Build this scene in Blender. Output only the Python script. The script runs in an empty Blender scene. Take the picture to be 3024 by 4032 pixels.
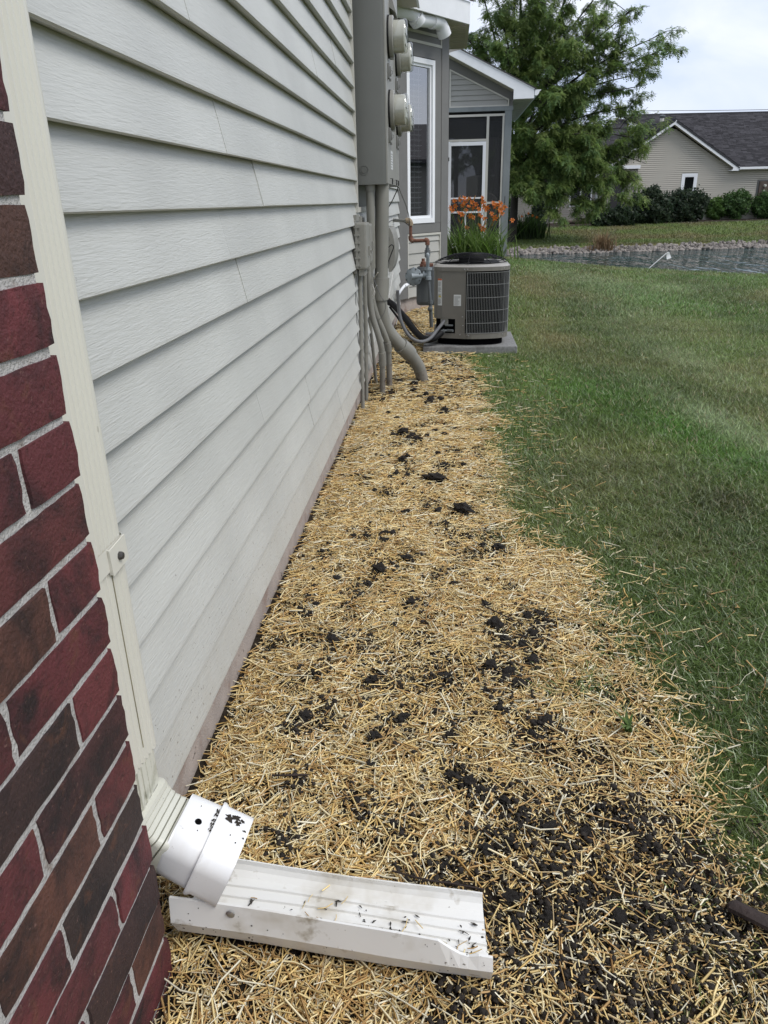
import bpy, math, random
import numpy as np
from mathutils import Vector, Matrix

random.seed(7)
RNG = np.random.default_rng(11)
PI = math.pi
S = bpy.context.scene
C = S.collection

# ------------------------------------------------------------------ camera
CAM_LOC = (0.48, 0.0, 1.008)
PITCH, YAW, ROLL = math.radians(22.65), math.radians(-5.21), math.radians(-1.37)
cy, sy, cp, sp = math.cos(YAW), math.sin(YAW), math.cos(PITCH), math.sin(PITCH)
fwd = Vector((sy * cp, cy * cp, -sp))
rt = Vector((cy, -sy, 0.0))
up = rt.cross(fwd)
rt2 = rt * math.cos(ROLL) + up * math.sin(ROLL)
up2 = -rt * math.sin(ROLL) + up * math.cos(ROLL)
M = Matrix((rt2, up2, -fwd)).transposed().to_4x4()
M.translation = Vector(CAM_LOC)
cam_data = bpy.data.cameras.new('camera')
cam = bpy.data.objects.new('camera', cam_data)
C.objects.link(cam)
cam.matrix_world = M
cam_data.sensor_fit = 'VERTICAL'
cam_data.sensor_height = 36.0
cam_data.lens = 36.0 * 2930.0 / 4032.0
cam_data.clip_start = 0.02
cam_data.clip_end = 800.0
S.camera = cam

# ------------------------------------------------------------------ sky, sun, exposure
SUN_DIR = Vector((0.56, -0.27, 0.78)).normalized()      # towards the sun behind the cloud
world = bpy.data.worlds.new('World')
S.world = world
world.use_nodes = True
nt = world.node_tree
nt.nodes.clear()
wo = nt.nodes.new('ShaderNodeOutputWorld')
bg = nt.nodes.new('ShaderNodeBackground')
bg.inputs['Strength'].default_value = 0.1
sky = nt.nodes.new('ShaderNodeTexSky')
sky.sky_type = 'NISHITA'
sky.sun_disc = False
sky.sun_elevation = math.asin(SUN_DIR.z)
sky.sun_rotation = math.atan2(SUN_DIR.x, SUN_DIR.y)
tc = nt.nodes.new('ShaderNodeTexCoord')
mp = nt.nodes.new('ShaderNodeMapping')
mp.inputs['Scale'].default_value = (1.0, 1.0, 2.6)
n1 = nt.nodes.new('ShaderNodeTexNoise')
n1.inputs['Scale'].default_value = 2.6
n1.inputs['Detail'].default_value = 6.0
n1.inputs['Roughness'].default_value = 0.5
n1.inputs['Distortion'].default_value = 0.6
rp = nt.nodes.new('ShaderNodeValToRGB')
rp.color_ramp.elements[0].position = 0.36
rp.color_ramp.elements[0].color = (4.45, 5.15, 6.8, 1)
rp.color_ramp.elements[1].position = 0.62
rp.color_ramp.elements[1].color = (6.6, 6.85, 7.4, 1)
mx = nt.nodes.new('ShaderNodeMixRGB')
mx.inputs['Fac'].default_value = 0.93
nt.links.new(tc.outputs['Generated'], mp.inputs['Vector'])
nt.links.new(mp.outputs['Vector'], n1.inputs['Vector'])
nt.links.new(n1.outputs['Fac'], rp.inputs['Fac'])
nt.links.new(sky.outputs['Color'], mx.inputs['Color1'])
nt.links.new(rp.outputs['Color'], mx.inputs['Color2'])
nt.links.new(mx.outputs['Color'], bg.inputs['Color'])
nt.links.new(bg.outputs['Background'], wo.inputs['Surface'])

sun_data = bpy.data.lights.new('sun', 'SUN')
sun_data.energy = 1.5
sun_data.angle = math.radians(28)
sun_data.color = (1.0, 0.97, 0.92)
sun = bpy.data.objects.new('sun', sun_data)
C.objects.link(sun)
sun.rotation_euler = (-SUN_DIR).to_track_quat('-Z', 'Y').to_euler()

S.view_settings.view_transform = 'Standard'
S.view_settings.look = 'None'
S.view_settings.exposure = 0.65
S.view_settings.gamma = 1.0
S.view_settings.use_curve_mapping = False


# ------------------------------------------------------------------ materials
def nmat(name):
    m = bpy.data.materials.new(name)
    m.use_nodes = True
    t = m.node_tree
    return m, t, t.nodes['Principled BSDF']


def mat(name, col, rough=0.6, var=None, bump=None, orand=0.0, metal=0.0, stain=None, spec=0.5, stretch=None, coat=0.0):
    """col base; var=(scale, amount); bump=(scale, strength, distance); stain=(scale, threshold, colour, softness)"""
    m, t, b = nmat(name)
    N, L = t.nodes, t.links
    b.inputs['Roughness'].default_value = rough
    b.inputs['Metallic'].default_value = metal
    b.inputs['Specular IOR Level'].default_value = spec
    b.inputs['Coat Weight'].default_value = coat
    tcn = N.new('ShaderNodeTexCoord')
    vec = tcn.outputs['Object']
    if stretch:
        mpn = N.new('ShaderNodeMapping')
        mpn.inputs['Scale'].default_value = stretch
        L.new(vec, mpn.inputs['Vector'])
        vec = mpn.outputs['Vector']
    if orand:
        oi = N.new('ShaderNodeObjectInfo')
        ad = N.new('ShaderNodeVectorMath')
        ad.operation = 'ADD'
        sc = N.new('ShaderNodeVectorMath')
        sc.operation = 'SCALE'
        sc.inputs['Scale'].default_value = 1.7
        L.new(oi.outputs['Location'], sc.inputs[0])
        L.new(vec, ad.inputs[0])
        L.new(sc.outputs['Vector'], ad.inputs[1])
        vec = ad.outputs['Vector']
    out = None
    rgb = N.new('ShaderNodeRGB')
    rgb.outputs[0].default_value = (*col, 1)
    out = rgb.outputs[0]

    def mul(o, fac_socket, amount):
        mr = N.new('ShaderNodeMapRange')
        mr.inputs['From Min'].default_value = 0.25
        mr.inputs['From Max'].default_value = 0.75
        mr.inputs['To Min'].default_value = 1.0 - amount
        mr.inputs['To Max'].default_value = 1.0 + amount
        L.new(fac_socket, mr.inputs['Value'])
        hv = N.new('ShaderNodeVectorMath')
        hv.operation = 'SCALE'
        L.new(o, hv.inputs[0])
        L.new(mr.outputs['Result'], hv.inputs['Scale'])
        return hv.outputs['Vector']
    if var:
        nz = N.new('ShaderNodeTexNoise')
        nz.inputs['Scale'].default_value = var[0]
        nz.inputs['Detail'].default_value = 5
        L.new(vec, nz.inputs['Vector'])
        out = mul(out, nz.outputs['Fac'], var[1])
    if orand:
        mr = N.new('ShaderNodeMapRange')
        mr.inputs['To Min'].default_value = 1.0 - orand
        mr.inputs['To Max'].default_value = 1.0 + orand
        L.new(oi.outputs['Random'], mr.inputs['Value'])
        hv = N.new('ShaderNodeVectorMath')
        hv.operation = 'SCALE'
        L.new(out, hv.inputs[0])
        L.new(mr.outputs['Result'], hv.inputs['Scale'])
        out = hv.outputs['Vector']
    if stain:
        for st in (stain if isinstance(stain, list) else [stain]):
            nz = N.new('ShaderNodeTexNoise')
            nz.inputs['Scale'].default_value = st[0]
            nz.inputs['Detail'].default_value = 4
            nz.inputs['Roughness'].default_value = 0.6
            L.new(vec, nz.inputs['Vector'])
            mr = N.new('ShaderNodeMapRange')
            mr.inputs['From Min'].default_value = st[1]
            mr.inputs['From Max'].default_value = st[1] + st[3]
            L.new(nz.outputs['Fac'], mr.inputs['Value'])
            mm = N.new('ShaderNodeMixRGB')
            mm.inputs['Color2'].default_value = (*st[2], 1)
            L.new(mr.outputs['Result'], mm.inputs['Fac'])
            L.new(out, mm.inputs['Color1'])
            out = mm.outputs['Color']
    L.new(out, b.inputs['Base Color'])
    if bump:
        nz = N.new('ShaderNodeTexNoise')
        nz.inputs['Scale'].default_value = bump[0]
        nz.inputs['Detail'].default_value = 6
        L.new(vec, nz.inputs['Vector'])
        bp = N.new('ShaderNodeBump')
        bp.inputs['Strength'].default_value = bump[1]
        bp.inputs['Distance'].default_value = bump[2]
        L.new(nz.outputs['Fac'], bp.inputs['Height'])
        L.new(bp.outputs['Normal'], b.inputs['Normal'])
    return m


def siding_mat(name, col, grain=True, dirt=True):
    """painted wood-grain vinyl siding, running along world Y"""
    m, t, b = nmat(name)
    N, L = t.nodes, t.links
    tcn = N.new('ShaderNodeTexCoord')
    oi = N.new('ShaderNodeObjectInfo')
    ad = N.new('ShaderNodeVectorMath')
    ad.operation = 'ADD'
    L.new(tcn.outputs['Object'], ad.inputs[0])
    L.new(oi.outputs['Location'], ad.inputs[1])
    vec = ad.outputs['Vector']
    b.inputs['Roughness'].default_value = 0.42
    nz = N.new('ShaderNodeTexNoise')
    nz.inputs['Scale'].default_value = 3.0
    nz.inputs['Detail'].default_value = 6
    L.new(vec, nz.inputs['Vector'])
    mr = N.new('ShaderNodeMapRange')
    mr.inputs['From Min'].default_value = 0.3
    mr.inputs['From Max'].default_value = 0.7
    mr.inputs['To Min'].default_value = 0.92
    mr.inputs['To Max'].default_value = 1.06
    L.new(nz.outputs['Fac'], mr.inputs['Value'])
    rnd = N.new('ShaderNodeMapRange')
    rnd.inputs['To Min'].default_value = 0.97
    rnd.inputs['To Max'].default_value = 1.03
    L.new(oi.outputs['Random'], rnd.inputs['Value'])
    mu = N.new('ShaderNodeMath')
    mu.operation = 'MULTIPLY'
    L.new(mr.outputs['Result'], mu.inputs[0])
    L.new(rnd.outputs['Result'], mu.inputs[1])
    hv = N.new('ShaderNodeVectorMath')
    hv.operation = 'SCALE'
    hv.inputs[0].default_value = col
    L.new(mu.outputs['Value'], hv.inputs['Scale'])
    out = hv.outputs['Vector']
    if dirt:
        # small specks and a film of splashed dirt, denser near the ground
        sp_ = N.new('ShaderNodeTexNoise')
        sp_.inputs['Scale'].default_value = 150
        sp_.inputs['Detail'].default_value = 2
        L.new(vec, sp_.inputs['Vector'])
        sx = N.new('ShaderNodeSeparateXYZ')
        L.new(vec, sx.inputs[0])
        hr = N.new('ShaderNodeMapRange')
        hr.inputs['From Min'].default_value = 0.5
        hr.inputs['From Max'].default_value = 0.05
        hr.inputs['To Min'].default_value = 0.78
        hr.inputs['To Max'].default_value = 0.66
        L.new(sx.outputs['Z'], hr.inputs['Value'])
        gt = N.new('ShaderNodeMath')
        gt.operation = 'GREATER_THAN'
        L.new(sp_.outputs['Fac'], gt.inputs[0])
        L.new(hr.outputs['Result'], gt.inputs[1])
        mm = N.new('ShaderNodeMixRGB')
        mm.inputs['Color2'].default_value = (0.12, 0.10, 0.08, 1)
        fm = N.new('ShaderNodeMath')
        fm.operation = 'MULTIPLY'
        fm.inputs[1].default_value = 0.75
        L.new(gt.outputs['Value'], fm.inputs[0])
        L.new(fm.outputs['Value'], mm.inputs['Fac'])
        L.new(out, mm.inputs['Color1'])
        out = mm.outputs['Color']
        fl = N.new('ShaderNodeTexNoise')
        fl.inputs['Scale'].default_value = 25
        fl.inputs['Detail'].default_value = 8
        L.new(vec, fl.inputs['Vector'])
        h2 = N.new('ShaderNodeMapRange')
        h2.inputs['From Min'].default_value = 0.24
        h2.inputs['From Max'].default_value = 0.05
        h2.inputs['To Min'].default_value = 0.0
        h2.inputs['To Max'].default_value = 0.75
        L.new(sx.outputs['Z'], h2.inputs['Value'])
        m3 = N.new('ShaderNodeMath')
        m3.operation = 'MULTIPLY'
        L.new(h2.outputs['Result'], m3.inputs[0])
        L.new(fl.outputs['Fac'], m3.inputs[1])
        mm2 = N.new('ShaderNodeMixRGB')
        mm2.inputs['Color2'].default_value = (0.36, 0.33, 0.27, 1)
        L.new(m3.outputs['Value'], mm2.inputs['Fac'])
        L.new(out, mm2.inputs['Color1'])
        out = mm2.outputs['Color']
    L.new(out, b.inputs['Base Color'])
    if grain:
        mpn = N.new('ShaderNodeMapping')
        mpn.inputs['Scale'].default_value = (14, 8, 115)
        L.new(vec, mpn.inputs['Vector'])
        g = N.new('ShaderNodeTexNoise')
        g.inputs['Scale'].default_value = 1.6
        g.inputs['Detail'].default_value = 3
        g.inputs['Distortion'].default_value = 1.4
        L.new(mpn.outputs['Vector'], g.inputs['Vector'])
        mp2 = N.new('ShaderNodeMapping')
        mp2.inputs['Scale'].default_value = (90, 26, 300)
        L.new(vec, mp2.inputs['Vector'])
        g2 = N.new('ShaderNodeTexNoise')
        g2.inputs['Scale'].default_value = 1.0
        g2.inputs['Detail'].default_value = 2
        g2.inputs['Distortion'].default_value = 0.8
        L.new(mp2.outputs['Vector'], g2.inputs['Vector'])
        sm = N.new('ShaderNodeMath')
        sm.operation = 'ADD'
        L.new(g.outputs['Fac'], sm.inputs[0])
        L.new(g2.outputs['Fac'], sm.inputs[1])
        bp = N.new('ShaderNodeBump')
        bp.inputs['Strength'].default_value = 0.36
        bp.inputs['Distance'].default_value = 0.0022
        L.new(sm.outputs['Value'], bp.inputs['Height'])
        L.new(bp.outputs['Normal'], b.inputs['Normal'])
    return m


def brick_mat():
    m, t, b = nmat('brick_clay')
    N, L = t.nodes, t.links
    tcn = N.new('ShaderNodeTexCoord')
    oi = N.new('ShaderNodeObjectInfo')
    sc = N.new('ShaderNodeVectorMath')
    sc.operation = 'SCALE'
    sc.inputs['Scale'].default_value = 3.1
    L.new(oi.outputs['Location'], sc.inputs[0])
    ad = N.new('ShaderNodeVectorMath')
    ad.operation = 'ADD'
    L.new(tcn.outputs['Object'], ad.inputs[0])
    L.new(sc.outputs['Vector'], ad.inputs[1])
    vec = ad.outputs['Vector']
    r = N.new('ShaderNodeValToRGB')
    cr = r.color_ramp
    cr.interpolation = 'LINEAR'
    cr.elements[0].position = 0.0
    cr.elements[0].color = (0.085, 0.024, 0.026, 1)
    cr.elements[1].position = 1.0
    cr.elements[1].color = (0.135, 0.032, 0.036, 1)
    for p_, c_ in ((0.20, (0.115, 0.028, 0.032)), (0.38, (0.088, 0.026, 0.028)), (0.52, (0.036, 0.024, 0.022)), (0.62, (0.105, 0.046, 0.032)), (0.80, (0.088, 0.028, 0.027))):
        e = cr.elements.new(p_)
        e.color = (*c_, 1)
    L.new(oi.outputs['Random'], r.inputs['Fac'])
    out = r.outputs['Color']

    def blotch(scale, lo, hi, col, out, amt=1.0, seed=0.0, distort=0.5):
        nz = N.new('ShaderNodeTexNoise')
        nz.noise_dimensions = '4D'
        nz.inputs['W'].default_value = seed
        nz.inputs['Scale'].default_value = scale
        nz.inputs['Detail'].default_value = 7
        nz.inputs['Roughness'].default_value = 0.62
        nz.inputs['Distortion'].default_value = distort
        L.new(vec, nz.inputs['Vector'])
        mr = N.new('ShaderNodeMapRange')
        mr.inputs['From Min'].default_value = lo
        mr.inputs['From Max'].default_value = hi
        mr.inputs['To Max'].default_value = amt
        L.new(nz.outputs['Fac'], mr.inputs['Value'])
        mm = N.new('ShaderNodeMixRGB')
        mm.inputs['Color2'].default_value = (*col, 1)
        L.new(mr.outputs['Result'], mm.inputs['Fac'])
        L.new(out, mm.inputs['Color1'])
        return mm.outputs['Color']
    out = blotch(11, 0.47, 0.66, (0.015, 0.0125, 0.0135), out, 0.92, 1.3)
    out = blotch(22, 0.57, 0.70, (0.125, 0.052, 0.030), out, 0.7, 4.7)
    out = blotch(60, 0.58, 0.74, (0.024, 0.012, 0.012), out, 0.8, 7.1)
    out = blotch(190, 0.60, 0.72, (0.20, 0.11, 0.09), out, 0.7, 9.9)
    L.new(out, b.inputs['Base Color'])
    b.inputs['Roughness'].default_value = 0.72
    b.inputs['Specular IOR Level'].default_value = 0.35
    nz = N.new('ShaderNodeTexNoise')
    nz.inputs['Scale'].default_value = 210
    nz.inputs['Detail'].default_value = 6
    L.new(vec, nz.inputs['Vector'])
    nz2 = N.new('ShaderNodeTexNoise')
    nz2.inputs['Scale'].default_value = 38
    nz2.inputs['Detail'].default_value = 4
    L.new(vec, nz2.inputs['Vector'])
    sm = N.new('ShaderNodeMath')
    sm.operation = 'ADD'
    L.new(nz.outputs['Fac'], sm.inputs[0])
    L.new(nz2.outputs['Fac'], sm.inputs[1])
    bp = N.new('ShaderNodeBump')
    bp.inputs['Strength'].default_value = 0.75
    bp.inputs['Distance'].default_value = 0.0032
    L.new(sm.outputs['Value'], bp.inputs['Height'])
    L.new(bp.outputs['Normal'], b.inputs['Normal'])
    return m


def leafy_mat(name, rough=0.5, trans=0.35, attr='col', spec=0.3):
    """diffuse + translucent, colour from the mesh attribute"""
    m, t, b = nmat(name)
    N, L = t.nodes, t.links
    a = N.new('ShaderNodeAttribute')
    a.attribute_name = attr
    b.inputs['Roughness'].default_value = rough
    b.inputs['Specular IOR Level'].default_value = spec
    L.new(a.outputs['Color'], b.inputs['Base Color'])
    if trans > 0:
        tr = N.new('ShaderNodeBsdfTranslucent')
        L.new(a.outputs['Color'], tr.inputs['Color'])
        mxs = N.new('ShaderNodeMixShader')
        mxs.inputs['Fac'].default_value = trans
        L.new(b.outputs['BSDF'], mxs.inputs[1])
        L.new(tr.outputs['BSDF'], mxs.inputs[2])
        L.new(mxs.outputs['Shader'], N['Material Output'].inputs['Surface'])
    return m


def glass_mat(name, tint=(0.75, 0.8, 0.8), ior=1.9, rough=0.0):
    m, t, b = nmat(name)
    N, L = t.nodes, t.links
    fr = N.new('ShaderNodeFresnel')
    fr.inputs['IOR'].default_value = ior
    tr = N.new('ShaderNodeBsdfTransparent')
    tr.inputs['Color'].default_value = (*tint, 1)
    gl = N.new('ShaderNodeBsdfGlossy')
    gl.inputs['Roughness'].default_value = rough
    mxs = N.new('ShaderNodeMixShader')
    geo = N.new('ShaderNodeNewGeometry')
    inv = N.new('ShaderNodeMath')
    inv.operation = 'SUBTRACT'
    inv.inputs[0].default_value = 1.0
    L.new(geo.outputs['Backfacing'], inv.inputs[1])
    mm = N.new('ShaderNodeMath')
    mm.operation = 'MULTIPLY'
    L.new(fr.outputs['Fac'], mm.inputs[0])
    L.new(inv.outputs['Value'], mm.inputs[1])
    L.new(mm.outputs['Value'], mxs.inputs['Fac'])
    L.new(tr.outputs['BSDF'], mxs.inputs[1])
    L.new(gl.outputs['BSDF'], mxs.inputs[2])
    L.new(mxs.outputs['Shader'], N['Material Output'].inputs['Surface'])
    return m


def screen_mat():
    m, t, b = nmat('insect_screen')
    N, L = t.nodes, t.links
    tr = N.new('ShaderNodeBsdfTransparent')
    tr.inputs['Color'].default_value = (0.8, 0.8, 0.8, 1)
    b.inputs['Base Color'].default_value = (0.022, 0.023, 0.025, 1)
    b.inputs['Roughness'].default_value = 0.8
    mxs = N.new('ShaderNodeMixShader')
    mxs.inputs['Fac'].default_value = 0.70
    L.new(tr.outputs['BSDF'], mxs.inputs[1])
    L.new(b.outputs['BSDF'], mxs.inputs[2])
    L.new(mxs.outputs['Shader'], N['Material Output'].inputs['Surface'])
    return m


def water_mat():
    m, t, b = nmat('pond_water')
    N, L = t.nodes, t.links
    b.inputs['Base Color'].default_value = (0.008, 0.040, 0.040, 1)
    b.inputs['Roughness'].default_value = 0.02
    b.inputs['IOR'].default_value = 1.33
    b.inputs['Specular IOR Level'].default_value = 0.6
    tcn = N.new('ShaderNodeTexCoord')
    prev = None
    for sc_, st_, dist, mscale in ((1.0, 1.0, 0.22, (1.7, 0.42, 1)), (1.0, 1.0, 0.05, (4.5, 1.1, 1))):
        mpn = N.new('ShaderNodeMapping')
        mpn.inputs['Scale'].default_value = mscale
        mpn.inputs['Rotation'].default_value = (0, 0, 0.12)
        L.new(tcn.outputs['Object'], mpn.inputs['Vector'])
        nz = N.new('ShaderNodeTexNoise')
        nz.inputs['Scale'].default_value = sc_
        nz.inputs['Detail'].default_value = 3
        L.new(mpn.outputs['Vector'], nz.inputs['Vector'])
        bp = N.new('ShaderNodeBump')
        bp.inputs['Strength'].default_value = st_
        bp.inputs['Distance'].default_value = dist
        L.new(nz.outputs['Fac'], bp.inputs['Height'])
        if prev:
            L.new(prev, bp.inputs['Normal'])
        prev = bp.outputs['Normal']
    L.new(prev, b.inputs['Normal'])
    return m


MT = {}
MT['siding'] = siding_mat('vinyl_siding', (0.485, 0.488, 0.460))
MT['siding_bay'] = siding_mat('vinyl_siding_bay', (0.42, 0.41, 0.375), grain=False, dirt=False)
MT['siding_porch_shaded'] = siding_mat('vinyl_siding_porch_shaded', (0.29, 0.285, 0.262), grain=False, dirt=False)  # bay siding darkened: shade on the porch front put into the colour
MT['siding_far'] = mat('far_siding', (0.48, 0.45, 0.39), 0.6, orand=0.03)
MT['siding_taupe'] = mat('taupe_siding', (0.25, 0.235, 0.21), 0.6, orand=0.03)
MT['brick'] = brick_mat()
MT['mortar'] = mat('mortar', (0.42, 0.405, 0.385), 0.95, var=(40, 0.16), bump=(260, 0.9, 0.004), stain=(30, 0.62, (0.26, 0.22, 0.19), 0.1))
MT['concrete'] = mat('concrete', (0.36, 0.31, 0.275), 0.95, var=(14, 0.18), bump=(220, 0.6, 0.003), stain=[(9, 0.54, (0.23, 0.16, 0.13), 0.18), (28, 0.66, (0.06, 0.045, 0.035), 0.06)])
MT['pad'] = mat('pad_concrete', (0.21, 0.21, 0.205), 0.95, var=(60, 0.25), bump=(300, 0.6, 0.003), stain=(7, 0.52, (0.11, 0.105, 0.10), 0.2))
MT['downspout'] = mat('cream_aluminium', (0.63, 0.615, 0.545), 0.38, var=(5, 0.05), bump=(90, 0.05, 0.001), stain=[(70, 0.70, (0.16, 0.14, 0.09), 0.05)], stretch=(1, 1, 0.35))
MT['elbow'] = mat('cream_elbow', (0.56, 0.555, 0.48), 0.42, var=(8, 0.1), stain=[(22, 0.58, (0.25, 0.25, 0.18), 0.2), (60, 0.68, (0.06, 0.05, 0.03), 0.05)])
MT['pvc'] = mat('white_pvc', (0.80, 0.80, 0.80), 0.35, var=(7, 0.04), stain=[(10, 0.55, (0.62, 0.60, 0.56), 0.25), (60, 0.68, (0.42, 0.40, 0.36), 0.08)])
MT['trough'] = mat('white_vinyl_trough', (0.76, 0.755, 0.73), 0.38, var=(6, 0.06), stain=[(9, 0.50, (0.50, 0.46, 0.38), 0.25), (26, 0.60, (0.36, 0.32, 0.25), 0.14), (75, 0.69, (0.08, 0.065, 0.05), 0.05)])
MT['dirt'] = mat('dark_dirt', (0.030, 0.024, 0.018), 0.95, bump=(200, 0.8, 0.004))
MT['grime'] = mat('grime', (0.21, 0.19, 0.12), 0.8, var=(30, 0.3))
MT['steel_grey_shaded'] = mat('grey_enamel_shaded', (0.115, 0.118, 0.108), 0.42, var=(6, 0.06), bump=(120, 0.04, 0.001))  # darkened so the colour carries the shade on the cabinet's near side
MT['steel_light'] = mat('light_grey_enamel', (0.27, 0.265, 0.24), 0.42, var=(6, 0.06))
MT['conduit'] = mat('painted_conduit', (0.215, 0.21, 0.185), 0.5, var=(9, 0.08), bump=(80, 0.08, 0.001))
MT['conduit_foot'] = mat('dirty_conduit', (0.20, 0.185, 0.16), 0.6, var=(9, 0.15), stain=[(16, 0.52, (0.085, 0.06, 0.045), 0.12)])
MT['telecom'] = mat('grey_plastic', (0.23, 0.225, 0.20), 0.55, var=(12, 0.06))
MT['telecom_dark'] = mat('dark_grey_plastic', (0.16, 0.16, 0.15), 0.5, var=(12, 0.08))
MT['black'] = mat('black_rubber', (0.009, 0.009, 0.010), 0.6, spec=0.25, bump=(60, 0.2, 0.003))
MT['wire_black'] = mat('black_wire', (0.010, 0.010, 0.011), 0.4)
MT['wire_white'] = mat('white_wire', (0.60, 0.59, 0.56), 0.5)
MT['flex'] = mat('flex_conduit', (0.13, 0.132, 0.138), 0.45, var=(20, 0.08))
MT['gas_grey'] = mat('gas_grey_paint', (0.25, 0.285, 0.305), 0.5, var=(30, 0.12), stain=[(45, 0.66, (0.34, 0.34, 0.32), 0.08)])
MT['gas_dark'] = mat('gas_dark_paint', (0.105, 0.115, 0.12), 0.5, var=(20, 0.1))
MT['rust'] = mat('rusty_pipe', (0.155, 0.068, 0.042), 0.8, var=(45, 0.3), bump=(120, 0.4, 0.002), stain=(22, 0.60, (0.36, 0.27, 0.20), 0.1))
MT['brass'] = mat('weathered_fitting', (0.26, 0.20, 0.13), 0.7, var=(50, 0.3), bump=(90, 0.4, 0.003))
MT['ac_panel'] = mat('ac_taupe_enamel', (0.165, 0.155, 0.136), 0.45, var=(9, 0.07), stain=(40, 0.70, (0.12, 0.10, 0.085), 0.06))
MT['ac_lid'] = mat('ac_lid_enamel', (0.30, 0.285, 0.26), 0.42, var=(9, 0.1), stain=(20, 0.62, (0.12, 0.10, 0.08), 0.1))
MT['ac_dark'] = mat('coil_black', (0.003, 0.003, 0.0035), 0.9, spec=0.05)
MT['ac_wire'] = mat('grille_wire', (0.22, 0.225, 0.22), 0.6, spec=0.2)
MT['label_white'] = mat('label_paper', (0.62, 0.63, 0.62), 0.5)
MT['label_text'] = mat('label_print', (0.20, 0.20, 0.20), 0.6)
MT['label_orange'] = mat('label_orange', (0.55, 0.13, 0.05), 0.5)
MT['label_yellow'] = mat('label_yellow', (0.55, 0.45, 0.10), 0.5)
MT['trim_grey'] = mat('grey_trim_paint', (0.155, 0.152, 0.145), 0.6, var=(9, 0.07), bump=(60, 0.15, 0.002))
MT['post_grey'] = mat('weathered_post', (0.19, 0.21, 0.215), 0.75, var=(7, 0.16), bump=(40, 0.4, 0.003), stretch=(1, 1, 0.25), stain=(10, 0.68, (0.07, 0.07, 0.07), 0.08))
MT['trim_white'] = mat('white_trim', (0.74, 0.75, 0.77), 0.5, var=(8, 0.05), stain=(25, 0.70, (0.42, 0.42, 0.42), 0.06))
MT['trim_cream'] = mat('cream_trim', (0.50, 0.485, 0.435), 0.55, var=(8, 0.05))
MT['vinyl_white'] = mat('white_window_vinyl', (0.80, 0.81, 0.83), 0.4)
MT['soffit'] = mat('soffit_vinyl', (0.50, 0.46, 0.39), 0.6, var=(10, 0.08))
MT['glass'] = glass_mat('window_glass', (0.72, 0.74, 0.76), 5.0)
MT['far_glass'] = glass_mat('far_window_glass', (0.6, 0.62, 0.62), 1.35)
MT['meter_glass'] = glass_mat('meter_glass', (0.90, 0.905, 0.885), 1.75, 0.02)
MT['meter_core'] = mat('meter_core', (0.50, 0.495, 0.45), 0.5, var=(20, 0.1))
MT['screen'] = screen_mat()
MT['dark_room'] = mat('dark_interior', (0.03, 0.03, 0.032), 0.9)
MT['blind'] = mat('blind_slat', (0.62, 0.62, 0.62), 0.6)
MT['shingle'] = mat('asphalt_shingle', (0.062, 0.058, 0.060), 0.95, var=(2.5, 0.15), bump=(60, 0.5, 0.01), orand=0.12, stain=(9, 0.60, (0.105, 0.10, 0.10), 0.2))
MT['shingle_edge'] = mat('shingle_edge', (0.035, 0.035, 0.04), 0.9)
MT['bark'] = mat('tree_bark', (0.035, 0.030, 0.026), 0.95, var=(6, 0.25), bump=(14, 0.8, 0.03))
MT['leaf'] = leafy_mat('foliage', 0.45, 0.5)
MT['grass'] = leafy_mat('grass_blades', 0.36, 0.30, spec=0.5)
MT['straw'] = leafy_mat('straw', 0.55, 0.10, spec=0.35)
MT['petal'] = leafy_mat('petals', 0.5, 0.35)
MT['rock'] = mat('riprap_rock', (0.215, 0.192, 0.172), 0.9, var=(5, 0.25), bump=(14, 0.5, 0.03), orand=0.4)
MT['water'] = water_mat()
MT['soil'] = mat('soil_clod', (0.024, 0.0185, 0.014), 0.95, var=(60, 0.4), bump=(190, 1.0, 0.006))
MT['mud'] = mat('bank_mulch', (0.035, 0.026, 0.02), 0.95, var=(3, 0.3))
MT['wood_deck'] = mat('deck_wood', (0.10, 0.075, 0.06), 0.8, var=(5, 0.2))
MT['lily_bud'] = mat('lily_bud', (0.36, 0.17, 0.03), 0.6)
MT['flag'] = mat('flag_vinyl', (0.80, 0.80, 0.80), 0.5)
MT['bark_chip'] = mat('bark_chip', (0.030, 0.019, 0.016), 0.85, var=(40, 0.35), bump=(90, 0.8, 0.005))
MT['chrome'] = mat('galvanised', (0.42, 0.42, 0.42), 0.4, metal=0.8)
MT['screw'] = mat('screw_head', (0.09, 0.085, 0.08), 0.45, metal=0.6)


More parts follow.
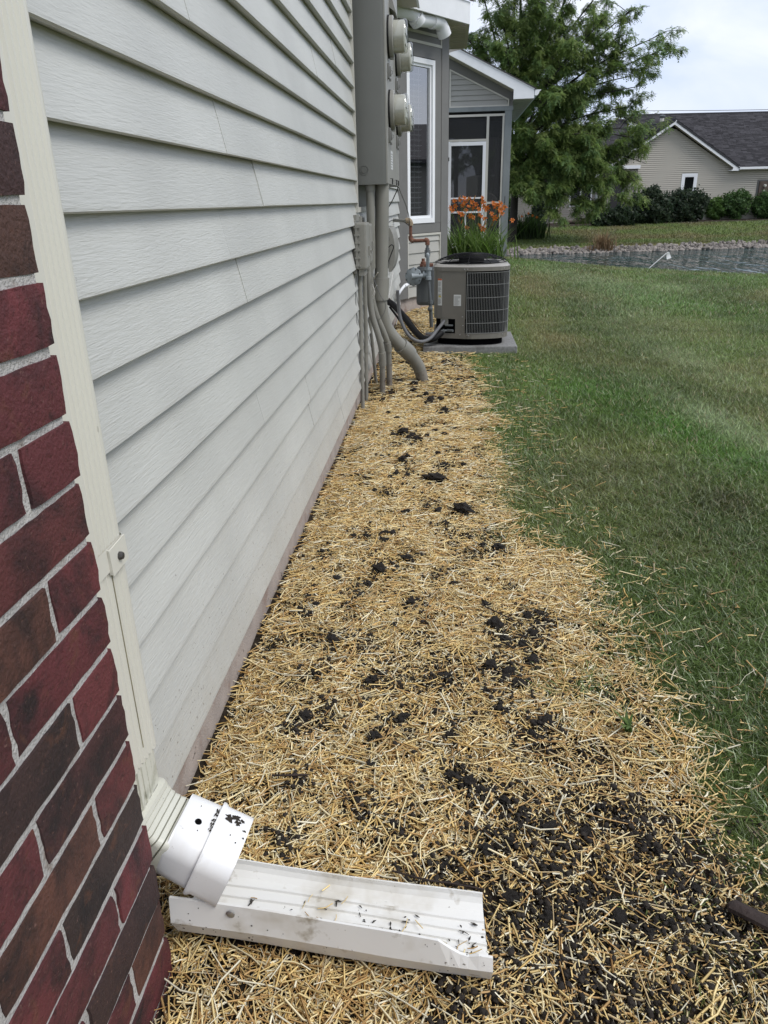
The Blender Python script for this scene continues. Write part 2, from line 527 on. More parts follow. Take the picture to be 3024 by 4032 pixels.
# ------------------------------------------------------------------ mesh helpers
class MB:
    def __init__(self):
        self.v, self.f, self.mi, self.sm = [], [], [], []

    def add(self, vs, fs, mi=0, smooth=False):
        o = len(self.v)
        self.v.extend([tuple(p) for p in vs])
        for f in fs:
            self.f.append(tuple(i + o for i in f))
            self.mi.append(mi)
            self.sm.append(smooth)

    def box(self, c, s, mi=0, m=None):
        hx, hy, hz = s[0] / 2, s[1] / 2, s[2] / 2
        vs = [Vector((x, y, z)) for x in (-hx, hx) for y in (-hy, hy) for z in (-hz, hz)]
        if m is not None:
            vs = [m @ p for p in vs]
        cc = Vector(c)
        self.add([p + cc for p in vs], [(0, 1, 3, 2), (4, 6, 7, 5), (0, 4, 5, 1), (2, 3, 7, 6), (0, 2, 6, 4), (1, 5, 7, 3)], mi)

    def box2(self, a, b, mi=0):
        self.box([(p + q) / 2 for p, q in zip(a, b)], [abs(q - p) for p, q in zip(a, b)], mi)

    def bbox2(self, a, b, bev, mi=0):
        """box with chamfered vertical and horizontal edges"""
        lo = [min(p, q) for p, q in zip(a, b)]
        hi = [max(p, q) for p, q in zip(a, b)]
        import bmesh
        bm = bmesh.new()
        bmesh.ops.create_cube(bm, size=1.0)
        for v in bm.verts:
            v.co = Vector([lo[i] + (v.co[i] + 0.5) * (hi[i] - lo[i]) for i in range(3)])
        bmesh.ops.bevel(bm, geom=bm.edges[:], offset=bev, segments=2, affect='EDGES', profile=0.6)
        bm.verts.index_update()
        self.add([v.co.copy() for v in bm.verts], [[v.index for v in f.verts] for f in bm.faces], mi)
        bm.free()

    def prism(self, poly, axis, a, b, mi=0):
        """extrude a 2-D polygon along an axis ('x','y','z'); poly gives the other two coords in order"""
        def P(u, w, t):
            return {'x': (t, u, w), 'y': (u, t, w), 'z': (u, w, t)}[axis]
        n = len(poly)
        vs = [P(u, w, a) for u, w in poly] + [P(u, w, b) for u, w in poly]
        fs = [(i, (i + 1) % n, n + (i + 1) % n, n + i) for i in range(n)]
        fs += [tuple(range(n - 1, -1, -1)), tuple(range(n, 2 * n))]
        self.add(vs, fs, mi)

    def tube(self, pts, r, n=10, mi=0, caps=True, smooth=True, flat=1.0):
        pts = [Vector(p) for p in pts]
        k = len(pts)
        rs = r if isinstance(r, (list, tuple)) else [r] * k
        vs = []
        ref = None
        for i, p in enumerate(pts):
            d = (pts[min(i + 1, k - 1)] - pts[max(i - 1, 0)])
            if d.length < 1e-9:
                d = Vector((0, 0, 1))
            d.normalize()
            if ref is None:
                ref = Vector((1, 0, 0)) if abs(d.x) < 0.8 else Vector((0, 0, 1))
            u = (ref - d * ref.dot(d))
            if u.length < 1e-6:
                u = d.orthogonal()
            u.normalize()
            ref = u
            w = d.cross(u)
            for j in range(n):
                a = 2 * PI * j / n
                vs.append(p + (u * math.cos(a) + w * math.sin(a) * flat) * rs[i])
        fs = []
        for i in range(k - 1):
            for j in range(n):
                fs.append((i * n + j, i * n + (j + 1) % n, (i + 1) * n + (j + 1) % n, (i + 1) * n + j))
        self.add(vs, fs, mi, smooth)
        if caps:
            self.add(vs[:n], [tuple(range(n - 1, -1, -1))], mi)
            self.add(vs[-n:], [tuple(range(n))], mi)

    def cyl(self, a, b, r, n=16, mi=0, smooth=True):
        self.tube([a, b], r, n, mi, True, smooth)

    def lathe(self, prof, o, ax, n=24, mi=0, smooth=True, close=False):
        """prof: list of (radius, distance along axis)"""
        o, d = Vector(o), Vector(ax).normalized()
        u = d.orthogonal().normalized()
        w = d.cross(u)
        vs = []
        for r, h in prof:
            for j in range(n):
                a = 2 * PI * j / n
                vs.append(o + d * h + (u * math.cos(a) + w * math.sin(a)) * r)
        fs = []
        for i in range(len(prof) - 1):
            for j in range(n):
                fs.append((i * n + j, i * n + (j + 1) % n, (i + 1) * n + (j + 1) % n, (i + 1) * n + j))
        if close:
            fs.append(tuple(range(n - 1, -1, -1)))
            fs.append(tuple((len(prof) - 1) * n + j for j in range(n)))
        self.add(vs, fs, mi, smooth)

    def quad(self, a, b, c, d, mi=0):
        self.add([a, b, c, d], [(0, 1, 2, 3)], mi)

    def mesh(self, name, mats):
        me = bpy.data.meshes.new(name)
        me.from_pydata(self.v, [], self.f)
        for m in (mats if isinstance(mats, (list, tuple)) else [mats]):
            me.materials.append(m)
        if me.polygons:
            me.polygons.foreach_set('material_index', self.mi)
            me.polygons.foreach_set('use_smooth', self.sm)
        me.update()
        if any(self.sm):
            me.set_sharp_from_angle(angle=math.radians(38))
        return me

    def build(self, name, mats, parent=None, loc=None):
        return put(name, self.mesh(name, mats), parent, loc)


def put(name, me, parent=None, loc=None, rot=None, scale=None):
    o = bpy.data.objects.new(name, me)
    C.objects.link(o)
    if loc is not None:
        o.location = loc
    if rot is not None:
        o.rotation_euler = rot
    if scale is not None:
        o.scale = scale
    if parent is not None:
        o.parent = parent
        w = Matrix.Translation(ABS.get(parent.name, Vector((0, 0, 0))))
        o.matrix_parent_inverse = w.inverted()
    return o


ABS = {}


def thing(name, label, cat, loc=(0, 0, 0), group=None):
    o = bpy.data.objects.new(name, None)
    C.objects.link(o)
    o.empty_display_size = 0.1
    o.location = loc
    ABS[o.name] = Vector(loc)
    o['label'] = label
    o['category'] = cat
    if group:
        o['group'] = group
    return o


def tag(o, label, cat, group=None):
    o['label'] = label
    o['category'] = cat
    if group:
        o['group'] = group
    return o


def kind(o, k):
    o['kind'] = k
    return o


def np_mesh(name, V, F, col, material, smooth=False):
    """V (n,3); F (m,k) all faces with k corners; col (n,3)"""
    me = bpy.data.meshes.new(name)
    n, (m, k) = len(V), F.shape
    me.vertices.add(n)
    me.vertices.foreach_set('co', np.ascontiguousarray(V, dtype=np.float32).ravel())
    me.loops.add(m * k)
    me.loops.foreach_set('vertex_index', np.ascontiguousarray(F, dtype=np.int32).ravel())
    me.polygons.add(m)
    me.polygons.foreach_set('loop_start', np.arange(0, m * k, k, dtype=np.int32))
    if smooth:
        me.polygons.foreach_set('use_smooth', np.ones(m, dtype=bool))
    if col is not None:
        a = me.color_attributes.new('col', 'FLOAT_COLOR', 'POINT')
        c4 = np.ones((n, 4), dtype=np.float32)
        c4[:, :3] = col
        a.data.foreach_set('color', c4.ravel())
    me.materials.append(material)
    me.update(calc_edges=True)
    return me


def vnoise(x, y, scale, seed=0):
    """smooth value noise in numpy, 0..1"""
    r = np.random.default_rng(1000 + seed)
    g = r.random((64, 64))
    u, v = np.asarray(x) * scale + 100.3, np.asarray(y) * scale + 100.7
    i, j = np.floor(u).astype(int), np.floor(v).astype(int)
    fu, fv = u - i, v - j
    fu, fv = fu * fu * (3 - 2 * fu), fv * fv * (3 - 2 * fv)
    a, b = g[i % 64, j % 64], g[(i + 1) % 64, j % 64]
    c, d = g[i % 64, (j + 1) % 64], g[(i + 1) % 64, (j + 1) % 64]
    return (a * (1 - fu) + b * fu) * (1 - fv) + (c * (1 - fu) + d * fu) * fv


def fbm(x, y, scale, seed=0):
    return 0.55 * vnoise(x, y, scale, seed) + 0.3 * vnoise(x, y, scale * 2.1, seed + 1) + 0.15 * vnoise(x, y, scale * 4.3, seed + 2)


# ------------------------------------------------------------------ ground shape
SHX = [-40, 0, 1.6, 2.9, 3.8, 5.0, 8.0, 14.0, 40.0]
SHY = [24, 17.2, 15.9, 13.5, 12.6, 11.4, 9.0, 5.0, -8.0]
WATER_Z = -1.2


def near_edge(x):
    return np.interp(x, SHX, SHY)


def far_edge(x):
    return 33.6 + np.clip(np.asarray(x) - 3.0, -60, 60) * 0.155 + 0.5 * (vnoise(x, 0 * np.asarray(x), 0.35, 5) - 0.5)


def sstep(t):
    t = np.clip(t, 0, 1)
    return t * t * (3 - 2 * t)


EDGE_Y = [-3.0, 0.4, 0.885, 0.954, 1.01, 1.11, 1.238, 1.39, 1.572, 1.797, 2.05, 2.174, 2.443, 2.944, 3.659, 4.373, 5.25, 5.35, 8.0, 17.0]
EDGE_X = [1.30, 1.10, 0.990, 0.954, 0.905, 0.915, 0.930, 0.930, 0.902, 0.905, 0.86, 0.70, 0.667, 0.66, 0.672, 0.670, 0.59, 0.36, 0.36, 0.40]


def bed_edge(y):
    return np.interp(y, EDGE_Y, EDGE_X)


def ground_h(x, y):
    x, y = np.asarray(x, float), np.asarray(y, float)
    d = y - near_edge(x)
    near = -0.09 * sstep((d + 3.0) / 3.0) - 1.75 * sstep((d + 0.15) / 4.6)
    e = y - far_edge(x)
    far = -1.75 + 0.55 * sstep((e + 2.0) / 2.0) + 0.24 * sstep(e / 0.7) + 0.52 * sstep((e - 0.5) / 10.0)
    h = np.where(e > -2.0, far, near)
    bumps = 0.012 * (fbm(x, y, 5.0, 40) - 0.5) + 0.006 * (vnoise(x, y, 22.0, 45) - 0.5)
    h = h - 0.028 * (1 - sstep((x - 0.02) / 0.13)) * ((y < 7.5) & (y > -5))
    return h + bumps * np.where((y < 12), 1.0, 2.0)


def axis_vals(segs):
    out = []
    for a, b, st in segs:
        out.extend(np.arange(a, b, st))
    out.append(segs[-1][1])
    return np.array(out)


gx = axis_vals([(-120, -20, 10), (-20, -2, 1.5), (-2, -0.2, 0.3), (-0.2, 1.6, 0.03), (1.6, 6, 0.15), (6, 24, 0.6), (24, 60, 4), (60, 160, 20)])
gy = axis_vals([(-20, -1, 2), (-1, 0.2, 0.2), (0.2, 2.6, 0.03), (2.6, 6, 0.06), (6, 9, 0.2), (9, 22, 0.12), (22, 31, 0.6), (31, 38, 0.12), (38, 60, 0.6), (60, 90, 5), (90, 300, 40)])
GX, GY = np.meshgrid(gx, gy, indexing='ij')
GZ = ground_h(GX, GY)
V = np.stack([GX.ravel(), GY.ravel(), GZ.ravel()], 1)
nx, ny = len(gx), len(gy)
I = np.arange(nx * ny).reshape(nx, ny)
F = np.stack([I[:-1, :-1].ravel(), I[1:, :-1].ravel(), I[1:, 1:].ravel(), I[:-1, 1:].ravel()], 1)


def lawn_colour(x, y):
    """turf colour where it grows: base green with greener and drier patches, and pale ones painted as blade sheen"""
    x, y = np.asarray(x, float), np.asarray(y, float)
    n = fbm(x, y, 0.9, 60)[..., None]
    n2 = fbm(x, y, 2.6, 64)[..., None]
    base = np.array([0.140, 0.208, 0.052])
    dry = np.array([0.270, 0.235, 0.105])
    pale = np.array([0.300, 0.380, 0.190])  # light reflected off the blades, put into the turf colour
    lush = np.array([0.095, 0.215, 0.030])
    dark = np.array([0.090, 0.140, 0.038])
    c = base * (0.8 + 0.4 * n2)
    c = c + (dry - c) * np.clip((n - 0.52) * 3.0, 0, 0.5)
    c = c + (dark - c) * np.clip((0.46 - n2) * 3.0, 0, 0.5)

    def spot(px, py, sx, sy, col, amt, rot=0.0):
        nonlocal c
        dx, dy = x - px, y - py
        u = dx * math.cos(rot) + dy * math.sin(rot)
        v = -dx * math.sin(rot) + dy * math.cos(rot)
        w = np.exp(-(u / sx) ** 2 - (v / sy) ** 2)[..., None] * amt
        w = np.clip(w * (0.05 + 1.6 * n2), 0, 0.9)
        c = c + (np.array(col) - c) * w
    spot(1.33, 4.20, 0.26, 0.42, lush, 0.95, 0.0)
    spot(1.52, 3.55, 0.17, 0.50, lush, 0.95, 0.25)
    spot(1.72, 2.95, 0.20, 0.35, lush, 0.8, 0.2)
    spot(1.60, 5.6, 0.2, 0.7, lush, 0.35, 0.0)
    spot(2.62, 8.3, 0.35, 1.6, lush, 0.8, 0.25)
    spot(3.6, 10.2, 0.9, 0.7, lush, 0.6, 0.0)
    spot(1.9, 13.8, 0.6, 1.2, lush, 0.7, 0.0)
    spot(4.3, 10.6, 1.4, 0.5, lush, 0.55, 0.0)
    spot(1.98, 5.3, 0.18, 1.0, pale, 0.7, 0.12)
    spot(1.78, 3.6, 0.12, 0.9, pale, 0.85, 0.2)
    spot(2.25, 10.2, 0.35, 2.2, pale, 0.8, 0.15)
    spot(2.05, 7.2, 0.3, 1.3, pale, 0.55, 0.1)
    spot(3.1, 9.2, 0.5, 0.8, pale, 0.5, 0.1)
    spot(1.39, 5.5, 0.35, 0.35, dry, 0.75)
    spot(1.28, 6.3, 0.22, 0.9, dry, 0.8)
    spot(1.5, 9.6, 0.3, 1.8, dry, 0.7)
    spot(2.3, 6.3, 0.5, 0.6, dry, 0.45)
    spot(1.12, 2.95, 0.25, 0.4, dry, 0.5)
    spot(1.46, 2.50, 0.13, 0.16, (0.060, 0.050, 0.016), 0.9)
    spot(0.86, 3.3, 0.16, 0.7, dark, 0.7)
    spot(1.05, 1.9, 0.3, 0.5, dark, 0.5)
    spot(1.15, 1.15, 0.3, 0.5, dark, 0.6)
    # mown stripes: blade sheen painted as a tint towards the pond
    st = 0.5 + 0.5 * np.sin((x * 1.0 - y * 0.10) * 4.2)
    c = c * (0.90 + 0.2 * st[..., None])
    return c


def bank_colour(x, y):
    n = fbm(x, y, 0.5, 80)[..., None]
    n2 = fbm(x, y, 2.0, 84)[..., None]
    base = np.array([0.098, 0.135, 0.034])
    brown = np.array([0.135, 0.112, 0.050])
    c = base * (0.75 + 0.5 * n2)
    c = c + (brown - c) * np.clip((n - 0.42) * 3.0, 0, 0.8)
    return c


bx = bed_edge(V[:, 1]) + 0.05 * (fbm(V[:, 0], V[:, 1], 7.0, 20) - 0.5)
soil_c = np.array([0.034, 0.026, 0.019])
gc = lawn_colour(V[:, 0], V[:, 1]) * 0.62
inbed = (V[:, 0] < bx) & (V[:, 1] < 17) & (V[:, 0] > -3)
gc[inbed] = soil_c * (0.7 + 0.6 * fbm(V[inbed, 0], V[inbed, 1], 14, 22)[:, None])
farm = V[:, 1] > 25
gc[farm] = bank_colour(V[farm, 0], V[farm, 1])
# planting bed of bare mulch under the far shrubs
fb = (V[:, 1] > 44.0 + 0.25 * (V[:, 0] - 9)) & (V[:, 0] > 5) & (V[:, 0] < 26) & (V[:, 1] < 58)
gc[fb] = (0.035, 0.026, 0.02)
mud = (V[:, 2] < WATER_Z + 0.05)
gc[mud] = (0.03, 0.028, 0.02)
gm, t_, b_ = nmat('ground_soil_and_turf')
at_ = t_.nodes.new('ShaderNodeAttribute')
at_.attribute_name = 'col'
nz_ = t_.nodes.new('ShaderNodeTexNoise')
nz_.inputs['Scale'].default_value = 9.0
nz_.inputs['Detail'].default_value = 8
tc_ = t_.nodes.new('ShaderNodeTexCoord')
t_.links.new(tc_.outputs['Object'], nz_.inputs['Vector'])
mr_ = t_.nodes.new('ShaderNodeMapRange')
mr_.inputs['From Min'].default_value = 0.3
mr_.inputs['From Max'].default_value = 0.7
mr_.inputs['To Min'].default_value = 0.7
mr_.inputs['To Max'].default_value = 1.35
t_.links.new(nz_.outputs['Fac'], mr_.inputs['Value'])
hv_ = t_.nodes.new('ShaderNodeVectorMath')
hv_.operation = 'SCALE'
t_.links.new(at_.outputs['Color'], hv_.inputs[0])
t_.links.new(mr_.outputs['Result'], hv_.inputs['Scale'])
t_.links.new(hv_.outputs['Vector'], b_.inputs['Base Color'])
b_.inputs['Roughness'].default_value = 0.95
b_.inputs['Specular IOR Level'].default_value = 0.15
bp_ = t_.nodes.new('ShaderNodeBump')
bp_.inputs['Strength'].default_value = 0.8
bp_.inputs['Distance'].default_value = 0.03
nz2_ = t_.nodes.new('ShaderNodeTexNoise')
nz2_.inputs['Scale'].default_value = 60
nz2_.inputs['Detail'].default_value = 6
t_.links.new(tc_.outputs['Object'], nz2_.inputs['Vector'])
t_.links.new(nz2_.outputs['Fac'], bp_.inputs['Height'])
t_.links.new(bp_.outputs['Normal'], b_.inputs['Normal'])
kind(put('ground', np_mesh('ground', V, F, gc, gm, True)), 'structure')

mb = MB()
mb.quad((-60, 6, WATER_Z), (90, 6, WATER_Z), (90, 46, WATER_Z), (-60, 46, WATER_Z))
kind(mb.build('pond_water', MT['water']), 'structure')

# ------------------------------------------------------------------ brick wall
BX, BCOURSE, BTOP = 0.096, 0.0679, 0.885
bw = thing('brick_wall', 'dark red and brown brick wall end beside the cream downspout', 'brick wall', (0.05, 0.0, 0.0))
mb = MB()
mb.box2((0.0, -1.6, -0.12), (BX - 0.0035, 0.7005, 2.45))
mb.build('mortar', MT['mortar'], bw)


def brick_mesh(length, seed):
    """tumbled clay brick: gridded faces, chipped irregular arrises. local origin at the centre of the front face"""
    r = random.Random(seed)
    ny_, nz_n = max(4, int(length / 0.017)), 5
    H, D = 0.0594, 0.09
    mbk = MB()
    idx = {}
    vs = []
    for i in range(ny_ + 1):
        for j in range(nz_n + 1):
            y, z = (i / ny_ - 0.5) * length, (j / nz_n - 0.5) * H
            ed = (i in (0, ny_)) + (j in (0, nz_n))
            x = r.uniform(-0.0003, 0.0003)
            if ed:
                x -= 0.0004 * ed + r.uniform(0, 0.0009)
                if i in (0, ny_):
                    y -= math.copysign(r.uniform(-0.0008, 0.0030), y)
                if j in (0, nz_n):
                    z -= math.copysign(r.uniform(-0.0004, 0.0014), z)
            idx[(i, j)] = len(vs)
            vs.append((x, y, z))
    fs = [(idx[(i, j)], idx[(i + 1, j)], idx[(i + 1, j + 1)], idx[(i, j + 1)]) for i in range(ny_) for j in range(nz_n)]
    ring = [(i, 0) for i in range(ny_)] + [(ny_, j) for j in range(nz_n)] + [(i, nz_n) for i in range(ny_, 0, -1)] + [(0, j) for j in range(nz_n, 0, -1)]
    n = len(ring)
    e0 = len(vs)
    for (i, j) in ring:
        vs.append(vs[idx[(i, j)]])
    base = len(vs)
    for (i, j) in ring:
        x, y, z = vs[idx[(i, j)]]
        vs.append((x - 0.006, y + math.copysign(r.uniform(0, 0.0015), y) * (i in (0, ny_)), z))
    b2 = len(vs)
    for (i, j) in ring:
        x, y, z = vs[idx[(i, j)]]
        vs.append((-D, y, z))
    for k in range(n):
        k2 = (k + 1) % n
        fs.append((e0 + k2, e0 + k, base + k, base + k2))
        fs.append((base + k2, base + k, b2 + k, b2 + k2))
    mbk.add(vs, fs, 0, True)
    return mbk.mesh('brick', MT['brick'])


STR = [brick_mesh(0.1968, s) for s in (1, 2, 3, 4, 5)]
HDR = [brick_mesh(0.0968, s) for s in (11, 12, 13, 14)]
rb = random.Random(3)
for k in range(-23, 15):
    z = BTOP - BCOURSE * k + 0.0594 / 2
    if z > 2.42:
        continue
    y = 0.708
    header = (k % 2 == 0)
    first = True
    while y > -0.75:
        ln = 0.0955 if (header and first) else 0.1955
        me = rb.choice(HDR if ln < 0.12 else STR)
        o = put('brick', me, bw, (BX + rb.uniform(-0.0015, 0.0015), y - ln / 2 + rb.uniform(-0.001, 0.001), z + rb.uniform(-0.001, 0.001)),
                (rb.uniform(-0.008, 0.008), 0, rb.uniform(-0.008, 0.008)))
        y -= ln + 0.0095
        first = False

# ------------------------------------------------------------------ near siding wall
COURSE, SZ0 = 0.1009, 0.0940
sw = thing('siding_wall', 'long pale grey clapboard siding wall running beside the straw bed', 'house wall', (0.0, 0.75, 0.0))
mb = MB()
mb.box2((-0.25, 0.70, -0.3), (-0.010, 7.36, 0.0895))
mb.build('foundation', MT['concrete'], sw)
mb = MB()
mb.box2((-0.20, -1.6, 0.0895), (-0.016, 7.36, 2.47))
mb.build('wall_core', MT['trim_cream'], sw)


def siding_profile(x0, z0, h, lip=0.022):
    return [(x0 - 0.002, z0 + 0.012), (x0 - 0.002, z0 + 0.004), (x0 + lip - 0.004, z0), (x0 + lip, z0 + 0.0025), (x0 + lip - 0.0005, z0 + 0.007), (x0 + 0.0015, z0 + h + 0.003), (x0 - 0.003, z0 + h + 0.003)]


def plank(parent, y0, y1, z0, dx=0.0, h=COURSE, material='siding', name='siding_plank'):
    mbp = MB()
    n = max(2, int((y1 - y0) / 0.35))
    prof = siding_profile(0.0, 0.0, h)
    k = len(prof)
    vs = []
    rr = random.Random(int(z0 * 1000 + y0 * 77))
    ph, am = rr.uniform(0, 6), rr.uniform(0.0003, 0.0011)
    for i in range(n + 1):
        yy = y0 + (y1 - y0) * i / n
        w = am * math.sin(yy * 2.3 + ph)
        vs += [(u + dx + w, yy - (y0 + y1) / 2, v + 0.4 * w) for u, v in prof]
    fs = [(i * k + j, (i + 1) * k + j, (i + 1) * k + (j + 1) % k, i * k + (j + 1) % k) for i in range(n) for j in range(k)]
    fs += [tuple(range(k)), tuple(n * k + j for j in range(k - 1, -1, -1))]
    mbp.add(vs, fs)
    return put(name, mbp.mesh(name, MT[material]), parent, (0, (y0 + y1) / 2, z0))


SEAMS = {8: 1.62, 9: 1.95, 10: 1.66, 7: 1.72, 6: 3.05, 5: 1.72, 4: 1.78, 3: 2.42, 2: 2.45, 1: 3.1, 0: 3.2, 11: 2.6, 12: 1.5, 13: 2.9}
for k in range(0, 23):
    z0 = SZ0 + COURSE * k
    s0 = SEAMS.get(k - 0, 1.4 + (k * 0.77) % 2.2)
    if z0 > 0.95:
        plank(sw, 0.712, s0 + 0.02, z0)
        plank(sw, s0, 4.0, z0, 0.0009)
        plank(sw, 5.12, 7.335, z0)
    else:
        plank(sw, 0.712, s0 + 0.02, z0)
        plank(sw, s0, s0 + 3.25, z0, 0.0009)
        if s0 + 3.25 < 7.3:
            plank(sw, s0 + 3.235, 7.335, z0)
mb = MB()                                    # J-channel round the meter board
mb.box2((0.0, 4.0, 0.985), (0.022, 4.022, 2.47))
mb.box2((0.0, 4.0, 0.96), (0.0225, 5.14, 0.984))
mb.box2((0.0, 5.118, 0.985), (0.022, 5.14, 2.47))
mb.build('meter_board_trim', MT['trim_cream'], sw)
mb = MB()
mb.box2((-0.01, 4.022, 0.984), (0.008, 5.118, 2.47))
mb.build('meter_board', MT['steel_grey_shaded'], sw)
mb = MB()                                    # main eave
mb.box2((-0.016, -1.8, 2.452), (0.20, 7.14, 2.47))
mb.build('soffit', MT['soffit'], sw)
mb = MB()
mb.box2((0.20, -1.8, 2.445), (0.218, 7.14, 2.60))
mb.build('fascia', MT['trim_white'], sw)
mb = MB()
mb.prism([(-1.5, 3.5), (0.235, 2.60), (0.235, 2.615), (-1.5, 3.515)], 'y', -1.9, 7.2)
mb.build('roof', MT['shingle'], sw)

# ------------------------------------------------------------------ downspout
ds = thing('downspout', 'ribbed cream aluminium downspout strapped beside the brick wall end', 'downspout', (0.045, 0.78, 0.1))
PX0, PX1, PY0, PY1 = 0.0165, 0.075, 0.724, 0.819


def pipe_outline(x0, x1, y0, y1, r=0.008, flutes=True):
    """outline (x,y) counter-clockwise: back, near side, fluted front, far side"""
    pts = []

    def arc(cx_, cy_, a0, a1):
        for i in range(4):
            a = a0 + (a1 - a0) * i / 3
            pts.append((cx_ + r * math.cos(a), cy_ + r * math.sin(a)))
    arc(x0 + r, y0 + r, PI, 1.5 * PI)
    arc(x1 - r, y0 + r, 1.5 * PI, 2 * PI)
    if flutes:
        fy0, fy1, nf = y0 + 0.026, y1 - 0.012, 5
        for i in range(nf):
            c = fy0 + (fy1 - fy0) * (i + 0.5) / nf
            hw = (fy1 - fy0) / nf * 0.40
            pts += [(x1, c - hw), (x1 - 0.0032, c - hw * 0.45), (x1 - 0.0032, c + hw * 0.45), (x1, c + hw)]
    arc(x1 - r, y1 - r, 0, 0.5 * PI)
    arc(x0 + r, y1 - r, 0.5 * PI, PI)
    return pts


mb = MB()
outl = pipe_outline(PX0, PX1, PY0, PY1)
n = len(outl)
zs = [0.312, 0.318, 0.62, 1.0, 1.4, 2.44]
vs = [(x, y, z + (0.008 * (y - 0.77) / 0.05 * -1 if z < 0.32 else 0)) for z in zs for x, y in outl]
fs = [(i * n + j, i * n + (j + 1) % n, (i + 1) * n + (j + 1) % n, (i + 1) * n + j) for i in range(len(zs) - 1) for j in range(n)]
mb.add(vs, fs, 0, False)
mb.build('pipe', MT['downspout'], ds)
mb = MB()                                    # grime collected in one flute
mb.box2((PX1 - 0.0040, 0.7795, 0.33), (PX1 - 0.0022, 0.7865, 0.600))
mb.build('grime_streak', MT['grime'], ds)
mb = MB()                                    # strap
so = pipe_outline(PX0 - 0.0, PX1 + 0.0016, PY0 - 0.0016, PY1 + 0.0016, 0.008, False)
n = len(so)
vs = [(x, y, z) for z in (0.603, 0.633) for x, y in so]
mb.add(vs, [(j, (j + 1) % n, n + (j + 1) % n, n + j) for j in range(n)])
mb.box((PX1 + 0.0045, 0.7925, 0.615), (0.0018, 0.046, 0.034), 0, Matrix.Rotation(0.05, 3, 'X'))
mb.box((PX1 + 0.003, 0.7705, 0.615), (0.0042, 0.0018, 0.033))
st = mb.build('strap', MT['downspout'], ds)
mb = MB()
mb.lathe([(0.0055, 0), (0.0055, 0.002), (0.0042, 0.005), (0.0001, 0.0062)], (PX1 + 0.0054, 0.7925, 0.614), (1, 0, 0), 8)
mb.build('screw', MT['screw'], st)


def swept_rect(path, dirs, half_w, half_h, rnd=0.012, n=5):
    """rings of a rounded rectangle swept along a path lying in a vertical plane; width axis given by 'side'"""
    rings = []
    for (p, d, hw, hh) in zip(path, dirs, half_w, half_h):
        d = Vector(d).normalized()
        side = Vector((0.06, 1, 0)).normalized()
        nrm = side.cross(d).normalized()
        ring = []
        for cx_, cy_, a0 in ((hw - rnd, hh - rnd, 0), (-hw + rnd, hh - rnd, PI / 2), (-hw + rnd, -hh + rnd, PI), (hw - rnd, -hh + rnd, 1.5 * PI)):
            for i in range(n):
                a = a0 + PI / 2 * i / (n - 1)
                ring.append(Vector(p) + side * (cx_ + rnd * math.cos(a)) + nrm * (cy_ + rnd * math.sin(a)))
        rings.append(ring)
    return rings


def loft(mbx, rings, mi=0, smooth=True, cap0=False, cap1=False):
    n_ = len(rings[0])
    vs_ = [p for r_ in rings for p in r_]
    fs_ = [(i * n_ + j, i * n_ + (j + 1) % n_, (i + 1) * n_ + (j + 1) % n_, (i + 1) * n_ + j) for i in range(len(rings) - 1) for j in range(n_)]
    if cap0:
        fs_.append(tuple(range(n_ - 1, -1, -1)))
    if cap1:
        fs_.append(tuple((len(rings) - 1) * n_ + j for j in range(n_)))
    mbx.add(vs_, fs_, mi, smooth)


mb = MB()                                    # inner sleeve below the pipe
loft(mb, swept_rect([(0.045, 0.7715, 0.335), (0.045, 0.7715, 0.235)], [(0, 0, -1)] * 2, [0.043] * 2, [0.0255] * 2, 0.008))
for yy in (0.752, 0.766, 0.780, 0.794):
    mb.box2((0.0695, yy, 0.238), (0.0722, yy + 0.006, 0.31))
path, dirs, hw, hh = [], [], [], []
R_ = 0.085
cx_, cz_ = 0.047 + R_, 0.246
steps = 6
end_a = math.radians(66)
for i in range(steps):
    for q, inset in ((0.0, 0.0085), (0.10, 0.001), (0.85, 0.0), (0.97, 0.0035)):
        a = end_a * (i + q) / steps
        path.append((cx_ - R_ * math.cos(a), 0.772 + 0.012 * (a / end_a), cz_ - R_ * math.sin(a)))
        dirs.append((math.sin(a), 0.0, -math.cos(a)))
        hw.append(0.047 - inset)
        hh.append(0.033 - inset)
loft(mb, swept_rect(path, dirs, hw, hh, 0.010), smooth=False)
eb = mb.build('elbow', MT['elbow'], ds)
END = Vector(path[-1])
# white adapter: rectangular collar then a wider round-cornered tube
AD = Vector((0.90, -0.10, -0.42)).normalized()
A0 = END - AD * 0.006 + Vector((0, 0.004, 0))
mb = MB()
pth, hw, hh = [], [], []
for t, w, h in ((0.0, 0.052, 0.042), (0.004, 0.0535, 0.0435), (0.044, 0.0545, 0.0450), (0.048, 0.0545, 0.0450), (0.0482, 0.0590, 0.0495), (0.052, 0.0595, 0.0500), (0.058, 0.0570, 0.0475), (0.098, 0.0575, 0.0480)):
    pth.append(A0 + AD * t)
    hw.append(w)
    hh.append(h)
loft(mb, swept_rect(pth, [AD] * len(pth), hw, hh, 0.030, 8), smooth=True)
pin, wi, hi_ = [], [], []
for t, w, h in ((0.098, 0.0575, 0.0480), (0.0982, 0.0545, 0.0450), (0.03, 0.0515, 0.042)):
    pin.append(A0 + AD * t)
    wi.append(w)
    hi_.append(h)
loft(mb, swept_rect(pin, [AD] * len(pin), wi, hi_, 0.028, 8), smooth=True)
pin2 = [A0 + AD * 0.004, A0 + AD * 0.02]
loft(mb, swept_rect([A0, A0 + AD * 0.03], [AD] * 2, [0.052, 0.049], [0.042, 0.039], 0.026, 8))
ap = mb.build('adapter', MT['pvc'], ds)
ap['label'] = 'white plastic adapter sleeve on the elbow end'
for p_ in ap.data.polygons:
    p_.use_smooth = True
sd = Vector((0.06, 1, 0)).normalized()
nr = sd.cross(AD).normalized()
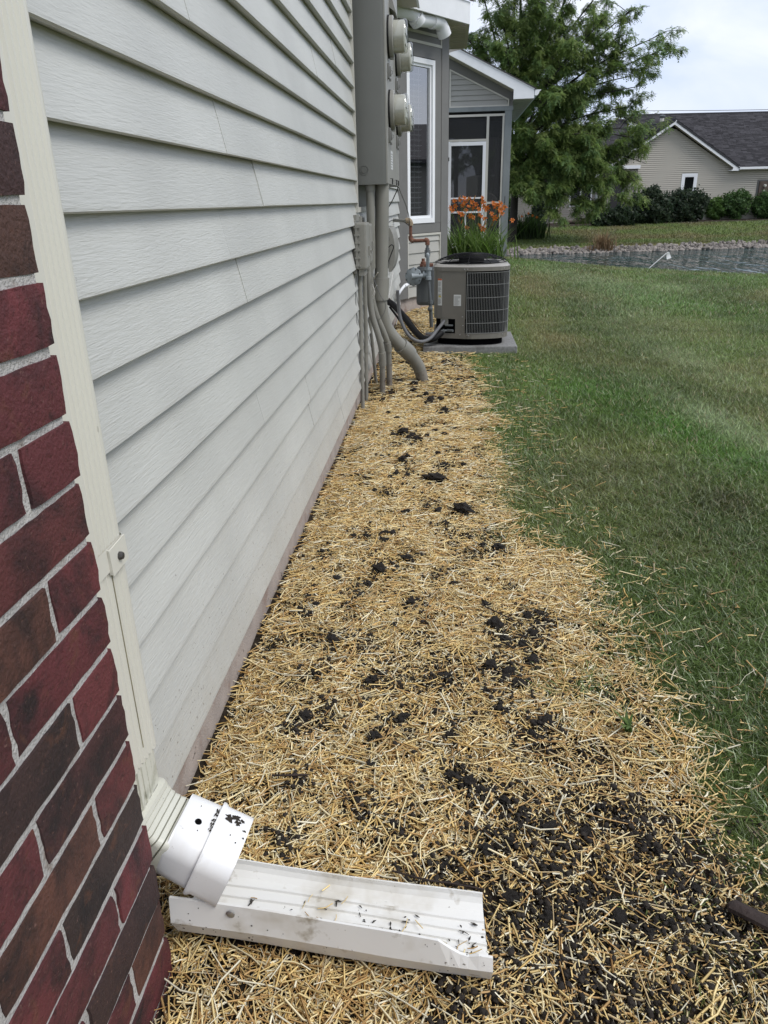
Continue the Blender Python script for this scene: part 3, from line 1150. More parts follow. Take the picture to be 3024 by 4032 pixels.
if nr.z < 0:
    nr = -nr
hc = A0 + AD * 0.026 + nr * 0.0443 - sd * 0.004
mb = MB()
mb.lathe([(0.0001, 0.0012), (0.0046, 0.0012), (0.0052, 0.0)], hc, nr, 14)
mb.build('drain_hole', MT['ac_dark'], ap)
# dirt caked on the adapter
mb = MB()
rr = random.Random(5)


def blotch_patch(mbx, c_, u_, v_, n_, r0, seed):
    rb_ = random.Random(seed)
    ring = []
    for i in range(18):
        a = 2 * PI * i / 18
        q = r0 * rb_.uniform(0.35, 1.25)
        ring.append(c_ + u_ * (q * math.cos(a)) + v_ * (0.7 * q * math.sin(a)) - n_ * 0.0002)
    mid = [c_ + (p - c_) * 0.5 + n_ * rb_.uniform(0.0006, 0.0016) for p in ring]
    vs_ = ring + mid + [c_ + n_ * 0.0014]
    fs_ = [(i, (i + 1) % 18, 18 + (i + 1) % 18, 18 + i) for i in range(18)] + [(18 + i, 18 + (i + 1) % 18, 36) for i in range(18)]
    mbx.add(vs_, fs_)


for (t, s_o, q) in ((0.066, 0.022, 0.009), (0.073, 0.028, 0.007), (0.078, 0.020, 0.006), (0.084, 0.026, 0.0045), (0.092, 0.012, 0.003), (0.094, 0.000, 0.0022), (0.086, -0.012, 0.0014), (0.020, 0.022, 0.0012), (0.030, -0.018, 0.0013), (0.075, -0.004, 0.0011)):
    blotch_patch(mb, A0 + AD * t + sd * s_o + nr * 0.0486 * (1 if t > 0.05 else 0.92), AD, sd, nr, q, int(t * 1e4))
for i in range(40):
    c_ = A0 + AD * (0.0462 + rr.uniform(-0.003, 0.001)) + sd * rr.uniform(-0.012, 0.028) + nr * 0.0468
    mb.lathe([(rr.uniform(0.0005, 0.0017), 0), (0.0001, 0.002)], c_, nr, 5)
kind(mb.build('dirt_smear', MT['dirt'], ap), 'stuff')

# ------------------------------------------------------------------ splash trough
TA, TB = Vector((0.094, 0.738, 0.026)), Vector((0.548, 0.697, 0.020))
tl = thing('splash_trough', 'white open vinyl drainage trough lying on the straw under the spout', 'drain trough', TA)
ax = (TB - TA).normalized()
wv = Vector((0.078, 1.0, 0)).normalized()
uz = Vector((0, 0, 1))
prof = [(0.022, 0.056), (0.000, 0.060), (0.000, 0.028), (0.010, 0.004), (0.030, 0.0), (0.078, 0.0), (0.098, 0.006), (0.106, 0.026), (0.104, 0.054)]
outer = [(-0.004, 0.078), (-0.010, 0.036), (0.004, 0.001), (0.016, -0.003), (0.108, -0.003), (0.120, 0.003), (0.124, 0.012), (0.125, 0.020)]
inner = [(0.1228, 0.020), (0.1218, 0.0125), (0.117, 0.0055), (0.107, 0.0005),
         (0.096, 0.0005), (0.095, 0.0042), (0.091, 0.0042), (0.090, 0.0005),
         (0.078, 0.0005), (0.077, 0.0042), (0.073, 0.0042), (0.072, 0.0005),
         (0.060, 0.0005), (0.059, 0.0042), (0.055, 0.0042), (0.054, 0.0005),
         (0.042, 0.0005), (0.041, 0.0042), (0.037, 0.0042), (0.036, 0.0005),
         (0.018, 0.0005), (0.007, 0.004), (-0.0065, 0.037), (-0.0005, 0.078)]
loop_ = outer + inner
LEN = (TB - TA).length
n = len(loop_)
mb = MB()
ts = [0, 0.06, 0.15, 0.3, 0.5, 0.7, 0.84, 0.875, 0.905, 0.93, 0.96, 1.0]
cut = {0.84: 0.004, 0.875: 0.016, 0.905: 0.024, 0.93: 0.027, 0.96: 0.023, 1.0: 0.024}
vs = []
for t in ts:
    for i, (w_, h_) in enumerate(loop_):
        c_ = cut.get(t, 0.0)
        hh_ = h_
        if i in (0, n - 1):
            hh_ = h_ - c_
        bow = 0.0012 * math.sin(t * 7 + w_ * 60)
        end = 0.014 * (w_ / 0.1) * (t == 1.0) * -1
        vs.append(TA + ax * (LEN * t + end) + wv * (w_ + bow) + uz * (hh_ * 1.0 + 0.6 * bow))
fs = [(i * n + j, (i + 1) * n + j, (i + 1) * n + (j + 1) % n, i * n + (j + 1) % n) for i in range(len(ts) - 1) for j in range(n)]
mb.add(vs, fs, 0, False)
o_l = len(outer)
for base_i, flip in ((0, False), ((len(ts) - 1) * n, True)):
    pairs = [(0, n - 1), (1, n - 2), (2, n - 3), (3, n - 4), (4, o_l + 3), (5, o_l + 2), (6, o_l + 1), (7, o_l)]
    for (a1, b1), (a2, b2) in zip(pairs[:-1], pairs[1:]):
        mb.f.append((base_i + a1, base_i + a2, base_i + b2, base_i + b1))
        mb.mi.append(0)
        mb.sm.append(False)
mb.build('channel', MT['trough'], tl)
mb = MB()
q_ = TA + ax * (LEN * 0.20) - wv * 0.0058 + uz * 0.066
mb.lathe([(0.0065, 0), (0.0065, 0.001), (0.0045, 0.002), (0.0001, 0.0022)], q_, -wv, 10)
mb.build('rivet', MT['chrome'], tl)

mb = MB()
rr = random.Random(15)
for i in range(120):
    t_ = rr.uniform(0.16, 0.985)
    if rr.random() < 0.45:
        t_ = rr.choice((0.44, 0.62, 0.70, 0.9, 0.93)) + rr.gauss(0, 0.03)
    t_ = min(max(t_, 0.2), 0.98)
    w_ = min(max(rr.gauss(0.035, 0.022), 0.012), 0.095)
    p_ = TA + ax * (LEN * t_) + wv * w_ + uz * 0.0032
    a = rr.uniform(0, PI)
    d_ = (ax * math.cos(a) + wv * math.sin(a))
    l_ = rr.uniform(0.001, 0.006) * (1.6 if rr.random() < 0.2 else 1)
    mb.tube([p_ - d_ * l_, p_ + uz * rr.uniform(0, 0.002), p_ + d_ * l_], [0.0004, rr.uniform(0.0006, 0.0016), 0.0004], 4)
for i in range(36):
    p_ = TA + ax * (LEN * rr.uniform(0.02, 0.98)) + Vector((0, 0, 0))
    h_ = rr.uniform(0.012, 0.07)
    q_ = p_ + wv * (-0.0098 + 0.006 * max(0, (h_ - 0.036) / 0.042) + 0.014 * max(0, (0.036 - h_) / 0.035) - 0.0004) + uz * h_
    mb.lathe([(rr.uniform(0.0004, 0.0018), 0), (0.0001, 0.0007)], q_, -wv, 5)
kind(mb.build('debris', MT['dirt'], tl), 'stuff')

# ------------------------------------------------------------------ meter cabinet
CX, CY0, CY1, CZ0, CZ1 = 0.163, 4.09, 5.04, 1.088, 2.36
mc = thing('meter_cabinet', 'tall grey electric meter cabinet with four glass meters on the siding wall', 'meter cabinet', (0.02, 4.5, CZ0))
mb = MB()
mb.prism([(0.009, CY0), (CX - 0.022, CY0), (CX - 0.004, CY0 + 0.014), (CX - 0.004, CY1 - 0.014), (CX - 0.022, CY1), (0.009, CY1)], 'z', CZ0, CZ1)
mb.lathe([(0.024, 0.0), (0.024, 0.0015), (0.020, 0.0018), (0.0195, 0.0002), (0.0145, 0.0002), (0.014, 0.0018), (0.0001, 0.0018)], (0.048, CY0, 1.155), (0, -1, 0), 24)
mb.build('cabinet', MT['steel_grey_shaded'], mc)
mb = MB()
mb.box2((CX - 0.005, CY0 + 0.012, CZ0 + 0.004), (CX + 0.002, 4.655, CZ1))
mb.build('cover_panel', MT['steel_light'], mc)
mb = MB()
mb.box2((CX - 0.005, 4.662, CZ0 + 0.004), (CX + 0.002, CY1 - 0.010, CZ1))
mb.build('cover_panel', MT['steel_light'], mc)
for i, (my, mz) in enumerate(((4.285, 1.757), (4.87, 1.757), (4.285, 1.437), (4.87, 1.452))):
    mb = MB()
    mb.lathe([(0.092, 0.0), (0.092, 0.010), (0.080, 0.012), (0.0001, 0.012)], (CX + 0.001, my, mz), (1, 0, 0), 32)
    r_ = mb.build('meter_base', MT['black'], mc)
    mb = MB()
    mb.lathe([(0.080, 0.008), (0.089, 0.009), (0.090, 0.013), (0.090, 0.028), (0.087, 0.031), (0.076, 0.032)], (CX, my, mz), (1, 0, 0), 36)
    mb.box2((CX + 0.010, my - 0.012, mz - 0.097), (CX + 0.030, my + 0.012, mz - 0.085))
    mb.build('locking_ring', MT['steel_light'], mc)
    mb = MB()
    mb.lathe([(0.075, 0.030), (0.0745, 0.082), (0.072, 0.092), (0.066, 0.098), (0.055, 0.100), (0.0001, 0.100)], (CX, my, mz), (1, 0, 0), 36)
    g_ = mb.build('meter', MT['meter_glass'], mc)
    mb = MB()
    mb.lathe([(0.070, 0.028), (0.0690, 0.083), (0.062, 0.088), (0.0001, 0.088)], (CX, my, mz), (1, 0, 0), 32)
    mb.build('meter_core', MT['meter_core'], g_)
    mb = MB()
    mb.box2((CX + 0.087, my - 0.040, mz + 0.008), (CX + 0.094, my + 0.040, mz + 0.038))
    mb.box2((CX + 0.087, my - 0.045, mz - 0.038), (CX + 0.092, my + 0.045, mz - 0.012))
    mb.build('register', MT['label_white'], g_)
for (ly, lz) in ((4.225, 1.602), (4.80, 1.612), (4.225, 1.318), (4.80, 1.325)):
    mb = MB()
    mb.bbox2((CX + 0.001, ly - 0.018, lz - 0.034), (CX + 0.013, ly + 0.018, lz + 0.034), 0.004)
    mb.bbox2((CX + 0.012, ly - 0.012, lz - 0.022), (CX + 0.020, ly + 0.012, lz + 0.020), 0.003)
    mb.tube([(CX + 0.021 + 0.006 * math.cos(a), ly, lz - 0.006 + 0.008 * math.sin(a)) for a in np.linspace(0, 2 * PI, 13)], 0.0013, 6)
    mb.box2((CX + 0.008, ly - 0.008, lz - 0.044), (CX + 0.019, ly + 0.008, lz - 0.033))
    mb.build('latch', MT['telecom_dark'], mc)
mb = MB()
mb.box2((CX + 0.0022, 4.33, 1.165), (CX + 0.0032, 4.47, 1.255))
lb = mb.build('data_plate', MT['label_white'], mc)
mb = MB()
for i in range(6):
    mb.box2((CX + 0.0032, 4.34, 1.175 + i * 0.0125), (CX + 0.0037, 4.34 + 0.08 + 0.03 * (i % 3) / 2, 1.179 + i * 0.0125))
mb.build('print', MT['label_text'], lb)
for y_ in (4.28, 4.62, 4.78):
    mb = MB()
    mb.tube([(CX + 0.002, y_, CZ0 + 0.030), (CX + 0.012, y_, CZ0 + 0.030), (CX + 0.012, y_, CZ0 + 0.004), (CX + 0.012, y_ + 0.045, CZ0 + 0.004)], 0.0018, 5)
    mb.tube([(CX + 0.012, y_, CZ0 + 0.030), (CX + 0.012, y_ + 0.05, CZ0 + 0.030), (CX + 0.012, y_ + 0.05, CZ0 + 0.006)], 0.0018, 5)
    mb.build('seal_hasp', MT['black'], mc)
mb = MB()
mb.prism([(CX + 0.002, 1.905), (CX + 0.030, 1.885), (CX + 0.033, 1.889), (CX + 0.004, 1.99), (CX + 0.002, 1.99)], 'y', 4.40, 4.655)
mb.build('cover_lip', MT['steel_light'], mc)


# ------------------------------------------------------------------ conduits
def smooth_path(pts, sub=6):
    pts = [Vector(p) for p in pts]
    out = []
    for i in range(len(pts) - 1):
        p0, p1, p2, p3 = pts[max(i - 1, 0)], pts[i], pts[i + 1], pts[min(i + 2, len(pts) - 1)]
        for k in range(sub):
            t = k / sub
            out.append(0.5 * ((2 * p1) + (-p0 + p2) * t + (2 * p0 - 5 * p1 + 4 * p2 - p3) * t * t + (-p0 + 3 * p1 - 3 * p2 + p3) * t * t * t))
    out.append(pts[-1])
    return out


CG = 'grey conduits running down the siding wall'


def conduit(label, pts, r, collars=(), foot=None, n=14):
    """collars: list of (point index fraction start, end)"""
    t = thing('conduit', label, 'conduit', Vector(pts[-1]), CG)
    sp_ = smooth_path(pts)
    L_ = len(sp_)
    fi = int(L_ * foot) if foot else L_ - 1
    mb = MB()
    mb.tube(sp_[:fi + 1], r, n)
    mb.build('pipe', MT['conduit'], t)
    if foot:
        mb = MB()
        mb.tube(sp_[fi:], r * 1.003, n)
        mb.build('pipe_foot', MT['conduit_foot'], t)
    for (a, b) in collars:
        mb = MB()
        i0, i1 = a * (L_ - 1), b * (L_ - 1)

        def at(f):
            i = min(int(f), L_ - 2)
            return sp_[i].lerp(sp_[i + 1], f - i)
        cp_ = [at(i0 + (i1 - i0) * k / 4) for k in range(5)]
        mb.tube(cp_, r * 1.24, n + 4)
        mb.build('coupling', MT['conduit'], t)
    return t


conduit('thin grey conduit closest to the camera, dropping straight from the small box', [(0.030, 3.90, 0.70), (0.029, 3.90, 0.52), (0.027, 3.89, 0.30), (0.026, 3.88, -0.05)], 0.0105, [(0.62, 0.67)])
conduit('second thin grey conduit, straight, with a small clamp low on it', [(0.040, 4.05, 0.72), (0.038, 4.05, 0.50), (0.034, 4.06, 0.28), (0.026, 4.06, -0.05)], 0.0105, [(0.66, 0.70)])
conduit('grey conduit with a low coupling, bowing out over the straw', [(0.052, 4.10, 0.70), (0.054, 4.10, 0.60), (0.066, 4.10, 0.45), (0.098, 4.11, 0.33), (0.114, 4.13, 0.23), (0.112, 4.15, 0.10), (0.106, 4.17, -0.05)], 0.0170, [(0.655, 0.76)], 0.80)
conduit('grey conduit bowing out behind another, its coupling higher up', [(0.064, 4.14, 0.72), (0.060, 4.15, 0.58), (0.080, 4.16, 0.45), (0.122, 4.19, 0.33), (0.140, 4.22, 0.25), (0.142, 4.25, 0.10), (0.140, 4.27, -0.05)], 0.0170, [(0.615, 0.70)], 0.78)
conduit('fattest grey pipe under the meter cabinet, angled out into the straw', [(0.128, 4.19, 1.10), (0.122, 4.19, 0.85), (0.112, 4.19, 0.62), (0.106, 4.19, 0.50), (0.128, 4.22, 0.37), (0.188, 4.27, 0.27), (0.254, 4.34, 0.19), (0.310, 4.41, 0.085), (0.335, 4.45, -0.05)], 0.0365, [(0.245, 0.36), (0.66, 0.755)], 0.86, 20)
conduit('straight grey conduit between the cabinet bottom and the small boxes', [(0.072, 4.13, 1.10), (0.071, 4.13, 0.96), (0.069, 4.14, 0.82), (0.066, 4.15, 0.68)], 0.0215, [(0.0, 0.12)])
conduit('thin dark grey conduit half hidden behind the two bowed ones', [(0.020, 4.42, 0.55), (0.022, 4.42, 0.35), (0.030, 4.46, 0.20), (0.040, 4.52, -0.05)], 0.0100)

# ------------------------------------------------------------------ small boxes on the wall
def utility_box(label, y0, y1, x1, z0, z1, ribs=True, m='telecom'):
    t = thing('utility_box', label, 'utility box', (0.014, (y0 + y1) / 2, z0), 'small grey utility boxes below the meter cabinet')
    mb = MB()
    mb.bbox2((0.010, y0 + 0.004, z0 - 0.02), (0.026, y1 - 0.004, z1 + 0.012), 0.003)
    mb.box2((0.012, y0 + 0.02, z1 + 0.008), (0.03, y1 - 0.02, z1 + 0.035))
    mb.build('back_plate', MT[m], t)
    mb = MB()
    mb.bbox2((0.024, y0, z0), (x1, y1, z1), 0.010)
    mb.box2((0.034, y0 + 0.012, z0 - 0.030), (x1 - 0.016, y1 - 0.012, z0 + 0.004))
    mb.build('cover', MT[m], t)
    mb = MB()
    if ribs:
        for k in range(6):
            zz = z0 + 0.02 + (z1 - z0 - 0.04) * k / 5
            mb.box2((0.020, y0 - 0.014, zz - 0.004), (0.046, y0 + 0.004, zz + 0.004))
        mb.box2((0.024, y0 - 0.012, z0 + 0.006), (0.036, y0 + 0.002, z1 - 0.006))
        mb.build('hinge_ribs', MT[m], t)
    mb = MB()
    mb.box2((x1 - 0.002, (y0 + y1) / 2 - 0.012, z0 + 0.06), (x1 + 0.008, (y0 + y1) / 2 + 0.012, z0 + 0.105))
    mb.build('clasp', MT[m], t)
    mb = MB()
    mb.box2((x1 - 0.012, y1 - 0.02, z0 + 0.065), (x1 + 0.010, y1 - 0.006, z0 + 0.082))
    mb.build('clasp', MT[m], t)
    return t


utility_box('small ribbed grey utility box, first of its row below the cabinet', 3.82, 3.985, 0.078, 0.700, 0.915)
utility_box('slim grey utility box in the middle of its row below the cabinet', 4.000, 4.115, 0.080, 0.715, 0.905, False)
utility_box('small grey utility box last of its row, beside the fattest pipe', 4.130, 4.240, 0.082, 0.712, 0.897, False)
t = thing('cable_box', 'dark rounded cable enclosure with drooping lid behind the fattest pipe', 'utility box', (0.02, 5.6, 0.56))
mb = MB()
mb.bbox2((0.012, 5.40, 0.575), (0.062, 5.78, 0.845), 0.012)
mb.build('back_box', MT['telecom_dark'], t)
mb = MB()
sec = []
for u in np.linspace(0, 1, 9):
    z = 0.555 + u * 0.285
    bul = 0.052 * (math.sin(PI * min(max(u * 0.92 + 0.04, 0), 1)) ** 0.45)
    sec.append((z, 0.058 + bul))
vs = []
for z, xx in sec:
    vs += [(0.060, 5.395, z), (xx - 0.004, 5.395, z), (xx, 5.41, z), (xx, 5.77, z), (xx - 0.004, 5.785, z), (0.060, 5.785, z)]
fs = [(i * 6 + j, i * 6 + j + 1, (i + 1) * 6 + j + 1, (i + 1) * 6 + j) for i in range(8) for j in range(5)]
fs += [tuple(range(6)), tuple(48 + j for j in range(5, -1, -1))]
mb.add(vs, fs)
mb.build('lid', MT['telecom'], t)
for zz in (0.62, 0.70, 0.77):
    mb = MB()
    mb.box2((0.056, 5.388, zz - 0.012), (0.072, 5.396, zz + 0.012))
    mb.build('hinge', MT['telecom_dark'], t)
tp = thing('meter_strip_plate', 'narrow galvanised plate fixed on the siding above the cable enclosure', 'plate', (0.02, 5.6, 0.86))
mb = MB()
mb.box2((0.012, 5.52, 0.865), (0.034, 5.66, 1.03))
mb.build('plate_body', MT['chrome'], tp)


def wire(name, label, pts, r, m, cat='wire', group=None, n=6):
    mbx = MB()
    mbx.tube(smooth_path(pts), r, n)
    return tag(mbx.build(name, MT[m]), label, cat, group)


WG = 'loose black wires hanging from the meter cabinet'
wire('wire', 'black wire looping from the cabinet down to the rusty gas elbow', [(0.155, 5.00, 1.10), (0.150, 5.4, 1.06), (0.150, 6.0, 0.98), (0.155, 6.33, 0.90), (0.158, 6.36, 0.83), (0.145, 6.34, 0.835), (0.11, 6.2, 0.865), (0.06, 5.8, 0.88), (0.035, 5.55, 0.85)], 0.0032, 'wire_black', group=WG)
wire('wire', 'black wire running slanted from the cabinet to the dark enclosure', [(0.15, 4.97, 1.20), (0.158, 5.03, 1.10), (0.12, 5.1, 1.02), (0.06, 5.2, 0.93), (0.04, 5.42, 0.84)], 0.0032, 'wire_black', group=WG)
wire('wire', 'black wire curled over the lid of the dark enclosure', [(0.05, 5.36, 0.70), (0.085, 5.34, 0.735), (0.10, 5.36, 0.72), (0.085, 5.36, 0.68), (0.05, 5.38, 0.60)], 0.0035, 'wire_black', group=WG)
TG = 'thin pale wires tangled round the conduits'
wire('wire', 'short white wire end poking out above the couplings', [(0.075, 4.12, 0.62), (0.10, 4.0, 0.652), (0.118, 3.95, 0.675)], 0.0022, 'wire_white', group=TG)
wire('wire', 'thin pale wire hanging down across the fattest pipe', [(0.07, 4.12, 0.66), (0.09, 4.06, 0.62), (0.115, 4.08, 0.55), (0.138, 4.12, 0.50), (0.13, 4.14, 0.45), (0.10, 4.14, 0.41)], 0.0016, 'flex', group=TG)
wire('wire', 'thin pale wire twisted beside the fattest pipe', [(0.068, 4.14, 0.60), (0.085, 4.10, 0.565), (0.078, 4.10, 0.535), (0.066, 4.1, 0.52), (0.086, 4.09, 0.58), (0.10, 4.07, 0.60)], 0.0016, 'wire_white', group=TG)
wire('wire', 'thin white wire curving down the siding past the enclosure', [(0.03, 5.9, 0.60), (0.032, 6.2, 0.50), (0.032, 6.0, 0.42), (0.03, 5.7, 0.34)], 0.0025, 'wire_white', group=TG)
wire('wire', 'thin grey wire lying along the siding in front of the conduits', [(0.02, 3.86, 0.72), (0.018, 3.80, 0.62), (0.016, 3.83, 0.45), (0.017, 3.87, 0.30), (0.016, 3.84, 0.12)], 0.0018, 'flex', group=TG)

# ------------------------------------------------------------------ bay window wing
BA = math.radians(34)
DB, NB, B0 = Vector((math.sin(BA), math.cos(BA), 0)), Vector((math.cos(BA), -math.sin(BA), 0)), Vector((0, 7.35, 0))
BM = Matrix((DB, -NB, Vector((0, 0, 1)))).transposed()        # local (s, depth, z)


def bp3(s, o, z):
    return B0 + DB * s + NB * o + Vector((0, 0, z))


def bbox(mbx, s0, s1, o0, o1, z0, z1, mi=0):
    vs_ = [bp3(s, o, z) for s in (s0, s1) for o in (o0, o1) for z in (z0, z1)]
    mbx.add(vs_, [(2, 3, 1, 0), (5, 7, 6, 4), (1, 5, 4, 0), (6, 7, 3, 2), (4, 6, 2, 0), (3, 7, 5, 1)], mi)


bay = thing('bay_wing', 'grey trimmed bay of the house with a tall narrow white window', 'house bay', B0)
mb = MB()
bbox(mb, -0.05, 0.80, -0.5, -0.03, -0.3, 0.132)
mb.box2((-0.3, 8.02, -0.3), (0.42, 15.9, 0.132))
mb.build('foundation', MT['concrete'], bay)
mb = MB()                                     # wall core with the window opening left free
bbox(mb, 0.0, 0.155, -0.12, -0.012, 0.132, 2.46)
bbox(mb, 0.560, 0.79, -0.12, -0.012, 0.132, 2.46)
bbox(mb, 0.155, 0.560, -0.12, -0.012, 0.132, 0.82)
bbox(mb, 0.155, 0.560, -0.12, -0.012, 2.165, 2.46)
mb.box2((0.30, 8.03, 0.132), (0.44, 15.9, 2.44))
mb.build('wall_core', MT['trim_grey'], bay)
mb = MB()
bbox(mb, 0.005, 0.143, -0.012, 0.008, 0.132, 2.46)
mb.build('corner_board', MT['trim_grey'], bay)
mb = MB()
bbox(mb, 0.688, 0.802, -0.012, 0.010, 0.10, 2.46)
mb.build('corner_board', MT['trim_grey'], bay)
mb = MB()
bbox(mb, 0.143, 0.688, -0.012, 0.004, 2.185, 2.285)
mb.build('head_board', MT['trim_grey'], bay)
mb = MB()
bbox(mb, 0.580, 0.688, -0.012, 0.005, 0.805, 2.185)
mb.build('side_board', MT['trim_grey'], bay)
mb = MB()
bbox(mb, 0.143, 0.688, -0.012, 0.004, 0.72, 0.803)
mb.build('apron_board', MT['trim_grey'], bay)
mb = MB()
bbox(mb, 0.143, 0.688, -0.012, 0.009, 0.695, 0.715)
bbox(mb, 0.143, 0.156, -0.012, 0.0085, 0.13, 0.695)
bbox(mb, 0.675, 0.688, -0.012, 0.0085, 0.13, 0.695)
mb.build('channel_trim', MT['trim_cream'], bay)
mb = MB()
bbox(mb, 0.143, 0.688, -0.012, 0.009, 2.285, 2.306)
bbox(mb, 0.143, 0.688, -0.012, 0.009, 2.36, 2.382)
bbox(mb, 0.675, 0.688, -0.012, 0.0085, 2.306, 2.36)
mb.build('channel_trim', MT['trim_cream'], bay)
mb = MB()
bbox(mb, 0.156, 0.675, -0.012, 0.002, 2.306, 2.36)
bbox(mb, 0.143, 0.688, -0.012, 0.004, 2.382, 2.46)
mb.build('frieze_board', MT['trim_grey'], bay)
k = 0
z0 = 0.135
while z0 < 0.68:
    h = min(COURSE, 0.694 - z0)
    mbp = MB()
    pr = [(o, z) for o, z in siding_profile(-0.010, 0.0, h, 0.013)]
    vs = [bp3(s, o, z0 + z) for s in (0.156, 0.675) for o, z in pr]
    kk = len(pr)
    mbp.add(vs, [(j, kk + j, kk + (j + 1) % kk, (j + 1) % kk) for j in range(kk)] + [tuple(range(kk)), tuple(range(2 * kk - 1, kk - 1, -1))])
    mbp.build('siding_plank', MT['siding_bay'], bay)
    z0 += COURSE
# window
mb = MB()
for a in ((0.145, 0.578, 2.135, 2.176), (0.145, 0.578, 0.808, 0.850), (0.145, 0.185, 0.850, 2.135), (0.540, 0.578, 0.850, 2.135)):
    bbox(mb, a[0], a[1], -0.05, 0.012, a[2], a[3])
win = mb.build('window', MT['vinyl_white'], bay)
mb = MB()
for a in ((0.186, 0.539, 2.113, 2.134), (0.186, 0.539, 0.851, 0.874), (0.186, 0.206, 0.874, 2.113), (0.519, 0.539, 0.874, 2.113)):
    bbox(mb, a[0], a[1], -0.045, -0.004, a[2], a[3])
mb.build('sash', MT['vinyl_white'], win)
mb = MB()
bbox(mb, 0.205, 0.520, -0.026, -0.022, 0.873, 2.114)
mb.build('pane', MT['glass'], win)
for i in range(27):
    z = 0.905 + i * 0.0445
    mb = MB()
    p0, p1 = -0.075, -0.050
    vs = [bp3(0.206, p0, z - 0.008), bp3(0.45, p0, z - 0.008), bp3(0.45, p1, z), bp3(0.206, p1, z),
          bp3(0.206, p0, z - 0.010), bp3(0.45, p0, z - 0.010), bp3(0.45, p1, z - 0.002), bp3(0.206, p1, z - 0.002)]
    mb.add(vs, [(0, 1, 2, 3), (7, 6, 5, 4), (0, 3, 7, 4), (1, 5, 6, 2), (3, 2, 6, 7), (0, 4, 5, 1)])
    mb.build('blind_slat', MT['blind'], win)
mb = MB()
for s_ in (0.26, 0.33, 0.40):
    mb.tube([bp3(s_, -0.049, 0.89), bp3(s_, -0.049, 2.12)], 0.0012, 4)
mb.build('blind_cord', MT['blind'], win)
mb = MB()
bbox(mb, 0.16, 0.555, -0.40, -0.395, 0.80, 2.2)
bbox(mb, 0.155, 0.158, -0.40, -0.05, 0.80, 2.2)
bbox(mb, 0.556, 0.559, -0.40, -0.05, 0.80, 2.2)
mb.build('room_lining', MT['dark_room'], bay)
# eave over the bay
FO = 0.215                                    # overhang
c0, c1 = bp3(0.02, FO, 0), bp3(0.815, FO - 0.004, 0)
mb = MB()
a_, b_2 = bp3(-0.14, FO, 2.455), bp3(0.795, FO, 2.455)
th = NB * 0.02
vs = [a_, b_2, b_2 + Vector((0, 0, 0.17)), a_ + Vector((0, 0, 0.17)), a_ + th, b_2 + th, b_2 + th + Vector((0, 0, 0.17)), a_ + th + Vector((0, 0, 0.17))]
mb.add(vs, [(0, 1, 2, 3), (7, 6, 5, 4), (0, 4, 5, 1), (3, 2, 6, 7), (0, 3, 7, 4), (1, 5, 6, 2)])
fc = b_2 + th
mb.build('fascia', MT['trim_white'], bay)
mb = MB()
mb.box2((fc.x - 0.022, fc.y + 0.002, 2.456), (fc.x - 0.002, 9.0, 2.60))
mb.build('side_fascia', MT['soffit'], bay)
mb = MB()
vs = [bp3(-0.14, FO, 2.463), bp3(0.795, FO, 2.463), bp3(0.795, 0.0, 2.463), bp3(-0.02, 0.0, 2.463)]
mb.add(vs + [v + Vector((0, 0, 0.01)) for v in vs], [(3, 2, 1, 0), (4, 5, 6, 7), (0, 1, 5, 4), (1, 2, 6, 5), (2, 3, 7, 6), (3, 0, 4, 7)])
mb.build('soffit', MT['soffit'], bay)
yy = 7.95
while yy < 8.98:
    mb = MB()
    mb.box2((0.44, yy, 2.452), (fc.x - 0.034, yy + 0.050, 2.470))
    mb.build('soffit_panel', MT['soffit'], bay)
    mb = MB()
    mb.box2((0.44, yy + 0.0505, 2.473), (fc.x - 0.034, yy + 0.0765, 2.480))
    mb.build('soffit_panel', MT['soffit'], bay)
    yy += 0.077
mb = MB()
mb.box2((fc.x - 0.034, 7.9, 2.452), (fc.x - 0.022, 9.0, 2.475))
vs = [(0.44, 9.22, 2.45), (0.44, 9.20, 2.62), (fc.x - 0.02, 8.98, 2.45), (fc.x - 0.02, 8.98, 2.62)]
mb.quad(vs[0], vs[2], vs[3], vs[1])
mb.box2((0.43, 8.99, 2.45), (fc.x - 0.03, 9.02, 2.61))
mb.build('soffit_end', MT['soffit'], bay)
mb = MB()
r0, r1 = bp3(-0.14, FO + 0.035, 2.628), bp3(0.83, FO + 0.035, 2.628)
r2, r3 = bp3(0.60, -1.1, 3.30), bp3(-0.6, -1.1, 3.30)
mb.add([r0, r1, r2, r3] + [v + Vector((0, 0, 0.02)) for v in (r0, r1, r2, r3)], [(3, 2, 1, 0), (4, 5, 6, 7), (0, 1, 5, 4), (1, 2, 6, 5), (2, 3, 7, 6), (3, 0, 4, 7)])
mb.build('roof', MT['shingle'], bay)

# white vent pipe
vp = thing('vent_pipe', 'white plastic vent pipe with two elbows under the eave', 'vent pipe', (0.06, 7.15, 2.40))
PVCP = [bp3(-0.06, 0.14, 2.445), bp3(0.03, 0.155, 2.440), bp3(0.085, 0.165, 2.415), bp3(0.12, 0.16, 2.39)]
mb = MB()
q0, q1, q2 = bp3(-0.20, 0.13, 2.445), bp3(0.02, 0.145, 2.445), bp3(0.14, 0.145, 2.40)
mb.tube(smooth_path([q0, bp3(-0.05, 0.135, 2.447), q1, bp3(0.09, 0.150, 2.428), bp3(0.125, 0.150, 2.395)]), 0.052, 20)
mb.build('elbow', MT['trim_white'], vp)
mb = MB()
mb.tube([bp3(0.085, 0.150, 2.432), bp3(0.135, 0.150, 2.392)], 0.066, 22)
mb.build('coupling', MT['trim_white'], vp)
mb = MB()
mb.tube([bp3(0.06, 0.150, 2.405), bp3(0.36, 0.150, 2.432)], 0.051, 20)
mb.build('pipe', MT['trim_white'], vp)
mb = MB()
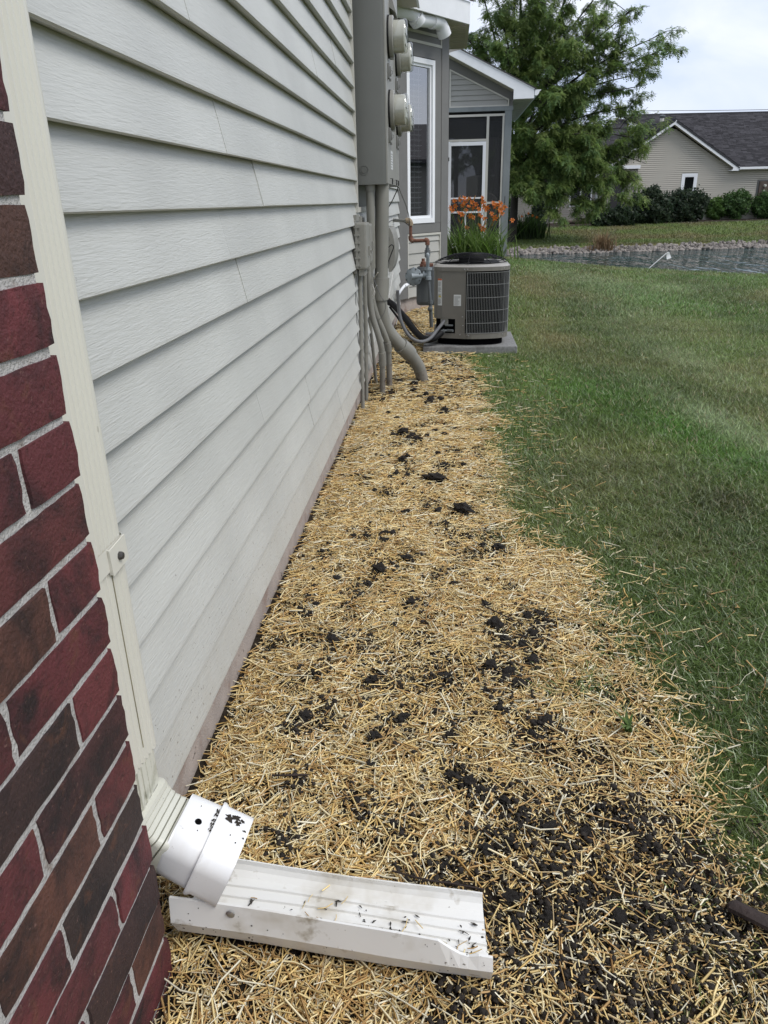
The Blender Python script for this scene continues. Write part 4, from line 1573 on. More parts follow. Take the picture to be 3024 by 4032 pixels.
mb.tube([bp3(0.315, 0.150, 2.428), bp3(0.375, 0.150, 2.434)], 0.060, 22)
mb.build('coupling', MT['trim_white'], vp)
mb = MB()
mb.tube(smooth_path([bp3(0.37, 0.150, 2.433), bp3(0.43, 0.150, 2.432), bp3(0.475, 0.150, 2.410), bp3(0.505, 0.150, 2.365)]), 0.056, 20, caps=False)
mb.tube([bp3(0.48, 0.150, 2.402), bp3(0.525, 0.150, 2.347)], 0.060, 22, caps=False)
mb.build('elbow', MT['trim_white'], vp)
cpipe = thing('condensate_pipe', 'thin white drain pipe bent along the bottom of the bay', 'drain pipe', (0.05, 6.9, 0.28))
mb = MB()
mb.tube(smooth_path([(0.03, 6.55, 0.235), (0.045, 6.65, 0.265), (0.075, 6.85, 0.302), (0.10, 6.98, 0.312), (0.20, 7.14, 0.314), (0.42, 7.45, 0.312)]), 0.0125, 12)
mb.build('pipe', MT['vinyl_white'], cpipe)
mb = MB()
mb.tube([(0.083, 6.89, 0.306), (0.112, 7.0, 0.3135)], 0.0155, 12)
mb.build('coupling', MT['vinyl_white'], cpipe)
wire('wire', 'limp pale wire dangling from the drain pipe to the straw', [(0.028, 6.50, 0.29), (0.03, 6.52, 0.23), (0.045, 6.6, 0.20), (0.05, 6.6, 0.12), (0.03, 6.5, 0.03)], 0.0035, 'wire_white', group=TG)

# ------------------------------------------------------------------ gas meter set
gs = thing('gas_meter', 'grey gas meter with a domed regulator and rusty feed pipe', 'gas meter', (0.26, 6.55, 0.15))
mb = MB()
GY = 6.45
mb.tube([(-0.01, GY + 0.25, 0.862), (0.08, GY + 0.05, 0.860), (0.140, GY, 0.858)], 0.0135, 12)
mb.build('feed_pipe', MT['conduit'], gs)
mb = MB()
mb.tube(smooth_path([(0.125, GY, 0.860), (0.150, GY, 0.860), (0.162, GY, 0.845), (0.164, GY, 0.822)], 4), 0.021, 12)
mb.build('pipe_fitting', MT['brass'], gs)
mb = MB()
mb.tube(smooth_path([(0.164, GY, 0.83), (0.164, GY, 0.745), (0.168, GY, 0.716), (0.195, GY, 0.708), (0.275, GY, 0.708), (0.296, GY, 0.704)], 5), 0.0125, 12)
mb.tube(smooth_path([(0.163, GY, 0.745), (0.165, GY, 0.716), (0.19, GY, 0.706)], 4), 0.0185, 12)
mb.tube(smooth_path([(0.278, GY, 0.710), (0.298, GY, 0.706), (0.300, GY, 0.672)], 4), 0.0185, 12)
mb.build('rusty_pipe', MT['rust'], gs)
mb = MB()
mb.cyl((0.300, GY, 0.680), (0.300, GY, 0.630), 0.0115, 12)
mb.cyl((0.300, GY, 0.650), (0.300, GY, 0.628), 0.0175, 8)
mb.cyl((0.300, GY, 0.634), (0.300, GY, 0.594), 0.0235, 8)
mb.lathe([(0.012, -0.03), (0.020, -0.024), (0.023, 0.0), (0.020, 0.024), (0.012, 0.03)], (0.299, GY, 0.592), (0, -1, 0), 14, close=True)
mb.build('shutoff_valve', MT['gas_dark'], gs)
mb = MB()
mb.tube(smooth_path([(0.298, GY - 0.03, 0.606), (0.304, GY - 0.035, 0.590), (0.303, GY - 0.02, 0.54), (0.302, GY, 0.48)], 5), 0.0145, 12)
mb.build('riser', MT['gas_grey'], gs)
mb = MB()
mb.lathe([(0.026, -0.045), (0.026, -0.02), (0.022, -0.018), (0.022, 0.03), (0.030, 0.032), (0.030, 0.05)], (0.307, GY, 0.445), (0, 0, 1), 14, close=True)
mb.cyl((0.307, GY, 0.445), (0.255, GY, 0.435), 0.020, 14)
mb.lathe([(0.030, 0.0), (0.030, 0.012)], (0.278, GY, 0.440), (-1, 0, -0.1), 14, close=True)
mb.build('valve_body', MT['gas_grey'], gs)
RD = Vector((-0.35, -0.93, 0.0)).normalized()
mb = MB()
mb.lathe([(0.0001, -0.035), (0.05, -0.034), (0.062, -0.012), (0.076, -0.008), (0.076, 0.006), (0.064, 0.010), (0.050, 0.022), (0.030, 0.028), (0.0001, 0.030)], (0.186, GY - 0.02, 0.428), RD, 8, smooth=False)
mb.tube([(0.170, GY - 0.052, 0.432), (0.262, GY - 0.035, 0.434)], [0.026, 0.018], 14)
reg = mb.build('regulator', MT['gas_grey'], gs)
mb = MB()
ru = RD.cross(Vector((0, 0, 1))).normalized()
for i in range(8):
    a = 2 * PI * (i + 0.5) / 8
    p_ = Vector((0.186, GY - 0.02, 0.428)) + (ru * math.cos(a) + Vector((0, 0, 1)) * math.sin(a)) * 0.066
    mb.lathe([(0.0055, 0.0), (0.0055, 0.016), (0.0001, 0.016)], p_, RD, 6, smooth=False)
mb.build('bolt', MT['gas_dark'], reg)
mb = MB()
mb.bbox2((0.205, GY + 0.04, 0.185), (0.375, GY + 0.19, 0.500), 0.030)
mb.build('meter_body', MT['gas_dark'], gs)
mb = MB()
mb.box2((0.235, GY + 0.06, 0.500), (0.345, GY + 0.17, 0.518))
mb.lathe([(0.022, 0.0), (0.022, 0.02), (0.014, 0.024), (0.014, 0.045)], (0.262, GY + 0.11, 0.515), (0, 0, 1), 12, close=True)
mb.build('meter_cap', MT['rust'], gs)
mb = MB()
mb.tube([(0.309, GY, 0.41), (0.322, GY - 0.01, 0.25), (0.326, GY - 0.01, 0.20)], 0.0125, 12)
mb.cyl((0.324, GY - 0.01, 0.235), (0.326, GY - 0.01, 0.205), 0.019, 8)
mb.tube([(0.326, GY - 0.01, 0.20), (0.331, GY - 0.01, 0.10), (0.338, GY - 0.01, -0.03)], 0.0155, 12)
mb.lathe([(0.012, -0.024), (0.021, -0.018), (0.023, 0.0), (0.021, 0.018), (0.012, 0.024)], (0.324, GY - 0.012, 0.165), (0, -1, 0), 12, close=True)
mb.build('outlet_pipe', MT['gas_dark'], gs)

# ------------------------------------------------------------------ condenser on its pad
pd = MB()
pd.bbox2((0.300, 5.315, -0.03), (0.962, 5.955, 0.052), 0.008)
tag(pd.build('equipment_pad', MT['pad']), 'square grey concrete pad under the air conditioning unit', 'concrete pad')
ACZ0, ACZ1 = 0.122, 0.560
ac = thing('air_conditioner', 'taupe outdoor air conditioning unit with black wire grille on a pad', 'air conditioner', (0.62, 5.63, 0.052))
# plan outline: rounded square with a broad service corner towards the camera
FR = [(0.375, 5.460), (0.384, 5.432), (0.402, 5.410), (0.432, 5.392), (0.590, 5.345), (0.640, 5.337), (0.700, 5.340), (0.770, 5.350), (0.830, 5.370), (0.868, 5.400), (0.890, 5.440), (0.898, 5.50),
      (0.898, 5.80), (0.880, 5.86), (0.82, 5.90), (0.46, 5.90), (0.39, 5.86), (0.375, 5.80)]


def outline_scaled(pts, d):
    cx0, cy0 = 0.637, 5.62
    out = []
    for x, y in pts:
        v = Vector((x - cx0, y - cy0))
        L0 = v.length
        v = v * ((L0 + d) / L0)
        out.append((cx0 + v.x, cy0 + v.y))
    return out


mb = MB()
mb.prism(outline_scaled(FR, -0.035), 'z', 0.052, 0.100)
mb.prism(outline_scaled(FR, -0.075), 'z', 0.0525, 0.112)
mb.build('base', MT['ac_dark'], ac)
mb = MB()
mb.prism(outline_scaled(FR, 0.002), 'z', 0.100, ACZ0 + 0.012)
mb.build('base_pan', MT['ac_panel'], ac)
mb = MB()
mb.prism(outline_scaled(FR, -0.018), 'z', ACZ0 + 0.013, ACZ1)
mb.build('coil', MT['ac_dark'], ac)


def wall_strip(mbx, pts, z0, z1, th=0.006):
    for (p, q) in zip(pts[:-1], pts[1:]):
        d = Vector((q[0] - p[0], q[1] - p[1]))
        nn = Vector((d.y, -d.x)).normalized() * th
        vs_ = [(p[0], p[1], z0), (q[0], q[1], z0), (q[0], q[1], z1), (p[0], p[1], z1)]
        vi = [(p[0] - nn.x, p[1] - nn.y, z0), (q[0] - nn.x, q[1] - nn.y, z0), (q[0] - nn.x, q[1] - nn.y, z1), (p[0] - nn.x, p[1] - nn.y, z1)]
        mbx.add(vs_ + vi, [(0, 1, 2, 3), (7, 6, 5, 4), (3, 2, 6, 7), (0, 4, 5, 1), (1, 5, 6, 2), (0, 3, 7, 4)])


mb = MB()
pan = [FR[-1], FR[0], FR[1], FR[2], FR[3], (0.594, 5.3438)]
wall_strip(mb, pan, 0.235, ACZ1)
mb.build('service_panel', MT['ac_panel'], ac)
mb = MB()
wall_strip(mb, [(0.525, 5.3643), (0.592, 5.3444)], ACZ0 + 0.01, 0.235)
wall_strip(mb, [(0.398, 5.450), (0.420, 5.432), (0.527, 5.398)], ACZ0 + 0.01, 0.237)
mb.build('corner_post', MT['ac_panel'], ac)
mb = MB()
mb.box((0.450, 5.395, 0.215), (0.055, 0.004, 0.045), 0, Matrix.Rotation(-0.29, 3, 'Z'))
mb.build('conduit_bracket', MT['steel_light'], ac)
mb = MB()
mb.cyl((0.40, 5.37, 0.150), (0.47, 5.385, 0.153), 0.0085, 10)
mb.cyl((0.44, 5.378, 0.150), (0.450, 5.381, 0.152), 0.014, 6)
mb.cyl((0.47, 5.385, 0.153), (0.51, 5.36, 0.155), 0.010, 10)
mb.cyl((0.455, 5.38, 0.19), (0.51, 5.375, 0.188), 0.007, 10)
mb.build('service_valve', MT['gas_dark'], ac)
mb = MB()                                     # grille
gpts = [(0.600, 5.3415), (0.640, 5.337), (0.700, 5.340), (0.770, 5.350), (0.830, 5.370), (0.868, 5.400), (0.890, 5.440), (0.898, 5.50), (0.898, 5.80), (0.880, 5.86)]
gv = [Vector((x, y, 0)) for x, y in outline_scaled(gpts, 0.004)]
segl = [0]
for a, b in zip(gv[:-1], gv[1:]):
    segl.append(segl[-1] + (b - a).length)


def g_at(s_):
    for i in range(len(gv) - 1):
        if s_ <= segl[i + 1]:
            return gv[i].lerp(gv[i + 1], (s_ - segl[i]) / (segl[i + 1] - segl[i]))
    return gv[-1]


hz_ = [0.140, 0.208, 0.294, 0.380, 0.466, 0.545]
s_ = 0.004
i = 0
GR = []
while s_ < segl[-1]:
    p_ = g_at(s_)
    GR.append(((p_.x, p_.y, 0.136), (p_.x, p_.y, 0.548), 0.0022 if i % 24 in (0,) else 0.0011))
    s_ += 0.0112
    i += 1
for a, b, r in GR:
    mb.tube([a, b], r, 4, caps=False)
o_g = mb.build('grille', MT['ac_wire'], ac)
mb = MB()
for z in hz_:
    mb.tube([(p.x, p.y, z) for p in [g_at(segl[-1] * t) for t in np.linspace(0, 1, 24)]], 0.0016, 4)
mb.build('grille_hoop', MT['ac_wire'], ac)
mb = MB()                                     # lid
mb.prism(outline_scaled(FR, 0.006), 'z', 0.556, 0.582)
mb.build('lid_rim', MT['ac_panel'], ac)
mb = MB()
ro, ri = outline_scaled(FR, 0.003), outline_scaled(FR, -0.045)
n = len(FR)
vs = [(x, y, 0.582) for x, y in ro] + [(x, y, 0.594) for x, y in outline_scaled(FR, -0.02)] + [(x, y, 0.597) for x, y in ri]
nf = n
fs = [(i * n + j, i * n + (j + 1) % n, (i + 1) * n + (j + 1) % n, (i + 1) * n + j) for i in range(2) for j in range(n)]
m_c = 24
circ = [(0.637 + 0.228 * math.cos(2 * PI * k / n + PI * 1.15), 5.62 + 0.228 * math.sin(2 * PI * k / n + PI * 1.15), 0.590) for k in range(n)]
vs += circ
fs += [(2 * n + j, 2 * n + (j + 1) % n, 3 * n + (j + 1) % n, 3 * n + j) for j in range(n)]
mb.add(vs, fs)
mb.build('lid', MT['ac_lid'], ac)
mb = MB()
mb.lathe([(0.0001, 0.004), (0.235, 0.004)], (0.637, 5.62, 0.582), (0, 0, 1), 28)
mb.build('fan_well', MT['ac_dark'], ac)
mb = MB()
for k in range(12):
    t = k / 11
    r = 0.258 * (1 - t) + 0.045 * t
    z = 0.602 + 0.054 * math.sin(t * PI / 2 * 1.0) ** 0.8
    mb.tube([(0.637 + r * math.cos(a), 5.62 + r * math.sin(a), z) for a in np.linspace(0, 2 * PI, 37)], 0.0022, 5, caps=False)
for k in range(10):
    a = 2 * PI * k / 10 + 0.2
    mb.tube([(0.637 + r * math.cos(a), 5.62 + r * math.sin(a), 0.600 + 0.054 * math.sin(max(0.258 - r, 0.0) / 0.213 * PI / 2) ** 0.8) for r in (0.262, 0.23, 0.20, 0.15, 0.10, 0.045)], 0.0026, 5)
mb.build('fan_guard', MT['black'], ac)
mb = MB()
mb.lathe([(0.09, 0.602), (0.09, 0.628), (0.06, 0.634), (0.0001, 0.635)], (0.637, 5.62, 0.0), (0, 0, 1), 20)
mb.build('fan_motor', MT['ac_dark'], ac)
for k in range(3):
    a0 = 2 * PI * k / 3
    mb = MB()
    vs = []
    for r in (0.07, 0.14, 0.20):
        for j, da in enumerate((-0.42, 0, 0.42)):
            vs.append((0.637 + r * math.cos(a0 + da), 5.62 + r * math.sin(a0 + da), 0.597 + 0.012 * (da)))
    mb.add(vs, [(i * 3 + j, i * 3 + j + 1, i * 3 + j + 4, i * 3 + j + 3) for i in range(2) for j in range(2)])
    mb.build('fan_blade', MT['black'], ac)
# stickers on the service panel
pa, pb = Vector((0.432, 5.392, 0)), Vector((0.594, 5.3438, 0))
pdv = (pb - pa).normalized()
pn = Vector((pdv.y, -pdv.x, 0))


def sticker(origin, dirv, w, h, z0, parent, rows, head=None):
    nn = Vector((dirv.y, -dirv.x, 0))
    def q(a, z, o):
        return origin + dirv * a + nn * o + Vector((0, 0, z))
    def slab(mbx, a0, a1, z0_, z1_, o0, o1):
        vs_ = [q(a, z, o) for a in (a0, a1) for z in (z0_, z1_) for o in (o0, o1)]
        mbx.add(vs_, [(0, 1, 3, 2), (4, 6, 7, 5), (0, 4, 5, 1), (2, 3, 7, 6), (0, 2, 6, 4), (1, 5, 7, 3)])
    mbx = MB()
    slab(mbx, 0, w, z0, z0 + h, 0.0005, 0.0015)
    lab = mbx.build('label', MT['label_white'], parent)
    mbx = MB()
    rr_ = random.Random(int(h * 1e4))
    for i in range(rows):
        zz = z0 + h * (0.06 + 0.84 * i / rows)
        if rr_.random() < 0.12:
            continue
        slab(mbx, w * 0.08, w * rr_.uniform(0.55, 0.94), zz, zz + h * 0.35 / rows, 0.0015, 0.0019)
    mbx.build('print', MT['label_text'], lab)
    if head:
        mbx = MB()
        slab(mbx, 0, w, z0 + h * 0.94, z0 + h, 0.0015, 0.0020)
        mbx.build('print', MT['label_orange'], lab)
        mbx = MB()
        slab(mbx, w * 0.2, w * 0.8, z0 + h * 0.30, z0 + h * 0.37, 0.0015, 0.0021)
        mbx.build('print', MT['label_yellow'], lab)


sticker(pa + pdv * 0.085, pdv, 0.052, 0.075, 0.325, ac, 9)
pa2 = Vector((FR[2][0], FR[2][1], 0))
sticker(pa2 + Vector((0.001, -0.001, 0)), (Vector((0.432, 5.392, 0)) - pa2).normalized(), 0.033, 0.180, 0.325, ac, 24, True)
mb = MB()
for (x, y, z) in ((0.575, 5.3492, 0.252), (0.580, 5.348, 0.192), (0.560, 5.352, 0.128), (0.610, 5.338, 0.128), (0.605, 5.338, 0.569), (0.585, 5.345, 0.569), (0.62, 5.335, 0.124), (0.86, 5.39, 0.126), (0.855, 5.384, 0.569)):
    mb.lathe([(0.0042, 0.0), (0.0042, 0.006), (0.0001, 0.007)], (x, y, z), (-0.2, -1, 0), 6)
mb.build('screw', MT['chrome'], ac)
wire('flex_conduit', 'grey flexible electric conduit looping from the wall to the unit', [(0.145, 5.02, 0.47), (0.150, 5.05, 0.36), (0.165, 5.05, 0.27), (0.215, 5.05, 0.175), (0.285, 5.08, 0.130), (0.350, 5.16, 0.134), (0.405, 5.28, 0.180), (0.448, 5.385, 0.218)], 0.0115, 'flex', 'conduit', n=10)
wire('refrigerant_line', 'thick black insulated refrigerant line sloping from the wall to the unit', [(0.02, 5.75, 0.315), (0.07, 5.68, 0.295), (0.15, 5.55, 0.235), (0.215, 5.48, 0.165), (0.26, 5.42, 0.125), (0.31, 5.36, 0.098), (0.37, 5.335, 0.105), (0.43, 5.37, 0.143)], 0.0235, 'black', 'pipe', n=12)
wire('refrigerant_line', 'thin black line under the thick insulated one', [(0.04, 5.72, 0.275), (0.12, 5.56, 0.205), (0.18, 5.5, 0.135), (0.25, 5.4, 0.085), (0.33, 5.32, 0.085), (0.43, 5.38, 0.14)], 0.008, 'black', 'pipe', n=8)
wire('wire', 'thin brown thermostat wire along the black insulated line', [(0.03, 5.78, 0.335), (0.12, 5.6, 0.285), (0.21, 5.52, 0.21), (0.30, 5.46, 0.125), (0.38, 5.42, 0.11)], 0.0025, 'rust', group=TG)

# ------------------------------------------------------------------ screened porch
PYF = 16.0
po = thing('screened_porch', 'grey screened porch with a white screen door and sloping white rake', 'porch', (1.0, PYF, 0.0))


def pbox(mbx, x0, x1, z0, z1, y0=PYF, th=0.09):
    mbx.box2((x0, y0, z0), (x1, y0 + th, z1))


mb = MB()
mb.box2((1.495, PYF - 0.01, -0.25), (1.628, PYF + 0.12, 2.536))
mb.build('post', MT['post_grey'], po)
mb = MB()
mb.box2((1.545, PYF - 0.012, 0.93), (1.556, PYF - 0.008, 1.05))
mb.box2((1.540, PYF - 0.012, 0.86), (1.548, PYF - 0.008, 0.95))
mb.build('wood_split', MT['dark_room'], po)
mb = MB()
mb.box2((0.36, PYF - 0.012, 2.538), (1.645, PYF + 0.12, 2.612))
mb.build('beam', MT['post_grey'], po)
mb = MB()
mb.box2((0.25, PYF + 0.02, -0.1), (1.62, 20.0, 0.10))
mb.build('porch_floor', MT['pad'], po)
mb = MB()
mb.prism([(0.36, 2.612), (1.64, 2.612), (1.64, 2.86), (1.60, 2.86), (0.36, 3.50)], 'y', PYF + 0.03, PYF + 0.07)
mb.build('gable_board', MT['trim_grey'], po)
mb = MB()
mb.box2((0.445, PYF + 0.0, 2.614), (0.472, PYF + 0.03, 3.23))
mb.box2((0.472, PYF + 0.0, 2.614), (1.565, PYF + 0.03, 2.636))
mb.box2((1.540, PYF + 0.0, 2.636), (1.565, PYF + 0.03, 2.712))
mb.prism([(0.445, 3.23), (0.445, 3.255), (1.565, 2.728), (1.565, 2.700)], 'y', PYF - 0.001, PYF + 0.0305)
mb.build('channel_trim', MT['trim_cream'], po)
z0 = 2.637
while z0 < 3.22:
    z1 = min(z0 + 0.0885, 3.225)
    xr = lambda z: 0.445 + (3.235 - z) / (3.235 - 2.705) * 1.115
    xa, xb = min(xr(z0), 1.54), min(xr(z1), 1.54)
    mb = MB()
    yo, yi = PYF + 0.005, PYF + 0.022
    vs = [(0.472, yo, z0), (xa, yo, z0), (max(xb, 0.474), yi, z1), (0.472, yi, z1), (0.472, PYF + 0.03, z0), (xa, PYF + 0.03, z0), (max(xb, 0.474), PYF + 0.03, z1), (0.472, PYF + 0.03, z1)]
    mb.add(vs, [(0, 1, 2, 3), (7, 6, 5, 4), (0, 4, 5, 1), (3, 2, 6, 7), (0, 3, 7, 4), (1, 5, 6, 2)])
    mb.build('siding_plank', MT['siding_porch_shaded'], po)
    z0 += 0.0885
mb = MB()                                     # white rake, return and drip edge
mb.prism([(0.30, 3.505), (1.62, 2.848), (1.62, 2.692), (1.992, 2.695), (1.992, 2.832), (0.30, 3.640)], 'y', PYF - 0.30, PYF - 0.275)
mb.build('rake_board', MT['trim_white'], po)
mb = MB()
mb.prism([(0.30, 3.642), (1.992, 2.834), (2.003, 2.850), (0.30, 3.672)], 'y', PYF - 0.305, PYF - 0.27)
mb.build('drip_edge', MT['trim_white'], po)
mb = MB()
mb.prism([(0.10, 3.768), (2.03, 2.838), (2.03, 2.856), (0.10, 3.788)], 'y', PYF - 0.32, 20.3)
mb.build('roof', MT['shingle'], po)
mb = MB()
mb.prism([(0.36, 3.47), (1.62, 2.842), (1.62, 2.852), (0.36, 3.48)], 'y', PYF - 0.275, PYF + 0.03)
mb.build('rake_soffit', MT['soffit'], po)
for k in range(20):
    mb = MB()
    y0 = PYF - 0.25 + k * 0.21
    mb.box2((1.63, y0, 2.688 + 0.004 * (k % 2)), (1.985, y0 + 0.205, 2.698))
    mb.build('soffit_panel', MT['soffit'], po)
mb = MB()
mb.box2((1.988, PYF - 0.27, 2.70), (2.004, 20.3, 2.83))
mb.build('side_fascia', MT['trim_white'], po)
mb = MB()                                     # gutter with an ogee end
mb.prism([(2.005, 2.74), (2.05, 2.74), (2.075, 2.765), (2.085, 2.80), (2.118, 2.825), (2.116, 2.832), (2.005, 2.832)], 'y', PYF - 0.30, 20.3)
mb.build('gutter', MT['trim_white'], po)
mb = MB()
mb.tube(smooth_path([(1.76, 19.2, 2.60), (1.80, 19.2, 2.50), (1.76, 19.2, 2.40), (1.66, 19.2, 2.33)]), 0.04, 10)
mb.build('gutter_elbow', MT['trim_white'], po)
mb = MB()                                     # cream screen framing
pbox(mb, 0.36, 1.497, 2.452, 2.492, PYF + 0.0, 0.05)
pbox(mb, 0.36, 1.158, 2.035, 2.072, PYF + 0.001, 0.05)
pbox(mb, 1.158, 1.205, 0.12, 2.452, PYF + 0.0, 0.055)
pbox(mb, 1.455, 1.490, 0.12, 2.452, PYF + 0.0, 0.052)
pbox(mb, 1.205, 1.455, 0.915, 0.955, PYF + 0.001, 0.05)
pbox(mb, 1.205, 1.455, 0.12, 0.165, PYF + 0.001, 0.05)
mb.build('screen_frame', MT['trim_cream'], po)
mb = MB()
mb.box2((0.30, PYF + 0.024, 2.072), (1.158, PYF + 0.027, 2.452))
mb.build('screen_panel', MT['screen'], po)
mb = MB()
mb.box2((1.205, PYF + 0.024, 0.955), (1.455, PYF + 0.027, 2.452))
mb.build('screen_panel', MT['screen'], po)
mb = MB()
mb.box2((1.205, PYF + 0.024, 0.165), (1.455, PYF + 0.027, 0.915))
mb.build('screen_panel', MT['screen'], po)
mb = MB()
for a in ((0.438, 0.492, 0.11, 2.026), (1.098, 1.156, 0.11, 2.026)):
    pbox(mb, a[0], a[1], a[2], a[3], PYF - 0.01, 0.035)
for a in ((0.492, 1.098, 1.962, 2.026), (0.492, 1.098, 1.016, 1.044), (0.492, 1.098, 0.757, 0.790), (0.492, 1.098, 0.11, 0.20), (0.775, 0.805, 0.20, 0.757)):
    pbox(mb, a[0], a[1], a[2], a[3], PYF - 0.009, 0.032)
door = mb.build('screen_door', MT['vinyl_white'], po)
mb = MB()
mb.box2((0.490, PYF + 0.006, 0.20), (1.100, PYF + 0.009, 1.965))
mb.build('door_screen', MT['screen'], door)
mb = MB()
mb.box2((1.118, PYF - 0.030, 0.98), (1.128, PYF - 0.010, 1.07))
mb.build('handle', MT['black'], door)
mb = MB()
mb.box2((0.420, PYF - 0.016, 1.70), (0.455, PYF - 0.009, 1.765))
mb.build('hinge', MT['black'], door)
mb = MB()                                     # structure seen through the screens
mb.box2((0.20, 19.85, -0.1), (1.62, 19.95, 0.9))
mb.box2((0.30, PYF + 0.1, 2.36), (1.62, 20.0, 2.44))
for x_ in (0.62, 1.60):
    mb.box2((x_ - 0.05, 19.84, 0.0), (x_ + 0.05, 19.96, 2.5))
mb.box2((1.50, 17.9, 0.0), (1.61, 18.0, 2.5))
mb.build('back_frame', MT['trim_grey'], po)
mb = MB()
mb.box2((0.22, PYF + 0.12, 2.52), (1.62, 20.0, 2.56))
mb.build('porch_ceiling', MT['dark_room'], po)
mb = MB()
mb.box2((0.18, PYF + 0.12, 0.0), (0.24, 20.0, 2.5))
mb.build('house_side', MT['siding_taupe'], po)
ch = thing('porch_chair', 'arched slat-back chair seen through the porch screen', 'chair', (1.30, 17.2, 0.10))
mb = MB()
for i in range(9):
    x = 1.16 + i * 0.035
    mb.box2((x, 17.30, 0.50), (x + 0.014, 17.32, 1.02 + 0.09 * math.sin(PI * i / 8)))
mb.build('slat', MT['trim_cream'], ch)
mb = MB()
mb.tube([(1.14 + 0.32 * t, 17.31, 1.00 + 0.11 * math.sin(PI * t)) for t in np.linspace(0, 1, 9)], 0.016, 6)
mb.tube([(1.14, 17.31, 0.1), (1.14, 17.31, 1.0)], 0.015, 6)
mb.tube([(1.46, 17.31, 0.1), (1.46, 17.31, 1.0)], 0.015, 6)
mb.build('backrest', MT['trim_cream'], ch)
mb = MB()
mb.box2((1.12, 16.9, 0.50), (1.48, 17.31, 0.53))
mb.build('seat', MT['trim_cream'], ch)
for x_ in (1.14, 1.46):
    mb = MB()
    mb.box2((x_ - 0.016, 16.9, 0.10), (x_ + 0.016, 16.93, 0.50))
    mb.build('leg', MT['trim_cream'], ch)


# ------------------------------------------------------------------ plants
def strap_leaves(n, cx0, cy0, sx, sy, h0, h1, w, rng, base_z, cols, spread=1.0, segs=5):
    """arching strap leaves; returns V,F,col"""
    Vs, Fs, Cs = [], [], []
    o = 0
    for i in range(n):
        a = rng.uniform(0, 2 * PI)
        px, py = cx0 + rng.normal(0, sx), cy0 + rng.normal(0, sy)
        h = rng.uniform(h0, h1)
        out = rng.uniform(0.25, 0.9) * h * spread
        ww = w * rng.uniform(0.6, 1.2)
        dx, dy = math.cos(a), math.sin(a)
        col = np.array(cols[rng.integers(len(cols))]) * rng.uniform(0.7, 1.25)
        droop = rng.uniform(0.1, 0.75)
        for k in range(segs + 1):
            t = k / segs
            r = out * t ** 1.3
            z = base_z + h * (1.35 * t - droop * t ** 2.4)
            hw = ww * (1 - t ** 2.2) * 0.5 + 0.0008
            Vs.append((px + dx * r - dy * hw, py + dy * r + dx * hw, z + 0.15 * hw))
            Vs.append((px + dx * r + dy * hw, py + dy * r - dx * hw, z + 0.15 * hw))
            Cs += [col * (0.75 + 0.35 * t)] * 2
        for k in range(segs):
            b = o + 2 * k
            Fs.append((b, b + 1, b + 3, b + 2))
        o += 2 * (segs + 1)
    return np.array(Vs), np.array(Fs), np.array(Cs)


GREENS = [(0.110, 0.200, 0.035), (0.150, 0.255, 0.050), (0.080, 0.155, 0.030), (0.19, 0.27, 0.085)]


def flower_mesh(seed):
    r = random.Random(seed)
    vs, fs, cs = [], [], []
    for i in range(6):
        a = 2 * PI * i / 6 + r.uniform(-0.15, 0.15)
        L0 = r.uniform(0.055, 0.070)
        w0 = 0.013 if i % 2 else 0.019
        o = len(vs)
        for t, rad, z, w in ((0, 0.004, 0.0, 0.004), (0.4, 0.35, 0.030, 0.9), (0.75, 0.78, 0.034, 0.85), (1.0, 1.0, r.uniform(0.008, 0.022), 0.1)):
            rr_ = rad * L0 if t else 0.004
            hw = w0 * w if t else 0.004
            c_ = (0.56, 0.150, 0.026) if t > 0.3 else (0.56, 0.27, 0.03)
            f_ = r.uniform(0.85, 1.15)
            for sgn in (-1, 1):
                vs.append((rr_ * math.cos(a) - sgn * hw * math.sin(a), rr_ * math.sin(a) + sgn * hw * math.cos(a), z + 0.004 * abs(sgn)))
                cs.append((c_[0] * f_, c_[1] * f_, c_[2] * f_))
        fs += [(o + 2 * k, o + 2 * k + 1, o + 2 * k + 3, o + 2 * k + 2) for k in range(3)]
    # throat
    o = len(vs)
    for k in range(6):
        a = 2 * PI * k / 6
        vs += [(0.004 * math.cos(a), 0.004 * math.sin(a), 0.0), (0.0022 * math.cos(a), 0.0022 * math.sin(a), -0.035)]
        cs += [(0.55, 0.20, 0.03), (0.15, 0.20, 0.04)]
    for k in range(6):
        k2 = (k + 1) % 6
        fs.append((o + 2 * k, o + 2 * k2, o + 2 * k2 + 1, o + 2 * k + 1))
    return np_mesh('flower', np.array(vs), np.array(fs), np.array(cs), MT['petal'])


